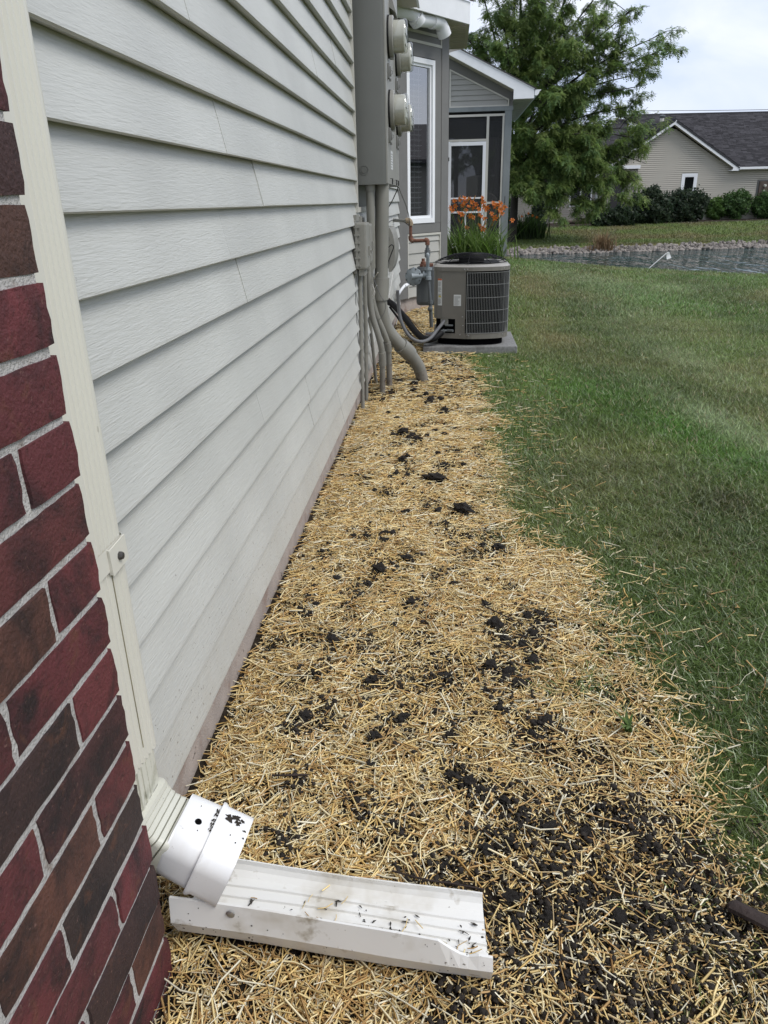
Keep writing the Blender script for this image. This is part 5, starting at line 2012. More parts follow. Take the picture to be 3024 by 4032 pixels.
FLW = [flower_mesh(s) for s in range(4)]
rg = np.random.default_rng(5)
LY = 14.3
lily = thing('daylily_clump', 'clump of orange daylilies with arching green leaves in front of the porch', 'daylily', (0.95, LY, 0.0))
V1, F1, C1 = strap_leaves(520, 0.92, LY, 0.25, 0.25, 0.34, 0.62, 0.024, rg, -0.02, GREENS, 1.25)
put('leaves', np_mesh('leaves', V1, F1, C1, MT['leaf']), lily)
LSP = [(0.47, 0.86), (0.56, 0.96), (0.66, 0.98), (0.70, 0.88), (0.74, 0.93), (0.80, 0.86), (0.86, 0.93), (0.94, 0.90), (1.03, 1.00), (1.06, 0.93), (0.63, 0.76), (0.69, 0.74), (0.84, 0.72), (1.00, 0.70), (1.10, 0.80),
       (1.16, 0.84), (1.30, 0.86), (1.36, 0.80), (1.42, 0.83), (1.27, 0.68), (1.10, 0.66), (0.78, 0.50), (1.00, 0.55), (1.07, 0.50), (1.58, 0.62), (0.90, 0.84), (1.33, 0.90), (0.58, 0.88), (0.52, 0.80), (0.76, 0.80), (0.88, 0.68), (0.97, 0.82), (1.20, 0.74), (1.39, 0.74), (0.72, 1.00), (1.08, 0.86), (0.83, 0.98), (1.24, 0.90)]
mb = MB()
for i, (x, z) in enumerate(LSP):
    yy = LY - 0.1 + rg.uniform(-0.25, 0.25)
    bx_, by_ = 0.92 + (x - 0.92) * 0.45, LY + rg.uniform(-0.1, 0.1)
    mb.tube(smooth_path([(bx_, by_, 0.1), ((bx_ + x) / 2 - 0.01, (by_ + yy) / 2, 0.1 + (z - 0.1) * 0.6), (x, yy, z)], 4), 0.0042, 5)
    d_ = Vector((rg.uniform(-0.5, 0.6), rg.uniform(-1.0, -0.3), rg.uniform(0.0, 0.7))).normalized()
    put('flower', FLW[i % 4], lily, (x, yy, z + 0.02), d_.to_track_quat('Z', 'Y').to_euler(), (rg.uniform(0.68, 1.0),) * 3)
mb.build('stem', mat('lily_stem', (0.09, 0.14, 0.03), 0.6), lily)
mb = MB()
for (x, z, dx) in ((0.66, 1.05, 0.05), (0.80, 1.03, 0.02), (0.92, 1.04, 0.05), (0.58, 0.90, -0.02), (1.44, 0.90, 0.06), (1.12, 0.62, 0.04), (1.24, 0.60, 0.05), (0.62, 0.70, -0.03), (0.70, 0.66, 0.03), (0.86, 0.76, 0.04), (1.34, 0.74, 0.03), (0.98, 0.78, 0.02)):
    mb = MB()
    mb.tube([(x - dx, LY - 0.1, z - 0.06), (x - dx * 0.3, LY - 0.1, z - 0.02), (x, LY - 0.1, z + 0.03)], [0.004, 0.011, 0.003], 6)
    mb.build('bud', MT['lily_bud'], lily)

lily2 = thing('daylily_clump', 'distant daylily clump on the far bank left of the tree bushes', 'daylily', (4.1, 38.5, -0.75))
V1, F1, C1 = strap_leaves(420, 4.15, 38.4, 0.42, 0.35, 0.6, 1.15, 0.06, rg, float(ground_h(4.1, 38.4)) - 0.03, [(0.045, 0.085, 0.022), (0.06, 0.10, 0.03), (0.035, 0.065, 0.018)], 0.8)
put('leaves', np_mesh('leaves', V1, F1, C1, MT['leaf']), lily2)
for (x, z) in ((3.85, 0.20), (4.15, 0.32), (4.35, 0.22), (3.6, 0.10), (4.55, 0.15)):
    put('flower', FLW[0], lily2, (x, 38.0, z), (-1.2, 0, 0), (1.1,) * 3)

# dry reeds at the far waterline
rx, ry = 6.95, float(far_edge(6.95)) + 0.15
V1, F1, C1 = strap_leaves(260, rx + 0.05, ry, 0.16, 0.12, 0.35, 0.85, 0.035, rg, -1.18, [(0.30, 0.21, 0.12), (0.38, 0.28, 0.17), (0.24, 0.155, 0.085)], 0.6)
V2, F2, C2 = strap_leaves(120, rx - 0.25, ry - 0.05, 0.30, 0.08, 0.12, 0.40, 0.03, rg, -1.18, [(0.33, 0.21, 0.14), (0.38, 0.28, 0.17)], 0.8)
reed = thing('reed_clump', 'dry tan reed clump standing at the far waterline', 'reeds', (rx, ry, -1.18))
put('dry_blades', np_mesh('dry_blades', np.vstack([V1, V2]), np.vstack([F1, F2 + len(V1)]), np.vstack([C1, C2]), MT['leaf']), reed)
mb = MB()
for (dx, h, lx) in ((-0.35, 0.55, -0.22), (0.25, 0.80, 0.30), (0.10, 0.75, -0.05), (0.30, 0.85, 0.45)):
    mb.tube([(rx + dx * 0.3, ry, -1.15), (rx + dx * 0.8, ry, -1.15 + h * 0.7), (rx + lx * 1.1, ry - 0.05, -1.15 + h)], 0.014, 5)
mb.build('stalk', mat('reed_stalk', (0.17, 0.15, 0.09), 0.8), reed)


def leaf_cloud(n, lobes, size, cols, rng, flat=0.5):
    """n leaf quads spread through the shells of ellipsoid lobes (cx,cy,cz,rx,ry,rz)"""
    lob = np.array(lobes)
    wts = (lob[:, 3] * lob[:, 4] * lob[:, 5]) ** (2 / 3)
    pick = rng.choice(len(lob), n, p=wts / wts.sum())
    d = rng.normal(size=(n, 3))
    d /= np.linalg.norm(d, axis=1)[:, None]
    lump = 1 + 0.16 * np.sin(d[:, 0] * 5 + pick) * np.sin(d[:, 1] * 4 + 2 * pick) + 0.14 * np.sin(d[:, 2] * 7 + d[:, 0] * 6)
    rad = (rng.uniform(0.35, 1.0, n) ** 0.5 + np.where(rng.random(n) < 0.12, rng.uniform(0, 0.25, n), 0)) * lump
    P = lob[pick, :3] + d * lob[pick, 3:6] * rad[:, None]
    nrm = d + rng.normal(0, 0.7, (n, 3))
    nrm /= np.linalg.norm(nrm, axis=1)[:, None]
    u = np.cross(nrm, rng.normal(size=(n, 3)))
    u /= np.linalg.norm(u, axis=1)[:, None]
    w = np.cross(nrm, u)
    s = size * rng.uniform(0.5, 1.4, n)[:, None]
    q = np.stack([P - u * s, P - w * s * flat, P + u * s, P + w * s * flat], 1).reshape(-1, 3)
    Fc = np.arange(4 * n).reshape(n, 4)
    base = np.array(cols)[rng.integers(len(cols), size=n)] * rng.uniform(0.6, 1.35, (n, 1))
    return q, Fc, np.repeat(base, 4, axis=0)


def shrub(label, lobes, n, size, cols, seed, loc, group='shrubs along the far house wall'):
    t = thing('shrub', label, 'shrub', loc, group)
    q, f, c = leaf_cloud(n, lobes, size, cols, np.random.default_rng(seed))
    put('foliage', np_mesh('foliage', q, f, c, MT['leaf']), t)
    mbx = MB()
    r = random.Random(seed)
    for l in lobes:
        for k in range(5):
            mbx.tube([(loc[0] + r.uniform(-0.1, 0.1), loc[1], loc[2] - 0.1), ((loc[0] + l[0]) / 2 + r.uniform(-0.2, 0.2), (loc[1] + l[1]) / 2, (loc[2] + l[2]) / 2), (l[0] + r.uniform(-0.6, 0.6) * l[3], l[1], l[2] + r.uniform(0, 0.6) * l[5])], [0.03, 0.02, 0.008], 5)
    mbx.build('branches', MT['bark'], t)
    return t


DK = [(0.030, 0.052, 0.028), (0.042, 0.064, 0.034), (0.022, 0.040, 0.022), (0.055, 0.078, 0.040)]
MG = [(0.085, 0.160, 0.050), (0.110, 0.190, 0.062), (0.060, 0.120, 0.040)]
LG = [(0.090, 0.175, 0.040), (0.125, 0.215, 0.055), (0.065, 0.13, 0.03)]
shrub('dark green dense shrub, tallest one before the gabled house', [(11.2, 45.2, 0.35, 1.0, 0.8, 0.95), (10.4, 45.0, -0.05, 0.8, 0.7, 0.6), (11.4, 45.1, 0.9, 0.6, 0.5, 0.55), (11.8, 45.0, 0.1, 0.8, 0.7, 0.7)], 9000, 0.085, DK, 3, (11.2, 45.2, -0.5))
shrub('dark green wide shrub directly below the white framed window', [(13.2, 46.6, 0.25, 1.0, 0.8, 0.95), (14.2, 47.0, 0.25, 0.8, 0.7, 0.9), (13.7, 46.8, 0.75, 0.7, 0.5, 0.5), (14.7, 47.2, 0.5, 0.45, 0.4, 0.55)], 9000, 0.085, DK, 4, (13.6, 46.8, -0.5))
shrub('dark low shrub under the tree, left of the other dark ones', [(9.4, 43.8, -0.15, 0.9, 0.7, 0.65), (8.6, 43.6, -0.2, 0.6, 0.6, 0.5)], 5000, 0.085, DK[:3] + [(0.03, 0.055, 0.02)], 6, (9.2, 43.7, -0.6))
shrub('small round green shrub left of the two larger clipped ones', [(16.15, 49.0, 0.15, 0.60, 0.5, 0.62)], 3600, 0.075, LG, 7, (16.15, 49.0, -0.45))
shrub('clipped mid green shrub in the middle of the three right ones', [(17.3, 48.9, 0.35, 0.75, 0.6, 0.80), (16.9, 48.9, 0.5, 0.5, 0.45, 0.55), (17.6, 48.9, 0.55, 0.45, 0.4, 0.5)], 5200, 0.075, MG, 8, (17.3, 48.9, -0.45))
shrub('clipped mid green shrub by the far meter panel', [(19.2, 49.1, 0.35, 0.80, 0.6, 0.78), (18.8, 49.1, 0.25, 0.55, 0.5, 0.65)], 5200, 0.075, MG, 9, (19.2, 49.1, -0.45))
shrub('clipped green shrub past the far meter panel', [(20.7, 49.3, 0.3, 0.75, 0.6, 0.75)], 3600, 0.075, MG, 10, (20.7, 49.3, -0.45))
shrub('loose green bush left of the tree trunk by the porch post', [(2.6, 38.6, -0.05, 0.65, 0.6, 0.75), (3.1, 39.2, 0.35, 0.5, 0.5, 0.7)], 3800, 0.08, LG, 12, (2.7, 38.8, -0.7))
shrub('dark conical bush against the taupe wing', [(5.0, 41.5, 0.0, 0.45, 0.45, 0.75), (5.0, 41.5, 0.6, 0.28, 0.28, 0.5)], 2600, 0.075, DK, 13, (5.0, 41.5, -0.6))


# ------------------------------------------------------------------ big tree on the far bank
def tree(name, label, base, trunk_pts, r0, limbs, rng, leaf_len, leaf_w, cols, leaves_per_tip, droop, group=None, tips_per=9, subs=8):
    t = thing(name, label, 'tree', base, group)
    mbx = MB()
    tp_ = smooth_path(trunk_pts, 4)
    mbx.tube(tp_, [r0 * (1 - 0.75 * i / (len(tp_) - 1)) for i in range(len(tp_))], 10)
    mbx.build('trunk', MT['bark'], t)
    tips = []
    mbb = MB()
    for (p0, p1, r1, lift) in limbs:
        p0, p1 = Vector(p0), Vector(p1)
        L0 = (p1 - p0).length
        mid = p0.lerp(p1, 0.45) + Vector((rng.uniform(-.2, .2), rng.uniform(-.2, .2), lift * L0))
        path_ = smooth_path([p0, mid, p1], 6)
        mbb.tube(path_, [r1 * (1 - 0.85 * i / (len(path_) - 1)) for i in range(len(path_))], 6)
        for s in range(subs):
            f = 0.30 + 0.70 * (s + rng.uniform(0, 1)) / subs
            q = path_[min(int(f * (len(path_) - 1)), len(path_) - 1)]
            ld = (p1 - p0).normalized()
            dv = Vector((rng.normal(0, 1), rng.normal(0, 1), rng.normal(0.25, 0.5)))
            dv = (dv.normalized() + ld * 0.7).normalized()
            sl = rng.uniform(0.10, 0.26) * L0 * (1.15 - 0.5 * f) + 0.25
            e = q + dv * sl
            m2 = q.lerp(e, 0.5) + Vector((0, 0, 0.08 * sl))
            sp2 = smooth_path([q, m2, e - Vector((0, 0, 0.04 * sl))], 3)
            mbb.tube(sp2, [r1 * 0.22 * (1 - 0.8 * i / (len(sp2) - 1)) + 0.004 for i in range(len(sp2))], 4, caps=False)
            for k in range(tips_per):
                g = rng.uniform(0.15, 1.05)
                b_ = q.lerp(e, min(g, 1.0)) + Vector((rng.normal(0, 0.10), rng.normal(0, 0.10), rng.normal(0, 0.07))) * (0.6 + 0.25 * L0 / 3)
                tips.append((b_, dv))
    mbb.build('branches', MT['bark'], t)
    Nt = len(tips)
    T = np.array([p[:] for p, _ in tips])
    D = np.array([d[:] for _, d in tips])
    n = Nt * leaves_per_tip
    P = np.repeat(T, leaves_per_tip, 0) + rng.normal(0, 0.045, (n, 3))
    dirs_ = np.repeat(D, leaves_per_tip, 0) * 0.5 + rng.normal(0, 0.65, (n, 3))
    dirs_[:, 2] *= 0.5
    dirs_ /= np.linalg.norm(dirs_, axis=1)[:, None]
    Ln = leaf_len * rng.uniform(0.6, 1.25, n)
    tipcol = np.array(cols)[rng.integers(len(cols), size=Nt)] * rng.uniform(0.75, 1.25, (Nt, 1))
    colr = np.repeat(tipcol, leaves_per_tip, 0) * rng.uniform(0.75, 1.25, (n, 1))
    K = 5
    side = np.cross(dirs_, np.array([0, 0, 1.0]))
    side /= (np.linalg.norm(side, axis=1)[:, None] + 1e-6)
    side = side + rng.normal(0, 0.35, (n, 3))
    side /= np.linalg.norm(side, axis=1)[:, None]
    Q, Fq, Cq = [], [], []
    o = 0
    for k in range(K):
        a0, a1 = (k + 0.10) / K, (k + 0.85) / K

        def at(a):
            p = P + dirs_ * (Ln * a)[:, None]
            p[:, 2] -= droop * Ln * a ** 2
            return p
        c0, c1 = at(a0), at(a1)
        for sg in (-1, 1):
            w_ = leaf_w * (1.0 - 0.35 * abs(2 * (k + 0.5) / K - 0.9))
            tipv = (c0 + c1) / 2 + side * (sg * w_) * rng.uniform(0.75, 1.2, (n, 1)) + (c1 - c0) * 0.35
            tipv[:, 2] -= 0.25 * w_
            Q.append(np.stack([c0, c1, tipv], 1).reshape(-1, 3))
            Fq.append(np.arange(3 * n).reshape(n, 3) + o)
            Cq.append(np.repeat(colr, 3, 0))
            o += 3 * n
    put('crown', np_mesh('crown', np.vstack(Q), np.vstack(Fq), np.vstack(Cq), MT['leaf']), t)
    return t


rt_ = np.random.default_rng(21)
TX, TY = 3.35, 37.0
limbs = []
# crown reaching right in tiers, left and towards the viewer too
for (ex, ey, ez, sz, r1, lift) in (
        (8.9, 36.2, 7.0, 3.6, 0.11, 0.10), (8.9, 37.6, 5.9, 3.3, 0.10, 0.10), (8.7, 36.6, 5.3, 2.9, 0.10, 0.12), (8.4, 37.4, 4.6, 2.6, 0.10, 0.10),
        (8.5, 36.4, 3.6, 2.3, 0.10, 0.14), (9.0, 36.8, 2.3, 2.0, 0.10, 0.16), (8.3, 37.5, 1.6, 1.9, 0.09, 0.18), (7.6, 36.0, 0.8, 1.9, 0.08, 0.22),
        (6.6, 36.8, 0.6, 1.8, 0.08, 0.24), (5.3, 35.8, 0.9, 1.8, 0.08, 0.24), (3.8, 35.2, 0.9, 1.8, 0.07, 0.24), (7.9, 36.6, 8.1, 4.0, 0.11, 0.06), (6.9, 37.3, 9.2, 4.3, 0.11, 0.05),
        (5.8, 36.0, 10.1, 4.6, 0.11, 0.04), (4.6, 36.9, 10.8, 4.8, 0.11, 0.02), (3.0, 36.0, 10.9, 4.8, 0.11, 0.0), (1.2, 36.6, 10.2, 4.5, 0.11, 0.05),
        (-0.6, 36.4, 8.8, 4.0, 0.11, 0.08), (-1.8, 37.2, 7.0, 3.4, 0.11, 0.10), (-2.0, 36.6, 5.0, 2.9, 0.10, 0.12), (-1.4, 37.0, 3.0, 2.2, 0.10, 0.16), (0.2, 35.6, 1.8, 2.0, 0.09, 0.2),
        (5.6, 34.6, 6.6, 3.4, 0.10, 0.10), (4.4, 34.0, 4.6, 2.8, 0.10, 0.14), (2.6, 34.2, 6.4, 3.4, 0.10, 0.12), (3.6, 34.4, 8.4, 4.2, 0.10, 0.10), (1.0, 34.8, 5.4, 3.0, 0.10, 0.12), (6.4, 35.0, 3.4, 2.4, 0.10, 0.14),
        (5.4, 39.5, 7.0, 3.5, 0.10, 0.10), (3.2, 40.0, 8.0, 3.8, 0.10, 0.10), (6.6, 39.0, 5.0, 2.9, 0.10, 0.12), (7.0, 38.8, 3.0, 2.4, 0.10, 0.14), (1.0, 39.2, 6.0, 3.2, 0.10, 0.12),
        (6.6, 35.6, 7.6, 3.9, 0.10, 0.08), (2.2, 35.6, 8.6, 4.4, 0.1, 0.05), (3.6, 36.0, 9.6, 5.0, 0.1, 0.02), (1.6, 36.4, 7.2, 3.8, 0.1, 0.08), (4.6, 35.4, 7.4, 3.9, 0.1, 0.08), (2.6, 35.2, 5.0, 3.0, 0.1, 0.1), (4.2, 35.0, 5.8, 3.2, 0.1, 0.1), (5.4, 36.0, 8.6, 4.4, 0.1, 0.06), (5.8, 35.4, 5.2, 3.0, 0.1, 0.1), (3.4, 35.2, 3.6, 2.4, 0.1, 0.14), (5.0, 35.0, 1.2, 1.9, 0.09, 0.2), (6.0, 35.4, 0.25, 1.8, 0.08, 0.26), (7.2, 36.0, 0.4, 1.8, 0.08, 0.26), (8.2, 36.4, 0.7, 1.9, 0.08, 0.24), (5.0, 35.4, 0.3, 1.7, 0.08, 0.26), (4.2, 35.0, 0.7, 1.8, 0.08, 0.24), (8.8, 36.8, 1.5, 2.0, 0.08, 0.2), (2.9, 35.4, 1.2, 1.9, 0.08, 0.22), (9.3, 36.6, 6.6, 3.4, 0.1, 0.08), (9.2, 37.0, 3.2, 2.3, 0.1, 0.14), (6.2, 35.6, 1.2, 1.9, 0.09, 0.2), (7.2, 36.0, 1.5, 2.0, 0.09, 0.18), (4.0, 35.6, 1.6, 2.0, 0.09, 0.18), (7.9, 36.4, 2.6, 2.2, 0.09, 0.16), (6.9, 35.8, 2.4, 2.2, 0.09, 0.16), (5.8, 35.2, 1.9, 2.0, 0.09, 0.18), (4.6, 34.8, 3.0, 2.4, 0.09, 0.14), (6.2, 36.0, 2.8, 2.2, 0.1, 0.14), (7.6, 36.8, 7.2, 3.8, 0.1, 0.08), (4.4, 36.4, 9.9, 5.2, 0.1, 0.02), (7.4, 36.0, 6.0, 3.2, 0.10, 0.1), (5.0, 35.0, 2.4, 2.2, 0.09, 0.16), (3.0, 34.6, 2.6, 2.2, 0.09, 0.16), (7.0, 35.4, 1.9, 2.1, 0.09, 0.16)):
    limbs.append(((TX + 0.1 * rt_.normal(), TY + 0.1 * rt_.normal(), sz), (ex, ey, ez), r1 * 0.62, lift))
LOC_G = [(0.170, 0.250, 0.066), (0.205, 0.280, 0.078), (0.140, 0.215, 0.068), (0.240, 0.305, 0.105), (0.150, 0.236, 0.088)]
tree('honey_locust_tree', 'large feathery green tree on the far bank behind the porch', (TX, TY, -0.75), [(TX, TY, -0.9), (TX + 0.05, TY, 1.0), (TX + 0.02, TY, 3.0), (TX + 0.1, TY, 5.2), (TX - 0.05, TY, 8.6)], 0.20, limbs, rt_, 0.235, 0.060, LOC_G, 14, 0.50, None, 11, 12)
rt3 = np.random.default_rng(31)
yl = []
for k in range(14):
    a = rt3.uniform(0, 2 * PI)
    yl.append(((13.2, 61, 3.4 + 0.1 * k), (13.2 + 1.6 * math.cos(a), 61 + 1.6 * math.sin(a), rt3.uniform(4.6, 6.7)), 0.06, 0.05))
tree('tree', 'small yellow-green tree top showing behind the far roof', (13.2, 61, -0.3), [(13.2, 61, -0.4), (13.2, 61, 2), (13.2, 61, 5.4)], 0.14, yl, rt3, 0.34, 0.11, [(0.19, 0.22, 0.025), (0.15, 0.19, 0.02), (0.23, 0.25, 0.04)], 5, 0.2, None, 6, 6)

# ------------------------------------------------------------------ far house
fh = thing('far_house', 'taupe sided house with dark shingled roof and white gable across the pond', 'house', (16.0, 49.35, -0.45))
HO = Vector((16.086, 49.35, 0.0))
HR = math.radians(6)
HD, HN = Vector((math.cos(HR), math.sin(HR), 0)), Vector((-math.sin(HR), math.cos(HR), 0))     # along the wall, away from the camera


def h3(u, d, z):
    return HO + HD * u + HN * d + Vector((0, 0, z))


def hbox(mbx, u0, u1, d0, d1, z0, z1, mi=0):
    vs_ = [h3(u, d, z) for u in (u0, u1) for d in (d0, d1) for z in (z0, z1)]
    mbx.add(vs_, [(0, 1, 3, 2), (4, 6, 7, 5), (0, 4, 5, 1), (2, 3, 7, 6), (0, 2, 6, 4), (1, 5, 7, 3)], mi)


APU, APZ, PITCH_R = -3.0, 4.93, 0.615
ER = 1.05                                     # right rake end
zr = lambda u: APZ - abs(u - APU) * PITCH_R     # outer top of the rake
mb = MB()
hbox(mb, -14.0, -6.35, 0.62, 6.0, -0.8, 2.35)
hbox(mb, -6.35, 14.0, 0.03, 6.0, -0.8, 2.30)
mb.build('wall', MT['siding_far'], fh)
mb = MB()
vs = [h3(-6.35, 0.03, 2.29), h3(0.95, 0.03, 2.29), h3(APU, 0.03, 4.55), h3(-6.35, 5.0, 2.29), h3(0.95, 5.0, 2.29), h3(APU, 5.0, 4.55)]
mb.add(vs, [(0, 1, 2), (5, 4, 3), (0, 3, 4, 1), (1, 4, 5, 2), (2, 5, 3, 0)])
mb.build('gable_wall', MT['siding_far'], fh)


def far_plank(u0, u1, ua, ub, z0, h, d0, m):
    mbx = MB()
    h -= 0.031
    yo, yi = d0 - 0.030, d0 - 0.020
    vs_ = [h3(u0, yo, z0), h3(u1, yo, z0), h3(ub, yi, z0 + h), h3(ua, yi, z0 + h), h3(u0, d0 + 0.02, z0 - 0.004), h3(u1, d0 + 0.02, z0 - 0.004)]
    mbx.add(vs_, [(0, 1, 2, 3), (0, 4, 5, 1)])
    vs2 = [h3(u0, yo, z0), h3(ua, yi, z0 + h), h3(u0, d0 + 0.02, z0), h3(u1, yo, z0), h3(ub, yi, z0 + h), h3(u1, d0 + 0.02, z0)]
    mbx.add(vs2, [(0, 1, 2), (5, 4, 3)])
    mbx.build('siding_plank', MT[m], fh)


k = 0
z0 = -0.42
while z0 < 4.4:
    h = 0.1045
    lo, hi2 = -5.95, 14.0
    if z0 < 2.18:
        spans = [(-5.0 + 0.26, 3.0 if False else 2.42), (3.75, 14.0)] if 0.70 < z0 < 1.72 else [(-4.74, 14.0)]
        # leave the window opening free
        out = []
        for a, b in spans:
            if 0.98 < z0 + h and z0 < 2.10 and a < -2.1 < b:
                out += [(a, -2.10), (-1.16, b)]
            else:
                out.append((a, b))
        for a, b in out:
            far_plank(a, b, a, b, z0, h, 0.0, 'siding_far')
    elif z0 < 2.27:
        far_plank(-6.3, 0.75, -6.3, 0.75, z0, h, 0.0, 'siding_far')
    else:
        ins = 0.30
        wz = lambda z: (APZ - ins - z) / PITCH_R
        a, b = max(APU - wz(z0), -6.3), min(APU + wz(z0), 0.75)
        a2, b2 = max(APU - wz(z0 + h), -6.3), min(APU + wz(z0 + h), 0.75)
        if b2 > a2:
            far_plank(a, b, a2, b2, z0, h, 0.0, 'siding_far')
    z0 += h
z0 = -0.3
while z0 < 2.2:
    for a, b in ([(-14.0, -10.2), (-9.15, -8.55), (-7.1, -6.35)] if 0.35 < z0 + 0.1 and z0 < 1.9 else [(-14.0, -6.35)]):
        far_plank(a, b, a, b, z0, 0.1045, 0.60, 'siding_taupe')
    z0 += 0.1045
# doorway left of the gable wall; a dark sheet stands for its recess shade
mb = MB()
hbox(mb, -6.3, -4.78, -0.006, 0.022, -0.5, 2.40)
mb.build('recess_shade', MT['dark_room'], fh)
mb = MB()
for a, b in ((-5.52, -5.46), (-4.80, -4.72)):
    hbox(mb, a, b, -0.03, 0.0, -0.4, 2.42)
mb.build('door_frame', MT['trim_grey'], fh)
mb = MB()
hbox(mb, -5.40, -4.86, -0.02, -0.008, -0.3, 2.15)
mb.build('door', MT['siding_taupe'], fh)
mb = MB()
hbox(mb, -6.9, -4.70, -0.35, 0.0, 2.44, 2.62)
mb.build('canopy_fascia', MT['trim_white'], fh)


def far_window(u0, u1, z0, z1, d, frame=0.09, m='vinyl_white', mull=False):
    mbx = MB()
    for a in ((u0, u1, z1 - frame, z1), (u0, u1, z0, z0 + frame), (u0, u0 + frame, z0 + frame, z1 - frame), (u1 - frame, u1, z0 + frame, z1 - frame)):
        hbox(mbx, a[0], a[1], d - 0.03, d + 0.02, a[2], a[3])
    if mull:
        hbox(mbx, (u0 + u1) / 2 - 0.04, (u0 + u1) / 2 + 0.04, d - 0.028, d + 0.02, z0 + frame, z1 - frame)
    w = mbx.build('window', MT[m], fh)
    mbx = MB()
    hbox(mbx, u0 + frame * 0.9, u1 - frame * 0.9, d - 0.004, d + 0.006, z0 + frame * 0.9, z1 - frame * 0.9)
    mbx.build('pane', MT['far_glass'], w)
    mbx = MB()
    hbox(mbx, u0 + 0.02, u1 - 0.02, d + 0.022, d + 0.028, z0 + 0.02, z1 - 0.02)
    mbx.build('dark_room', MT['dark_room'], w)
    return w


wn = far_window(-2.09, -1.17, 0.78, 2.125, -0.012, 0.15)
mb = MB()
for a in ((-1.94, -1.32, 1.93, 1.975), (-1.94, -1.32, 0.93, 0.975), (-1.94, -1.895, 0.975, 1.93), (-1.365, -1.32, 0.975, 1.93)):
    hbox(mb, a[0], a[1], -0.036, -0.02, a[2], a[3])
mb.build('sash', MT['vinyl_white'], wn)
far_window(-10.15, -9.2, 0.35, 1.75, 0.58, 0.09, mull=True)
far_window(-8.5, -7.15, 0.45, 1.95, 0.58, 0.08, mull=True)
mb = MB()                                     # meter panel at the right edge of the view
hbox(mb, 2.44, 3.72, -0.03, 0.0, 0.70, 1.70)
mp_ = mb.build('meter_panel', MT['trim_grey'], fh)
mb = MB()
hbox(mb, 2.55, 3.62, -0.12, -0.03, 0.72, 1.62)
mb.build('cabinet', MT['wood_deck'], mp_)
mb = MB()
for (u, z) in ((2.86, 1.37), (2.85, 1.06), (3.3, 1.37), (3.3, 1.06)):
    mb.lathe([(0.085, 0.0), (0.085, 0.05), (0.07, 0.055), (0.068, 0.11), (0.0001, 0.12)], h3(u, -0.12, z), -HN, 12)
mb.build('meter', MT['trim_cream'], mp_)
mb = MB()
hbox(mb, 1.82, 1.98, -0.08, 0.0, 0.80, 1.05)
mb.build('outlet_box', MT['steel_light'], fh)
mb = MB()                                     # rakes
for sgn, end in ((1, ER), (-1, -7.3)):
    a, b = Vector((APU, APZ)), Vector((end, zr(end)))
    dv = (b - a).normalized()
    nv = Vector((dv.y, -dv.x)) if sgn > 0 else Vector((-dv.y, dv.x))
    if nv.y > 0:
        nv = -nv
    t = 0.20
    pts = [a, b, b + Vector((0, -0.27)), a + Vector((0, -0.26))]
    vs = [h3(p.x, -0.40, p.y) for p in pts] + [h3(p.x, -0.37, p.y) for p in pts]
    mb.add(vs, [(0, 1, 2, 3), (7, 6, 5, 4), (0, 4, 5, 1), (1, 5, 6, 2), (2, 6, 7, 3), (3, 7, 4, 0)])
mb.prism
mb.build('rake_board', MT['trim_white'], fh)
mb = MB()
for sgn, end in ((1, ER), (-1, -7.3)):
    pts = [(APU, APZ - 0.24), (end, zr(end) - 0.24)]
    vs = [h3(pts[0][0], -0.37, pts[0][1]), h3(pts[1][0], -0.37, pts[1][1]), h3(pts[1][0], 0.0, pts[1][1]), h3(pts[0][0], 0.0, pts[0][1])]
    mb.add(vs + [v + Vector((0, 0, 0.01)) for v in vs], [(0, 1, 2, 3), (7, 6, 5, 4), (0, 4, 5, 1), (2, 6, 7, 3)])
mb.build('rake_soffit', MT['soffit'], fh)
mb = MB()
hbox(mb, 0.62, ER, -0.41, -0.02, 2.20, 2.26)
hbox(mb, 0.70, ER + 0.01, -0.405, -0.372, 2.20, 2.44)
mb.build('rake_return', MT['trim_white'], fh)
mb = MB()                                     # gutter
hbox(mb, ER + 0.02, 14.0, -0.47, -0.36, 2.27, 2.39)
mb.build('gutter', MT['trim_white'], fh)
mb = MB()
hbox(mb, ER + 0.02, 14.0, -0.36, 0.0, 2.22, 2.26)
hbox(mb, -14.0, -6.6, 0.10, 0.6, 2.22, 2.27)
mb.build('soffit', MT['soffit'], fh)
mb = MB()
hbox(mb, -14.0, -7.0, 0.06, 0.14, 2.22, 2.38)
mb.build('fascia', MT['trim_white'], fh)
mb = MB()
mb.tube([h3(-9.10, 0.52, 2.25), h3(-9.10, 0.54, -0.15), h3(-9.2, 0.45, -0.25)], 0.05, 8)
mb.build('downspout', MT['soffit'], fh)


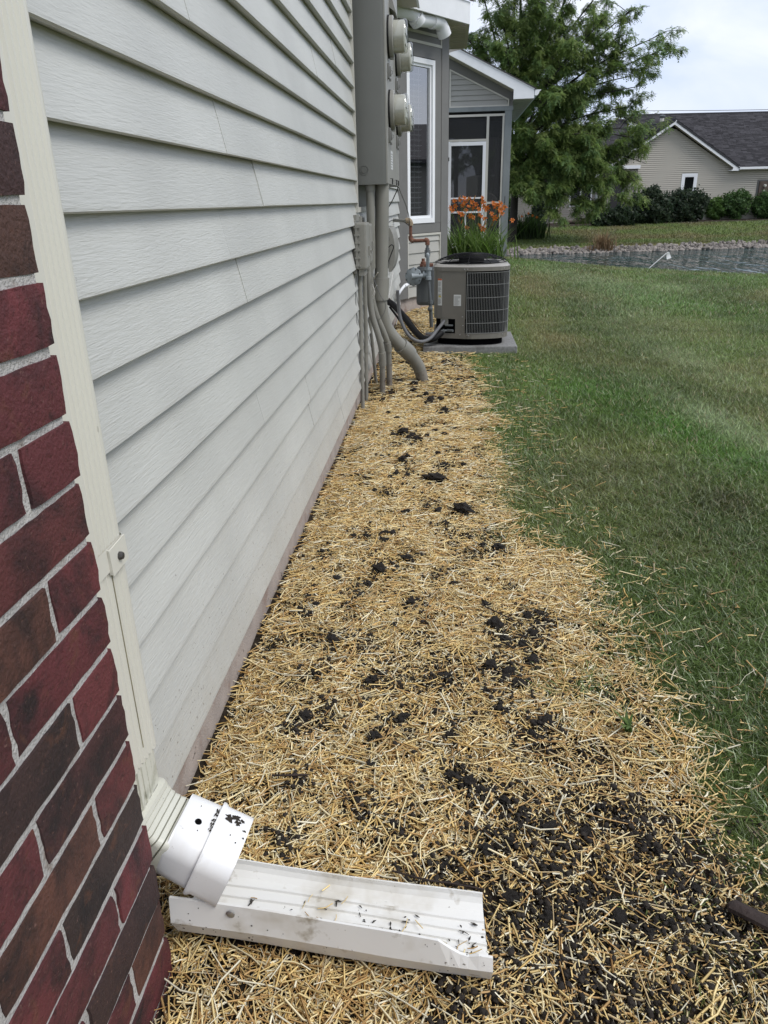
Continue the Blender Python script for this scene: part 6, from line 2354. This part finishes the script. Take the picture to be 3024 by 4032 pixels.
# shingled roof planes: courses of separate tabs over a deck
def roof_plane(P0, du, dv, poly_fn, nrow, u0, u1, row_h, tab, seed, name='roof'):
    """P0 origin at the eave, du along the eave (unit), dv up the slope (unit); poly_fn(v)->(umin,umax)"""
    nv_ = du.cross(dv).normalized()
    if nv_.z < 0:
        nv_ = -nv_
    rng_ = random.Random(seed)
    mbx = MB()
    H_ = nrow * row_h
    a0, b0 = poly_fn(0)
    a1, b1 = poly_fn(H_)
    q = [P0 + du * a0, P0 + du * b0, P0 + du * b1 + dv * H_, P0 + du * a1 + dv * H_]
    mbx.add(q + [v - nv_ * 0.1 for v in q], [(0, 1, 2, 3), (7, 6, 5, 4), (0, 4, 5, 1), (1, 5, 6, 2), (2, 6, 7, 3), (3, 7, 4, 0)])
    rf = mbx.build(name, MT['shingle_edge'], fh)
    vs_, fs_, cs_ = [], [], []
    for r_ in range(nrow):
        v0, v1 = r_ * row_h, (r_ + 1) * row_h
        a, b = poly_fn(v0 + row_h * 0.5)
        u = a - rng_.uniform(0, tab)
        while u < b:
            w = tab * rng_.choice((0.6, 1.0, 1.4, 1.0))
            x0, x1 = max(u, a), min(u + w - 0.008, b)
            if x1 - x0 > 0.02:
                th0 = 0.022 + rng_.choice((0, 0, 0.012))
                o = len(vs_)
                pts = [(x0, v0 - 0.01, th0), (x1, v0 - 0.01, th0), (x1, v1 + 0.02, 0.006), (x0, v1 + 0.02, 0.006), (x0, v0 - 0.01, 0.0), (x1, v0 - 0.01, 0.0)]
                vs_ += [tuple(P0 + du * uu + dv * vv + nv_ * (tt + 0.004)) for uu, vv, tt in pts]
                fs_ += [(o, o + 1, o + 2, o + 3), (o + 4, o + 5, o + 1, o)]
                g = rng_.uniform(0.65, 1.4)
                cs_ += [(0.052 * g, 0.050 * g, 0.055 * g)] * 6
            u += w
    me = np_mesh('shingles', np.array(vs_), np.array(fs_), np.array(cs_), MT['shingle_attr'])
    o_ = put('shingles', me, rf)
    kind(o_, 'stuff')
    return rf


MT['shingle_attr'] = leafy_mat('shingle_tabs', 0.9, 0.0, spec=0.2)
RISE = 0.60
dvm = (HN + Vector((0, 0, RISE))).normalized()
ROWH = 0.14
main_len = math.hypot(5.5, 5.5 * RISE)
nrow = int(main_len / ROWH)
valley = lambda v: 0.35 - (v * 1 / math.hypot(1, RISE)) * 0.80        # the gable's right slope hides what is left of this
roof_plane(h3(0, -0.42, 2.36), HD, dvm, lambda v: (max(ER - 0.02 - v * 0.86 * 0.98, -4.75 - 0 * v), 14.2), nrow, 0, 0, ROWH, 0.33, 1)
# left main slope continuing behind the gable with a hipped end, and the lower wing
roof_plane(h3(0, 0.02, 2.36), HD, dvm, lambda v: (-14.2, -6.9 + min(v * 0.55, 2.2)), int(nrow * 0.72), 0, 0, ROWH, 0.33, 2)
roof_plane(h3(0, 2.2, 3.55), HD, dvm, lambda v: (-8.2 + v * 0.98, -4.7 + 0.2 * v), int((main_len - 2.6) / ROWH), 0, 0, ROWH, 0.33, 5)
gl_ = (Vector((0, 0, PITCH_R)) + HD).normalized()
gr_ = (Vector((0, 0, PITCH_R)) - HD).normalized()
glen = math.hypot(4.05, 4.05 * PITCH_R)
roof_plane(h3(ER, -0.42, zr(ER) + 0.01), HN, gr_, lambda v: (0.0, 1.0 + v * 0.9), int(glen / ROWH), 0, 0, ROWH, 0.33, 3)
glen2 = math.hypot(4.3, 4.3 * PITCH_R)
roof_plane(h3(-7.3, -0.42, zr(-7.3) + 0.01), HN, gl_, lambda v: (0.0, 5.0), int(glen2 / ROWH), 0, 0, ROWH, 0.33, 4)
mb = MB()
vs = []
mb.tube([h3(-4.75, 5.05, 5.66), h3(14.2, 5.05, 5.66)], 0.07, 6)
mb.tube([h3(APU, -0.42, APZ + 0.02), h3(APU, 4.4, APZ + 0.02)], 0.06, 6)
mb.build('ridge_cap', MT['shingle_edge'], fh)
mb = MB()                                     # chimney vent and plumbing stack
mb.tube([h3(-2.83, 2.2, 4.0), h3(-2.83, 2.2, 5.22)], 0.12, 12)
mb.build('flue', MT['trim_cream'], fh)
mb = MB()
mb.tube([h3(-2.83, 2.2, 5.20), h3(-2.83, 2.2, 5.26)], 0.09, 12)
mb.lathe([(0.10, 0.0), (0.17, 0.02), (0.19, 0.10), (0.14, 0.13), (0.0001, 0.16)], h3(-2.83, 2.2, 5.25), (0, 0, 1), 12)
mb.build('flue_cap', MT['gas_dark'], fh)
mb = MB()
mb.tube([h3(-2.42, 1.6, 3.9), h3(-2.42, 1.6, 4.92)], 0.09, 10)
mb.build('vent_stack', MT['trim_white'], fh)
# deck on the left wing
mb = MB()
hbox(mb, -9.0, -6.4, -1.2, 0.58, -0.36, -0.28)
dk = mb.build('deck', MT['wood_deck'], fh)
mb = MB()
hbox(mb, -7.42, -7.28, -1.15, -1.0, -0.7, 1.1)
mb.build('post', MT['post_grey'], dk)
for u_ in (-8.1, -7.9, -7.7):
    pass

# house out to the right across the pond, mirrored in the bay window
nh = thing('neighbour_house', 'dark roofed house mirrored in the lower part of the tall bay window', 'house', (31.0, 19.0, -0.3))
mb = MB()
mb.box2((28.0, 6.0, -1.5), (36.0, 34.0, 2.6))
mb.build('wall', MT['siding_taupe'], nh)
mb = MB()
mb.prism([(27.4, 2.55), (32.0, 4.3), (36.6, 2.55), (36.6, 2.70), (32.0, 4.5), (27.4, 2.70)], 'y', 5.4, 34.6)
mb.build('roof', MT['shingle'], nh)
for y_ in (9.0, 14.0, 20.0, 26.0):
    mb = MB()
    mb.box2((27.96, y_, 0.6), (28.0, y_ + 1.2, 2.0))
    w_o = mb.build('window', MT['vinyl_white'], nh)
    mb = MB()
    mb.box2((27.95, y_ + 0.1, 0.7), (27.97, y_ + 1.1, 1.9))
    mb.build('pane', MT['dark_room'], w_o)

# overhead wire far behind the houses
wire('utility_wire', 'thin overhead wire crossing the sky above the far roof', [(6, 70, 7.55), (16.2, 70, 7.34), (25.9, 70, 7.14), (50, 70, 6.9)], 0.022, 'flex', 'wire', n=4)

# ------------------------------------------------------------------ riprap
def rock_mesh(seed):
    import bmesh
    r = random.Random(seed)
    bm = bmesh.new()
    bmesh.ops.create_icosphere(bm, subdivisions=1, radius=1.0)
    for v in bm.verts:
        v.co *= r.uniform(0.72, 1.18)
        v.co.z *= 0.72
    me = bpy.data.meshes.new('rock')
    bm.to_mesh(me)
    bm.free()
    me.materials.append(MT['rock'])
    return me


ROCKS = [rock_mesh(s) for s in range(8)]
rr = random.Random(17)
cnt = 0
for i in range(300):
    x = 1.9 + 14.1 * ((i * 0.6180339) % 1.0)
    row = rr.random()
    y = float(far_edge(x)) - 0.15 + row * 0.62
    z = float(ground_h(x, y)) + 0.05
    s = rr.uniform(0.065, 0.135)
    o = put('rock', ROCKS[i % 8], None, (x, y, max(z, -1.24)), (rr.uniform(0, 6), rr.uniform(0, 6), rr.uniform(0, 6)), (s * rr.uniform(0.9, 1.4), s, s * rr.uniform(0.7, 1.0)))
    tag(o, 'broken rock in the stone band along the far waterline', 'rock', 'rocks lining the far bank')
vs_all, fs_all = [], []
base_v = [np.array([v.co[:] for v in m.vertices]) for m in ROCKS]
base_f = [np.array([p.vertices[:] for p in m.polygons]) for m in ROCKS]
off = 0
for i in range(1500):
    x = rr.uniform(-4, 26) if i % 2 else rr.uniform(1.9, 16)
    y = float(far_edge(x)) - 0.2 + rr.random() * 0.72
    z = float(ground_h(x, y)) + 0.02
    s = rr.uniform(0.05, 0.11)
    a = rr.uniform(0, 6.28)
    b = base_v[i % 8] * s
    R2 = np.array([[math.cos(a), -math.sin(a), 0], [math.sin(a), math.cos(a), 0], [0, 0, 1]])
    vs_all.append(b @ R2.T + np.array([x, y, max(z, -1.25)]))
    fs_all.append(base_f[i % 8] + off)
    off += len(b)
kind(put('bank_rubble', np_mesh('bank_rubble', np.vstack(vs_all), np.vstack(fs_all), None, MT['rock'])), 'stuff')

# ------------------------------------------------------------------ marker flag
mf = thing('marker_flag', 'small white wire marker flag leaning at the lawn edge by the water', 'marker flag', (3.74, 13.3, -0.16))
fp = [Vector((3.74, 13.3, -0.16)), Vector((4.041, 13.3, 0.114)), Vector((4.078, 13.3, 0.134))]
mb = MB()
mb.tube(fp, 0.0075, 5)
mb.build('wire_stem', MT['flag'], mf)
mb = MB()
a = Vector((4.048, 13.3, 0.105))
vs = []
for i in range(4):
    for j in range(3):
        u, v = i / 3, j / 2
        p = a + Vector((0.040, 0, 0.032)) * v + Vector((0.012 + 0.030 * v, 0, -0.088 - 0.004 * v)) * u
        p.y += 0.008 * math.sin(u * 4)
        vs.append(p)
mb.add(vs, [(i * 3 + j, (i + 1) * 3 + j, (i + 1) * 3 + j + 1, i * 3 + j + 1) for i in range(3) for j in range(2)])
mb.build('flag_sheet', MT['flag'], mf)

# ------------------------------------------------------------------ soil clods
CL = [(0.537, 2.397, .0356), (0.639, 2.104, .0203), (0.286, 1.935, .0299), (0.101, 2.068, .0143), (0.387, 3.938, .0303), (0.463, 3.748, .0241), (0.272, 3.336, .0303), (0.341, 3.228, .021), (0.296, 2.937, .0232), (0.434, 2.718, .0325), (0.469, 2.882, .019), (0.257, 2.566, .0137), (0.473, 2.276, .0155), (0.364, 2.013, .0196), (0.22, 2.175, .0149), (0.607, 1.642, .0216), (0.692, 1.691, .0147), (0.723, 1.704, .0123), (0.695, 1.603, .0165), (0.626, 1.579, .0117), (0.669, 1.56, .0162), (0.586, 1.46, .0199), (0.621, 1.434, .0196), (0.644, 1.401, .015), (0.684, 1.493, .0179), (0.69, 1.268, .0161), (0.657, 1.223, .0138), (0.598, 1.308, .0123), (0.469, 1.418, .0108), (0.393, 1.267, .0161), (0.341, 1.206, .0137), (0.49, 1.214, .0118), (0.188, 1.263, .0161), (0.172, 1.24, .0099), (0.204, 1.559, .0162), (0.181, 1.421, .0108), (0.313, 1.392, .0171), (0.39, 1.75, .0151), (0.094, 1.712, .0124), (0.499, 1.098, .013), (0.525, 1.087, .0166), (0.549, 1.065, .0128), (0.59, 1.045, .0126), (0.621, 1.025, .0089), (0.657, 0.985, .0158), (0.683, 0.947, .012), (0.726, 0.979, .0122), (0.761, 1.044, .0108), (0.785, 1.003, .0124), (0.808, 1.036, .009), (0.815, 0.965, .0104), (0.833, 0.947, .0103), (0.844, 0.902, .0118), (0.872, 0.878, .0116), (0.66, 0.891, .0134), (0.591, 0.951, .0138), (0.552, 0.93, .0154), (0.483, 0.897, .0101), (0.394, 0.98, .0122), (0.323, 1.029, .0108), (0.214, 1.069, .0091), (0.209, 0.928, .0085), (0.584, 0.843, .0147), (0.637, 0.814, .0145), (0.689, 0.842, .0131), (0.741, 0.821, .0146), (0.782, 0.793, .0112), (0.819, 0.811, .0097), (0.564, 0.757, .011), (0.478, 0.69, .0122), (0.509, 0.673, .009), (0.641, 0.741, .0109), (0.69, 0.724, .0108), (0.73, 0.707, .0092), (0.769, 0.69, .0106), (0.838, 0.761, .0094), (0.321, 2.823, .0168), (0.518, 3.064, .0181), (0.406, 2.479, .015), (0.054, 1.552, .0092), (0.737, 1.671, .0121), (0.668, 1.838, .013), (0.545, 2.036, .0127), (0.449, 1.912, .0121), (0.234, 1.794, .0102), (0.226, 1.273, .0101), (0.439, 0.877, .0083), (0.896, 0.823, .0081), (0.898, 0.751, .0078)]


def clod_mesh(seed):
    import bmesh
    r = random.Random(seed)
    bm = bmesh.new()
    bmesh.ops.create_icosphere(bm, subdivisions=3, radius=1.0)
    ph = [r.uniform(0, 6) for _ in range(6)]
    for v in bm.verts:
        p = v.co
        f = 1 + 0.28 * math.sin(3.1 * p.x + ph[0]) * math.sin(2.7 * p.y + ph[1]) + 0.22 * math.sin(6 * p.z + ph[2]) * math.sin(5 * p.x + ph[3]) + 0.16 * math.sin(13 * p.x + ph[4]) * math.sin(12 * p.y + ph[5]) * math.sin(11 * p.z) + r.uniform(-0.17, 0.17)
        v.co = p * f
        v.co.z *= 0.62
    me = bpy.data.meshes.new('soil_clod')
    bm.to_mesh(me)
    bm.free()
    me.materials.append(MT['soil'])
    return me


CLM = [clod_mesh(s) for s in range(8)]
rc = random.Random(9)
clods = []
for (x, y, s) in CL:
    clods.append((x, y, s * 0.78))
    for k in range(2):
        clods.append((x + rc.gauss(0, s * 2.4), y + rc.gauss(0, s * 2.8), s * rc.uniform(0.22, 0.55)))
for k in range(95):
    y = 1.1 + 4.0 * rc.random()
    clods.insert(len(CL) + k, (rc.uniform(0.10, 0.60), y, rc.uniform(0.005, 0.012) * (0.6 + 0.22 * y)))
for i, (x, y, s) in enumerate(clods[:298]):
    o = put('soil_clod', CLM[i % 8], None, (x, y, float(ground_h(x, y)) + 0.008 + 0.38 * s), (rc.uniform(-.4, .4), rc.uniform(-.4, .4), rc.uniform(0, 6)), (s * rc.uniform(0.9, 1.5), s * rc.uniform(0.8, 1.2), s))
    tag(o, 'crumbly dark lump of soil lying on the straw bed', 'soil clod', 'dark soil clods scattered over the straw')
# fine dark crumbs round them
cv = np.array([v.co[:] for v in CLM[0].vertices])
import bmesh
bm = bmesh.new()
bmesh.ops.create_icosphere(bm, subdivisions=1, radius=1.0)
cv = np.array([v.co[:] for v in bm.verts])
cf = np.array([[v.index for v in f.verts] for f in bm.faces])
bm.free()
NC = 14000
ci = RNG.integers(len(CL), size=NC)
cl = np.array(CL)
cxy = cl[ci, :2] + RNG.normal(0, 1, (NC, 2)) * (cl[ci, 2:3] * np.array([[2.3, 3.0]]))
ex = RNG.random(NC) < 0.22
cxy[ex, 0] = RNG.uniform(0.55, 1.02, ex.sum())
cxy[ex, 1] = RNG.uniform(0.55, 1.02, ex.sum())
cs = np.where(ex, 0.0008 + 0.0034 * RNG.random(NC) ** 2.5, 0.0008 + 0.0056 * RNG.random(NC) ** 2.8)
cz = ground_h(cxy[:, 0], cxy[:, 1]) + RNG.uniform(0.006, 0.017, NC)
jit = RNG.uniform(0.6, 1.3, (NC, len(cv), 1))
Vc = (cv[None] * cs[:, None, None] * jit * np.array([1, 1, 0.8]) + np.stack([cxy[:, 0], cxy[:, 1], cz], 1)[:, None]).reshape(-1, 3)
Fc = (cf[None] + (np.arange(NC) * len(cv))[:, None, None]).reshape(-1, 3)
kind(put('soil_crumbs', np_mesh('soil_crumbs', Vc, Fc, None, MT['soil'])), 'stuff')

# bark piece and twigs
mb = MB()
mb.tube(smooth_path([(0.910, 0.845, 0.020), (0.935, 0.822, 0.026), (0.975, 0.800, 0.022), (1.01, 0.785, 0.018)], 4), [0.006] + [0.014] * 9 + [0.012, 0.010, 0.006], 9, flat=0.6)
tag(mb.build('bark_chip', MT['bark_chip']), 'piece of dark bark lying at the edge of the straw', 'bark')
wire('twig', 'thin dark twig lying across the straw in the middle of the bed', [(0.575, 1.73, 0.022), (0.60, 1.70, 0.024), (0.655, 1.655, 0.020)], 0.0018, 'bark_chip', 'twig', 'twigs lying on the straw', 5)
wire('twig', 'curved reddish twig on the straw just behind the trough', [(0.40, 0.872, 0.022), (0.45, 0.852, 0.03), (0.50, 0.848, 0.028), (0.545, 0.846, 0.022)], 0.0016, 'bark_chip', 'twig', 'twigs lying on the straw', 5)
wire('twig', 'short dark twig on the straw near the foundation', [(0.16, 1.075, 0.02), (0.19, 1.07, 0.026), (0.225, 1.078, 0.022)], 0.0022, 'bark_chip', 'twig', 'twigs lying on the straw', 5)
sl_ = thing('weed_seedling', 'small pale green weed seedling sprouting at the straw edge', 'seedling', (0.85, 1.25, 0.01))
V1, F1, C1 = strap_leaves(9, 0.85, 1.25, 0.004, 0.004, 0.03, 0.05, 0.010, np.random.default_rng(2), 0.01, [(0.16, 0.24, 0.08), (0.12, 0.20, 0.06)], 1.0, 4)
put('leaves', np_mesh('leaves', V1, F1, C1, MT['leaf']), sl_)

# ------------------------------------------------------------------ straw mulch
def soil_mask(x, y):
    """1 where bare dark soil shows, 0 where the straw is thick"""
    m = np.zeros_like(x)
    for (px, py, s) in CL:
        r = s * 1.75
        m = np.maximum(m, np.minimum(1.25 * np.exp(-(((x - px) / r) ** 2 + ((y - py) / (r * 1.3)) ** 2)), 0.86))
    z = 0.80 * sstep((x - 0.52 + 0.10 * (fbm(x, y, 9, 33) - 0.5)) / 0.12) * sstep((1.09 - y) / 0.10) * np.clip(2.6 * fbm(x, y, 12, 30) - 0.62, 0.12, 1.1)
    m = np.maximum(m, np.clip(z, 0, 0.86))
    n = fbm(x, y, 11, 35)
    m = np.maximum(m, np.clip((n - 0.53) * 4.5, 0, 0.8))
    return m


def straw_density(x, y):
    e = bed_edge(y) + 0.16 * (fbm(x, y, 6, 31) - 0.5)
    d = e - x
    inside = np.where(d > 0, 0.55 + 0.45 * sstep(d / 0.10), 0.55 * np.exp(d / 0.045))
    inside = np.maximum(inside, np.where((d > -0.35) & (d < 0), 0.03, 0))
    # under the trough's dry side the straw is thick
    return inside * (1 - soil_mask(x, y))


def blocked(x, y):
    """inside walls, pads and the trough"""
    b = (x < 0.012) | ((x < BX + 0.004) & (y < 0.715))
    b |= (x > 0.295) & (x < 0.97) & (y > 5.31) & (y < 5.96)
    s = (x - TA.x) * ax.x + (y - TA.y) * ax.y
    w = (x - TA.x) * wv.x + (y - TA.y) * wv.y
    b |= (s > 0.02) & (s < LEN - 0.012) & (w > 0.004) & (w < 0.122)
    b |= (y > 7.2) & (y < 8.05) & (x * math.cos(BA) - (y - 7.35) * math.sin(BA) < -0.02)
    b |= (y >= 8.0) & (x < 0.46)
    b |= (y > 15.95) & (x < 1.68)
    return b


STRAW = np.array([(0.74, 0.51, 0.19), (0.84, 0.64, 0.29), (0.88, 0.75, 0.44), (0.92, 0.86, 0.66), (0.56, 0.35, 0.14), (0.78, 0.58, 0.25), (0.62, 0.40, 0.17), (0.88, 0.71, 0.36), (0.92, 0.81, 0.53)])


def sample(nmax, x0, x1, y0, y1, dens, rng):
    x = rng.uniform(x0, x1, nmax)
    y = rng.uniform(y0, y1, nmax)
    k = (rng.random(nmax) < dens(x, y)) & ~blocked(x, y)
    return x[k], y[k]


def straw_pieces(x, y, rng, lmin, lmax, wmin, wmax, hi, segs=2):
    n = len(x)
    u = rng.random(n)
    Ln = lmin + (lmax - lmin) * u ** 2.4
    W = wmin + (wmax - wmin) * rng.random(n) ** 1.6
    yaw = rng.uniform(0, 2 * PI, n)
    lay = rng.random(n)
    z = ground_h(x, y) + 0.003 + hi * lay
    tilt = rng.normal(0, 0.13, n)
    d = np.stack([np.cos(yaw) * np.cos(tilt), np.sin(yaw) * np.cos(tilt), np.sin(tilt)], 1)
    s = np.stack([-np.sin(yaw), np.cos(yaw), np.zeros(n)], 1)
    upv = np.cross(d, s)
    c = np.stack([x, y, z], 1)
    bend = rng.normal(0, 0.09, n) * Ln
    rings = []
    for k in range(segs + 1):
        t = k / segs - 0.5
        p = c + d * (Ln * t)[:, None] + s * (bend * (1 - 4 * t * t))[:, None]
        p[:, 2] = np.maximum(p[:, 2], c[:, 2] * 0 + ground_h(p[:, 0], p[:, 1]) + 0.0015)
        wk = (W * (1.0 if k < segs else rng.uniform(0.7, 1.0, n)))[:, None]
        rings.append([p - s * wk * 0.5, p + s * wk * 0.5, p + upv * wk * 0.55])
    V_ = np.stack([v for r in rings for v in r], 1).reshape(-1, 3)
    per = 3 * (segs + 1)
    f = []
    for k in range(segs):
        for j in range(3):
            j2 = (j + 1) % 3
            f.append((3 * k + j, 3 * k + j2, 3 * (k + 1) + j2, 3 * (k + 1) + j))
    f = np.array(f)
    F_ = (f[None] + (np.arange(n) * per)[:, None, None]).reshape(-1, 4)
    col = STRAW[rng.integers(len(STRAW), size=n)] * rng.uniform(0.72, 1.15, (n, 1))
    # older, wetter stalks lie deeper
    col = np.where((rng.random(n) < 0.12)[:, None], col * np.array([0.66, 0.58, 0.50]), col)
    return V_, F_, np.repeat(col, per, 0)


def join(parts):
    Vs, Fs, Cs, o = [], [], [], 0
    for v, f, c in parts:
        Vs.append(v)
        Fs.append(f + o)
        Cs.append(c)
        o += len(v)
    return np.vstack(Vs), np.vstack(Fs), np.vstack(Cs)


parts = []
x, y = sample(58000, 0.0, 1.45, 0.25, 1.9, straw_density, RNG)
parts.append(straw_pieces(x, y, RNG, 0.012, 0.095, 0.0013, 0.0042, 0.012))
x, y = sample(56000, 0.0, 1.1, 1.9, 4.0, straw_density, RNG)
parts.append(straw_pieces(x, y, RNG, 0.014, 0.085, 0.0018, 0.0046, 0.011, 1))
x, y = sample(26000, 0.0, 1.0, 4.0, 8.3, straw_density, RNG)
parts.append(straw_pieces(x, y, RNG, 0.015, 0.08, 0.0026, 0.0055, 0.018, 1))
x, y = sample(1300, 0.0, 1.3, 0.3, 2.2, straw_density, RNG)
parts.append(straw_pieces(x, y, RNG, 0.06, 0.13, 0.0022, 0.0040, 0.016, 2))
# few stalks inside the trough and against the wall foot
nt_ = 46
s_ = RNG.uniform(0.08, 0.44, nt_)
w_ = np.where(RNG.random(nt_) < 0.6, RNG.uniform(0.018, 0.03, nt_), RNG.uniform(0.02, 0.09, nt_))
px_ = TA.x + ax.x * s_ + wv.x * w_
py_ = TA.y + ax.y * s_ + wv.y * w_
pv, pf, pc = straw_pieces(px_, py_, RNG, 0.01, 0.05, 0.001, 0.0022, 0.002)
pv[:, 2] += 0.030 - ground_h(pv[:, 0], pv[:, 1]) * 0.9 - 0.003
parts.append((pv, pf, pc))
Vst, Fst, Cst = join(parts)
kind(put('straw_mulch', np_mesh('straw_mulch', Vst, Fst, Cst, MT['straw'])), 'stuff')

# chaff: tiny flat flakes
x, y = sample(130000, 0.0, 1.25, 0.25, 2.6, lambda a, b: np.clip(0.38 * straw_density(a, b) + 0.55 * soil_mask(a, b) * (a < bed_edge(b) + 0.05), 0, 1), RNG)
n = len(x)
yaw = RNG.uniform(0, 2 * PI, n)
Ln, W = 0.003 + 0.014 * RNG.random(n) ** 2, RNG.uniform(0.0007, 0.0020, n)
c = np.stack([x, y, ground_h(x, y) + RNG.uniform(0.004, 0.018, n)], 1)
d = np.stack([np.cos(yaw), np.sin(yaw), RNG.normal(0, 0.3, n)], 1) * Ln[:, None] * 0.5
s = np.stack([-np.sin(yaw), np.cos(yaw), RNG.normal(0, 0.4, n)], 1) * W[:, None] * 0.5
Vf = np.stack([c - d - s, c + d - s, c + d + s, c - d + s], 1).reshape(-1, 3)
Ff = np.arange(4 * n).reshape(n, 4)
colf = STRAW[RNG.integers(len(STRAW), size=n)] * RNG.uniform(0.65, 1.2, (n, 1))
kind(put('straw_chaff', np_mesh('straw_chaff', Vf, Ff, np.repeat(colf, 4, 0), MT['straw'])), 'stuff')

# ------------------------------------------------------------------ grass
def grass_density(x, y):
    e = bed_edge(y) + 0.16 * (fbm(x, y, 6, 31) - 0.5)
    d = x - e
    g = np.where(d > 0, 0.45 + 0.55 * sstep(d / 0.12), 0.45 * np.exp(d / 0.035))
    patch = np.exp(-(((x - 0.80) / 0.10) ** 2 + ((y - 1.40) / 0.11) ** 2)) * 0.6
    patch2 = 0.22 * sstep((x - 0.70) / 0.15) * sstep((1.0 - y) / 0.2)
    g = np.maximum(g, np.maximum(patch, patch2))
    g = g * (y < near_edge(x) + 0.9)
    return np.clip(g, 0, 1)


def blades(x, y, rng, hmin, hmax, wmin, wmax, lean, segs):
    n = len(x)
    h = rng.uniform(hmin, hmax, n) * (0.7 + 0.6 * fbm(x, y, 3.0, 90))
    W = rng.uniform(wmin, wmax, n)
    a = rng.uniform(0, 2 * PI, n)
    ln = np.abs(rng.normal(lean, lean * 0.5, n)) * h
    d = np.stack([np.cos(a), np.sin(a), np.zeros(n)], 1)
    b = a + rng.normal(PI / 2, 0.6, n)
    s = np.stack([np.cos(b), np.sin(b), np.zeros(n)], 1)
    c = np.stack([x, y, ground_h(x, y) - 0.003], 1)
    vs_ = []
    for k in range(segs + 1):
        t = k / segs
        p = c + d * (ln * t ** 1.6)[:, None]
        p[:, 2] += h * (t - 0.28 * t * t * np.clip(lean, 0, 1.5))
        w = (W * 0.5 * (1 - 0.9 * t ** 1.8))[:, None]
        vs_ += [p - s * w, p + s * w]
    V_ = np.stack(vs_, 1).reshape(-1, 3)
    per = 2 * (segs + 1)
    f = np.array([(2 * k, 2 * k + 1, 2 * k + 3, 2 * k + 2) for k in range(segs)])
    F_ = (f[None] + (np.arange(n) * per)[:, None, None]).reshape(-1, 4)
    col = lawn_colour(x, y) * (0.45 + 1.15 * rng.random((n, 1)) ** 1.3)
    lite = rng.random(n) < 0.08  # scattered blades painted pale as highlights
    col[lite] = np.array([0.36, 0.44, 0.25]) * rng.uniform(0.6, 1.1, (lite.sum(), 1))
    dead = rng.random(n) < 0.09
    col[dead] = np.array([0.34, 0.28, 0.16]) * rng.uniform(0.6, 1.2, (dead.sum(), 1))
    return V_, F_, np.repeat(col, per, 0)


parts = []
x, y = sample(165000, 0.45, 2.5, 0.35, 3.0, grass_density, RNG)
parts.append(blades(x, y, RNG, 0.016, 0.036, 0.0017, 0.0036, 0.9, 2))
x, y = sample(190000, 0.4, 4.3, 3.0, 7.0, grass_density, RNG)
parts.append(blades(x, y, RNG, 0.017, 0.036, 0.0030, 0.0056, 0.8, 1))
x, y = sample(150000, 0.3, 7.0, 7.0, 11.0, grass_density, RNG)
parts.append(blades(x, y, RNG, 0.026, 0.054, 0.0055, 0.010, 0.8, 1))
x, y = sample(150000, 0.3, 8.0, 11.0, 18.0, grass_density, RNG)
parts.append(blades(x, y, RNG, 0.032, 0.064, 0.009, 0.016, 0.8, 1))
Vg, Fg, Cg = join(parts)
kind(put('lawn_grass', np_mesh('lawn_grass', Vg, Fg, Cg, MT['grass'])), 'stuff')

# rough grass of the far bank
n = 60000
x = RNG.uniform(-2, 24, n)
y = far_edge(x) + 0.65 + RNG.random(n) ** 1.3 * 14
k = ~((y > 44.0 + 0.25 * (x - 9)) & (x > 5))
x, y = x[k], y[k]
vb, fb_, cb = blades(x, y, RNG, 0.05, 0.10, 0.02, 0.04, 0.6, 1)
cb = np.repeat(bank_colour(x, y) * RNG.uniform(0.7, 1.35, (len(x), 1)), 4, 0)
kind(put('bank_grass', np_mesh('bank_grass', vb, fb_, cb, MT['grass'])), 'stuff')
# strays: straw bits blown on to the lawn
x = RNG.uniform(0.6, 2.2, 420)
y = RNG.uniform(0.6, 5.2, 420)
k = (x > bed_edge(y)) & (RNG.random(420) < np.exp(-(x - bed_edge(y)) / 0.35))
vb, fb_, cb = straw_pieces(x[k], y[k], RNG, 0.02, 0.06, 0.0014, 0.003, 0.002)
vb[:, 2] += 0.024
kind(put('stray_straw', np_mesh('stray_straw', vb, fb_, cb, MT['straw'])), 'stuff')
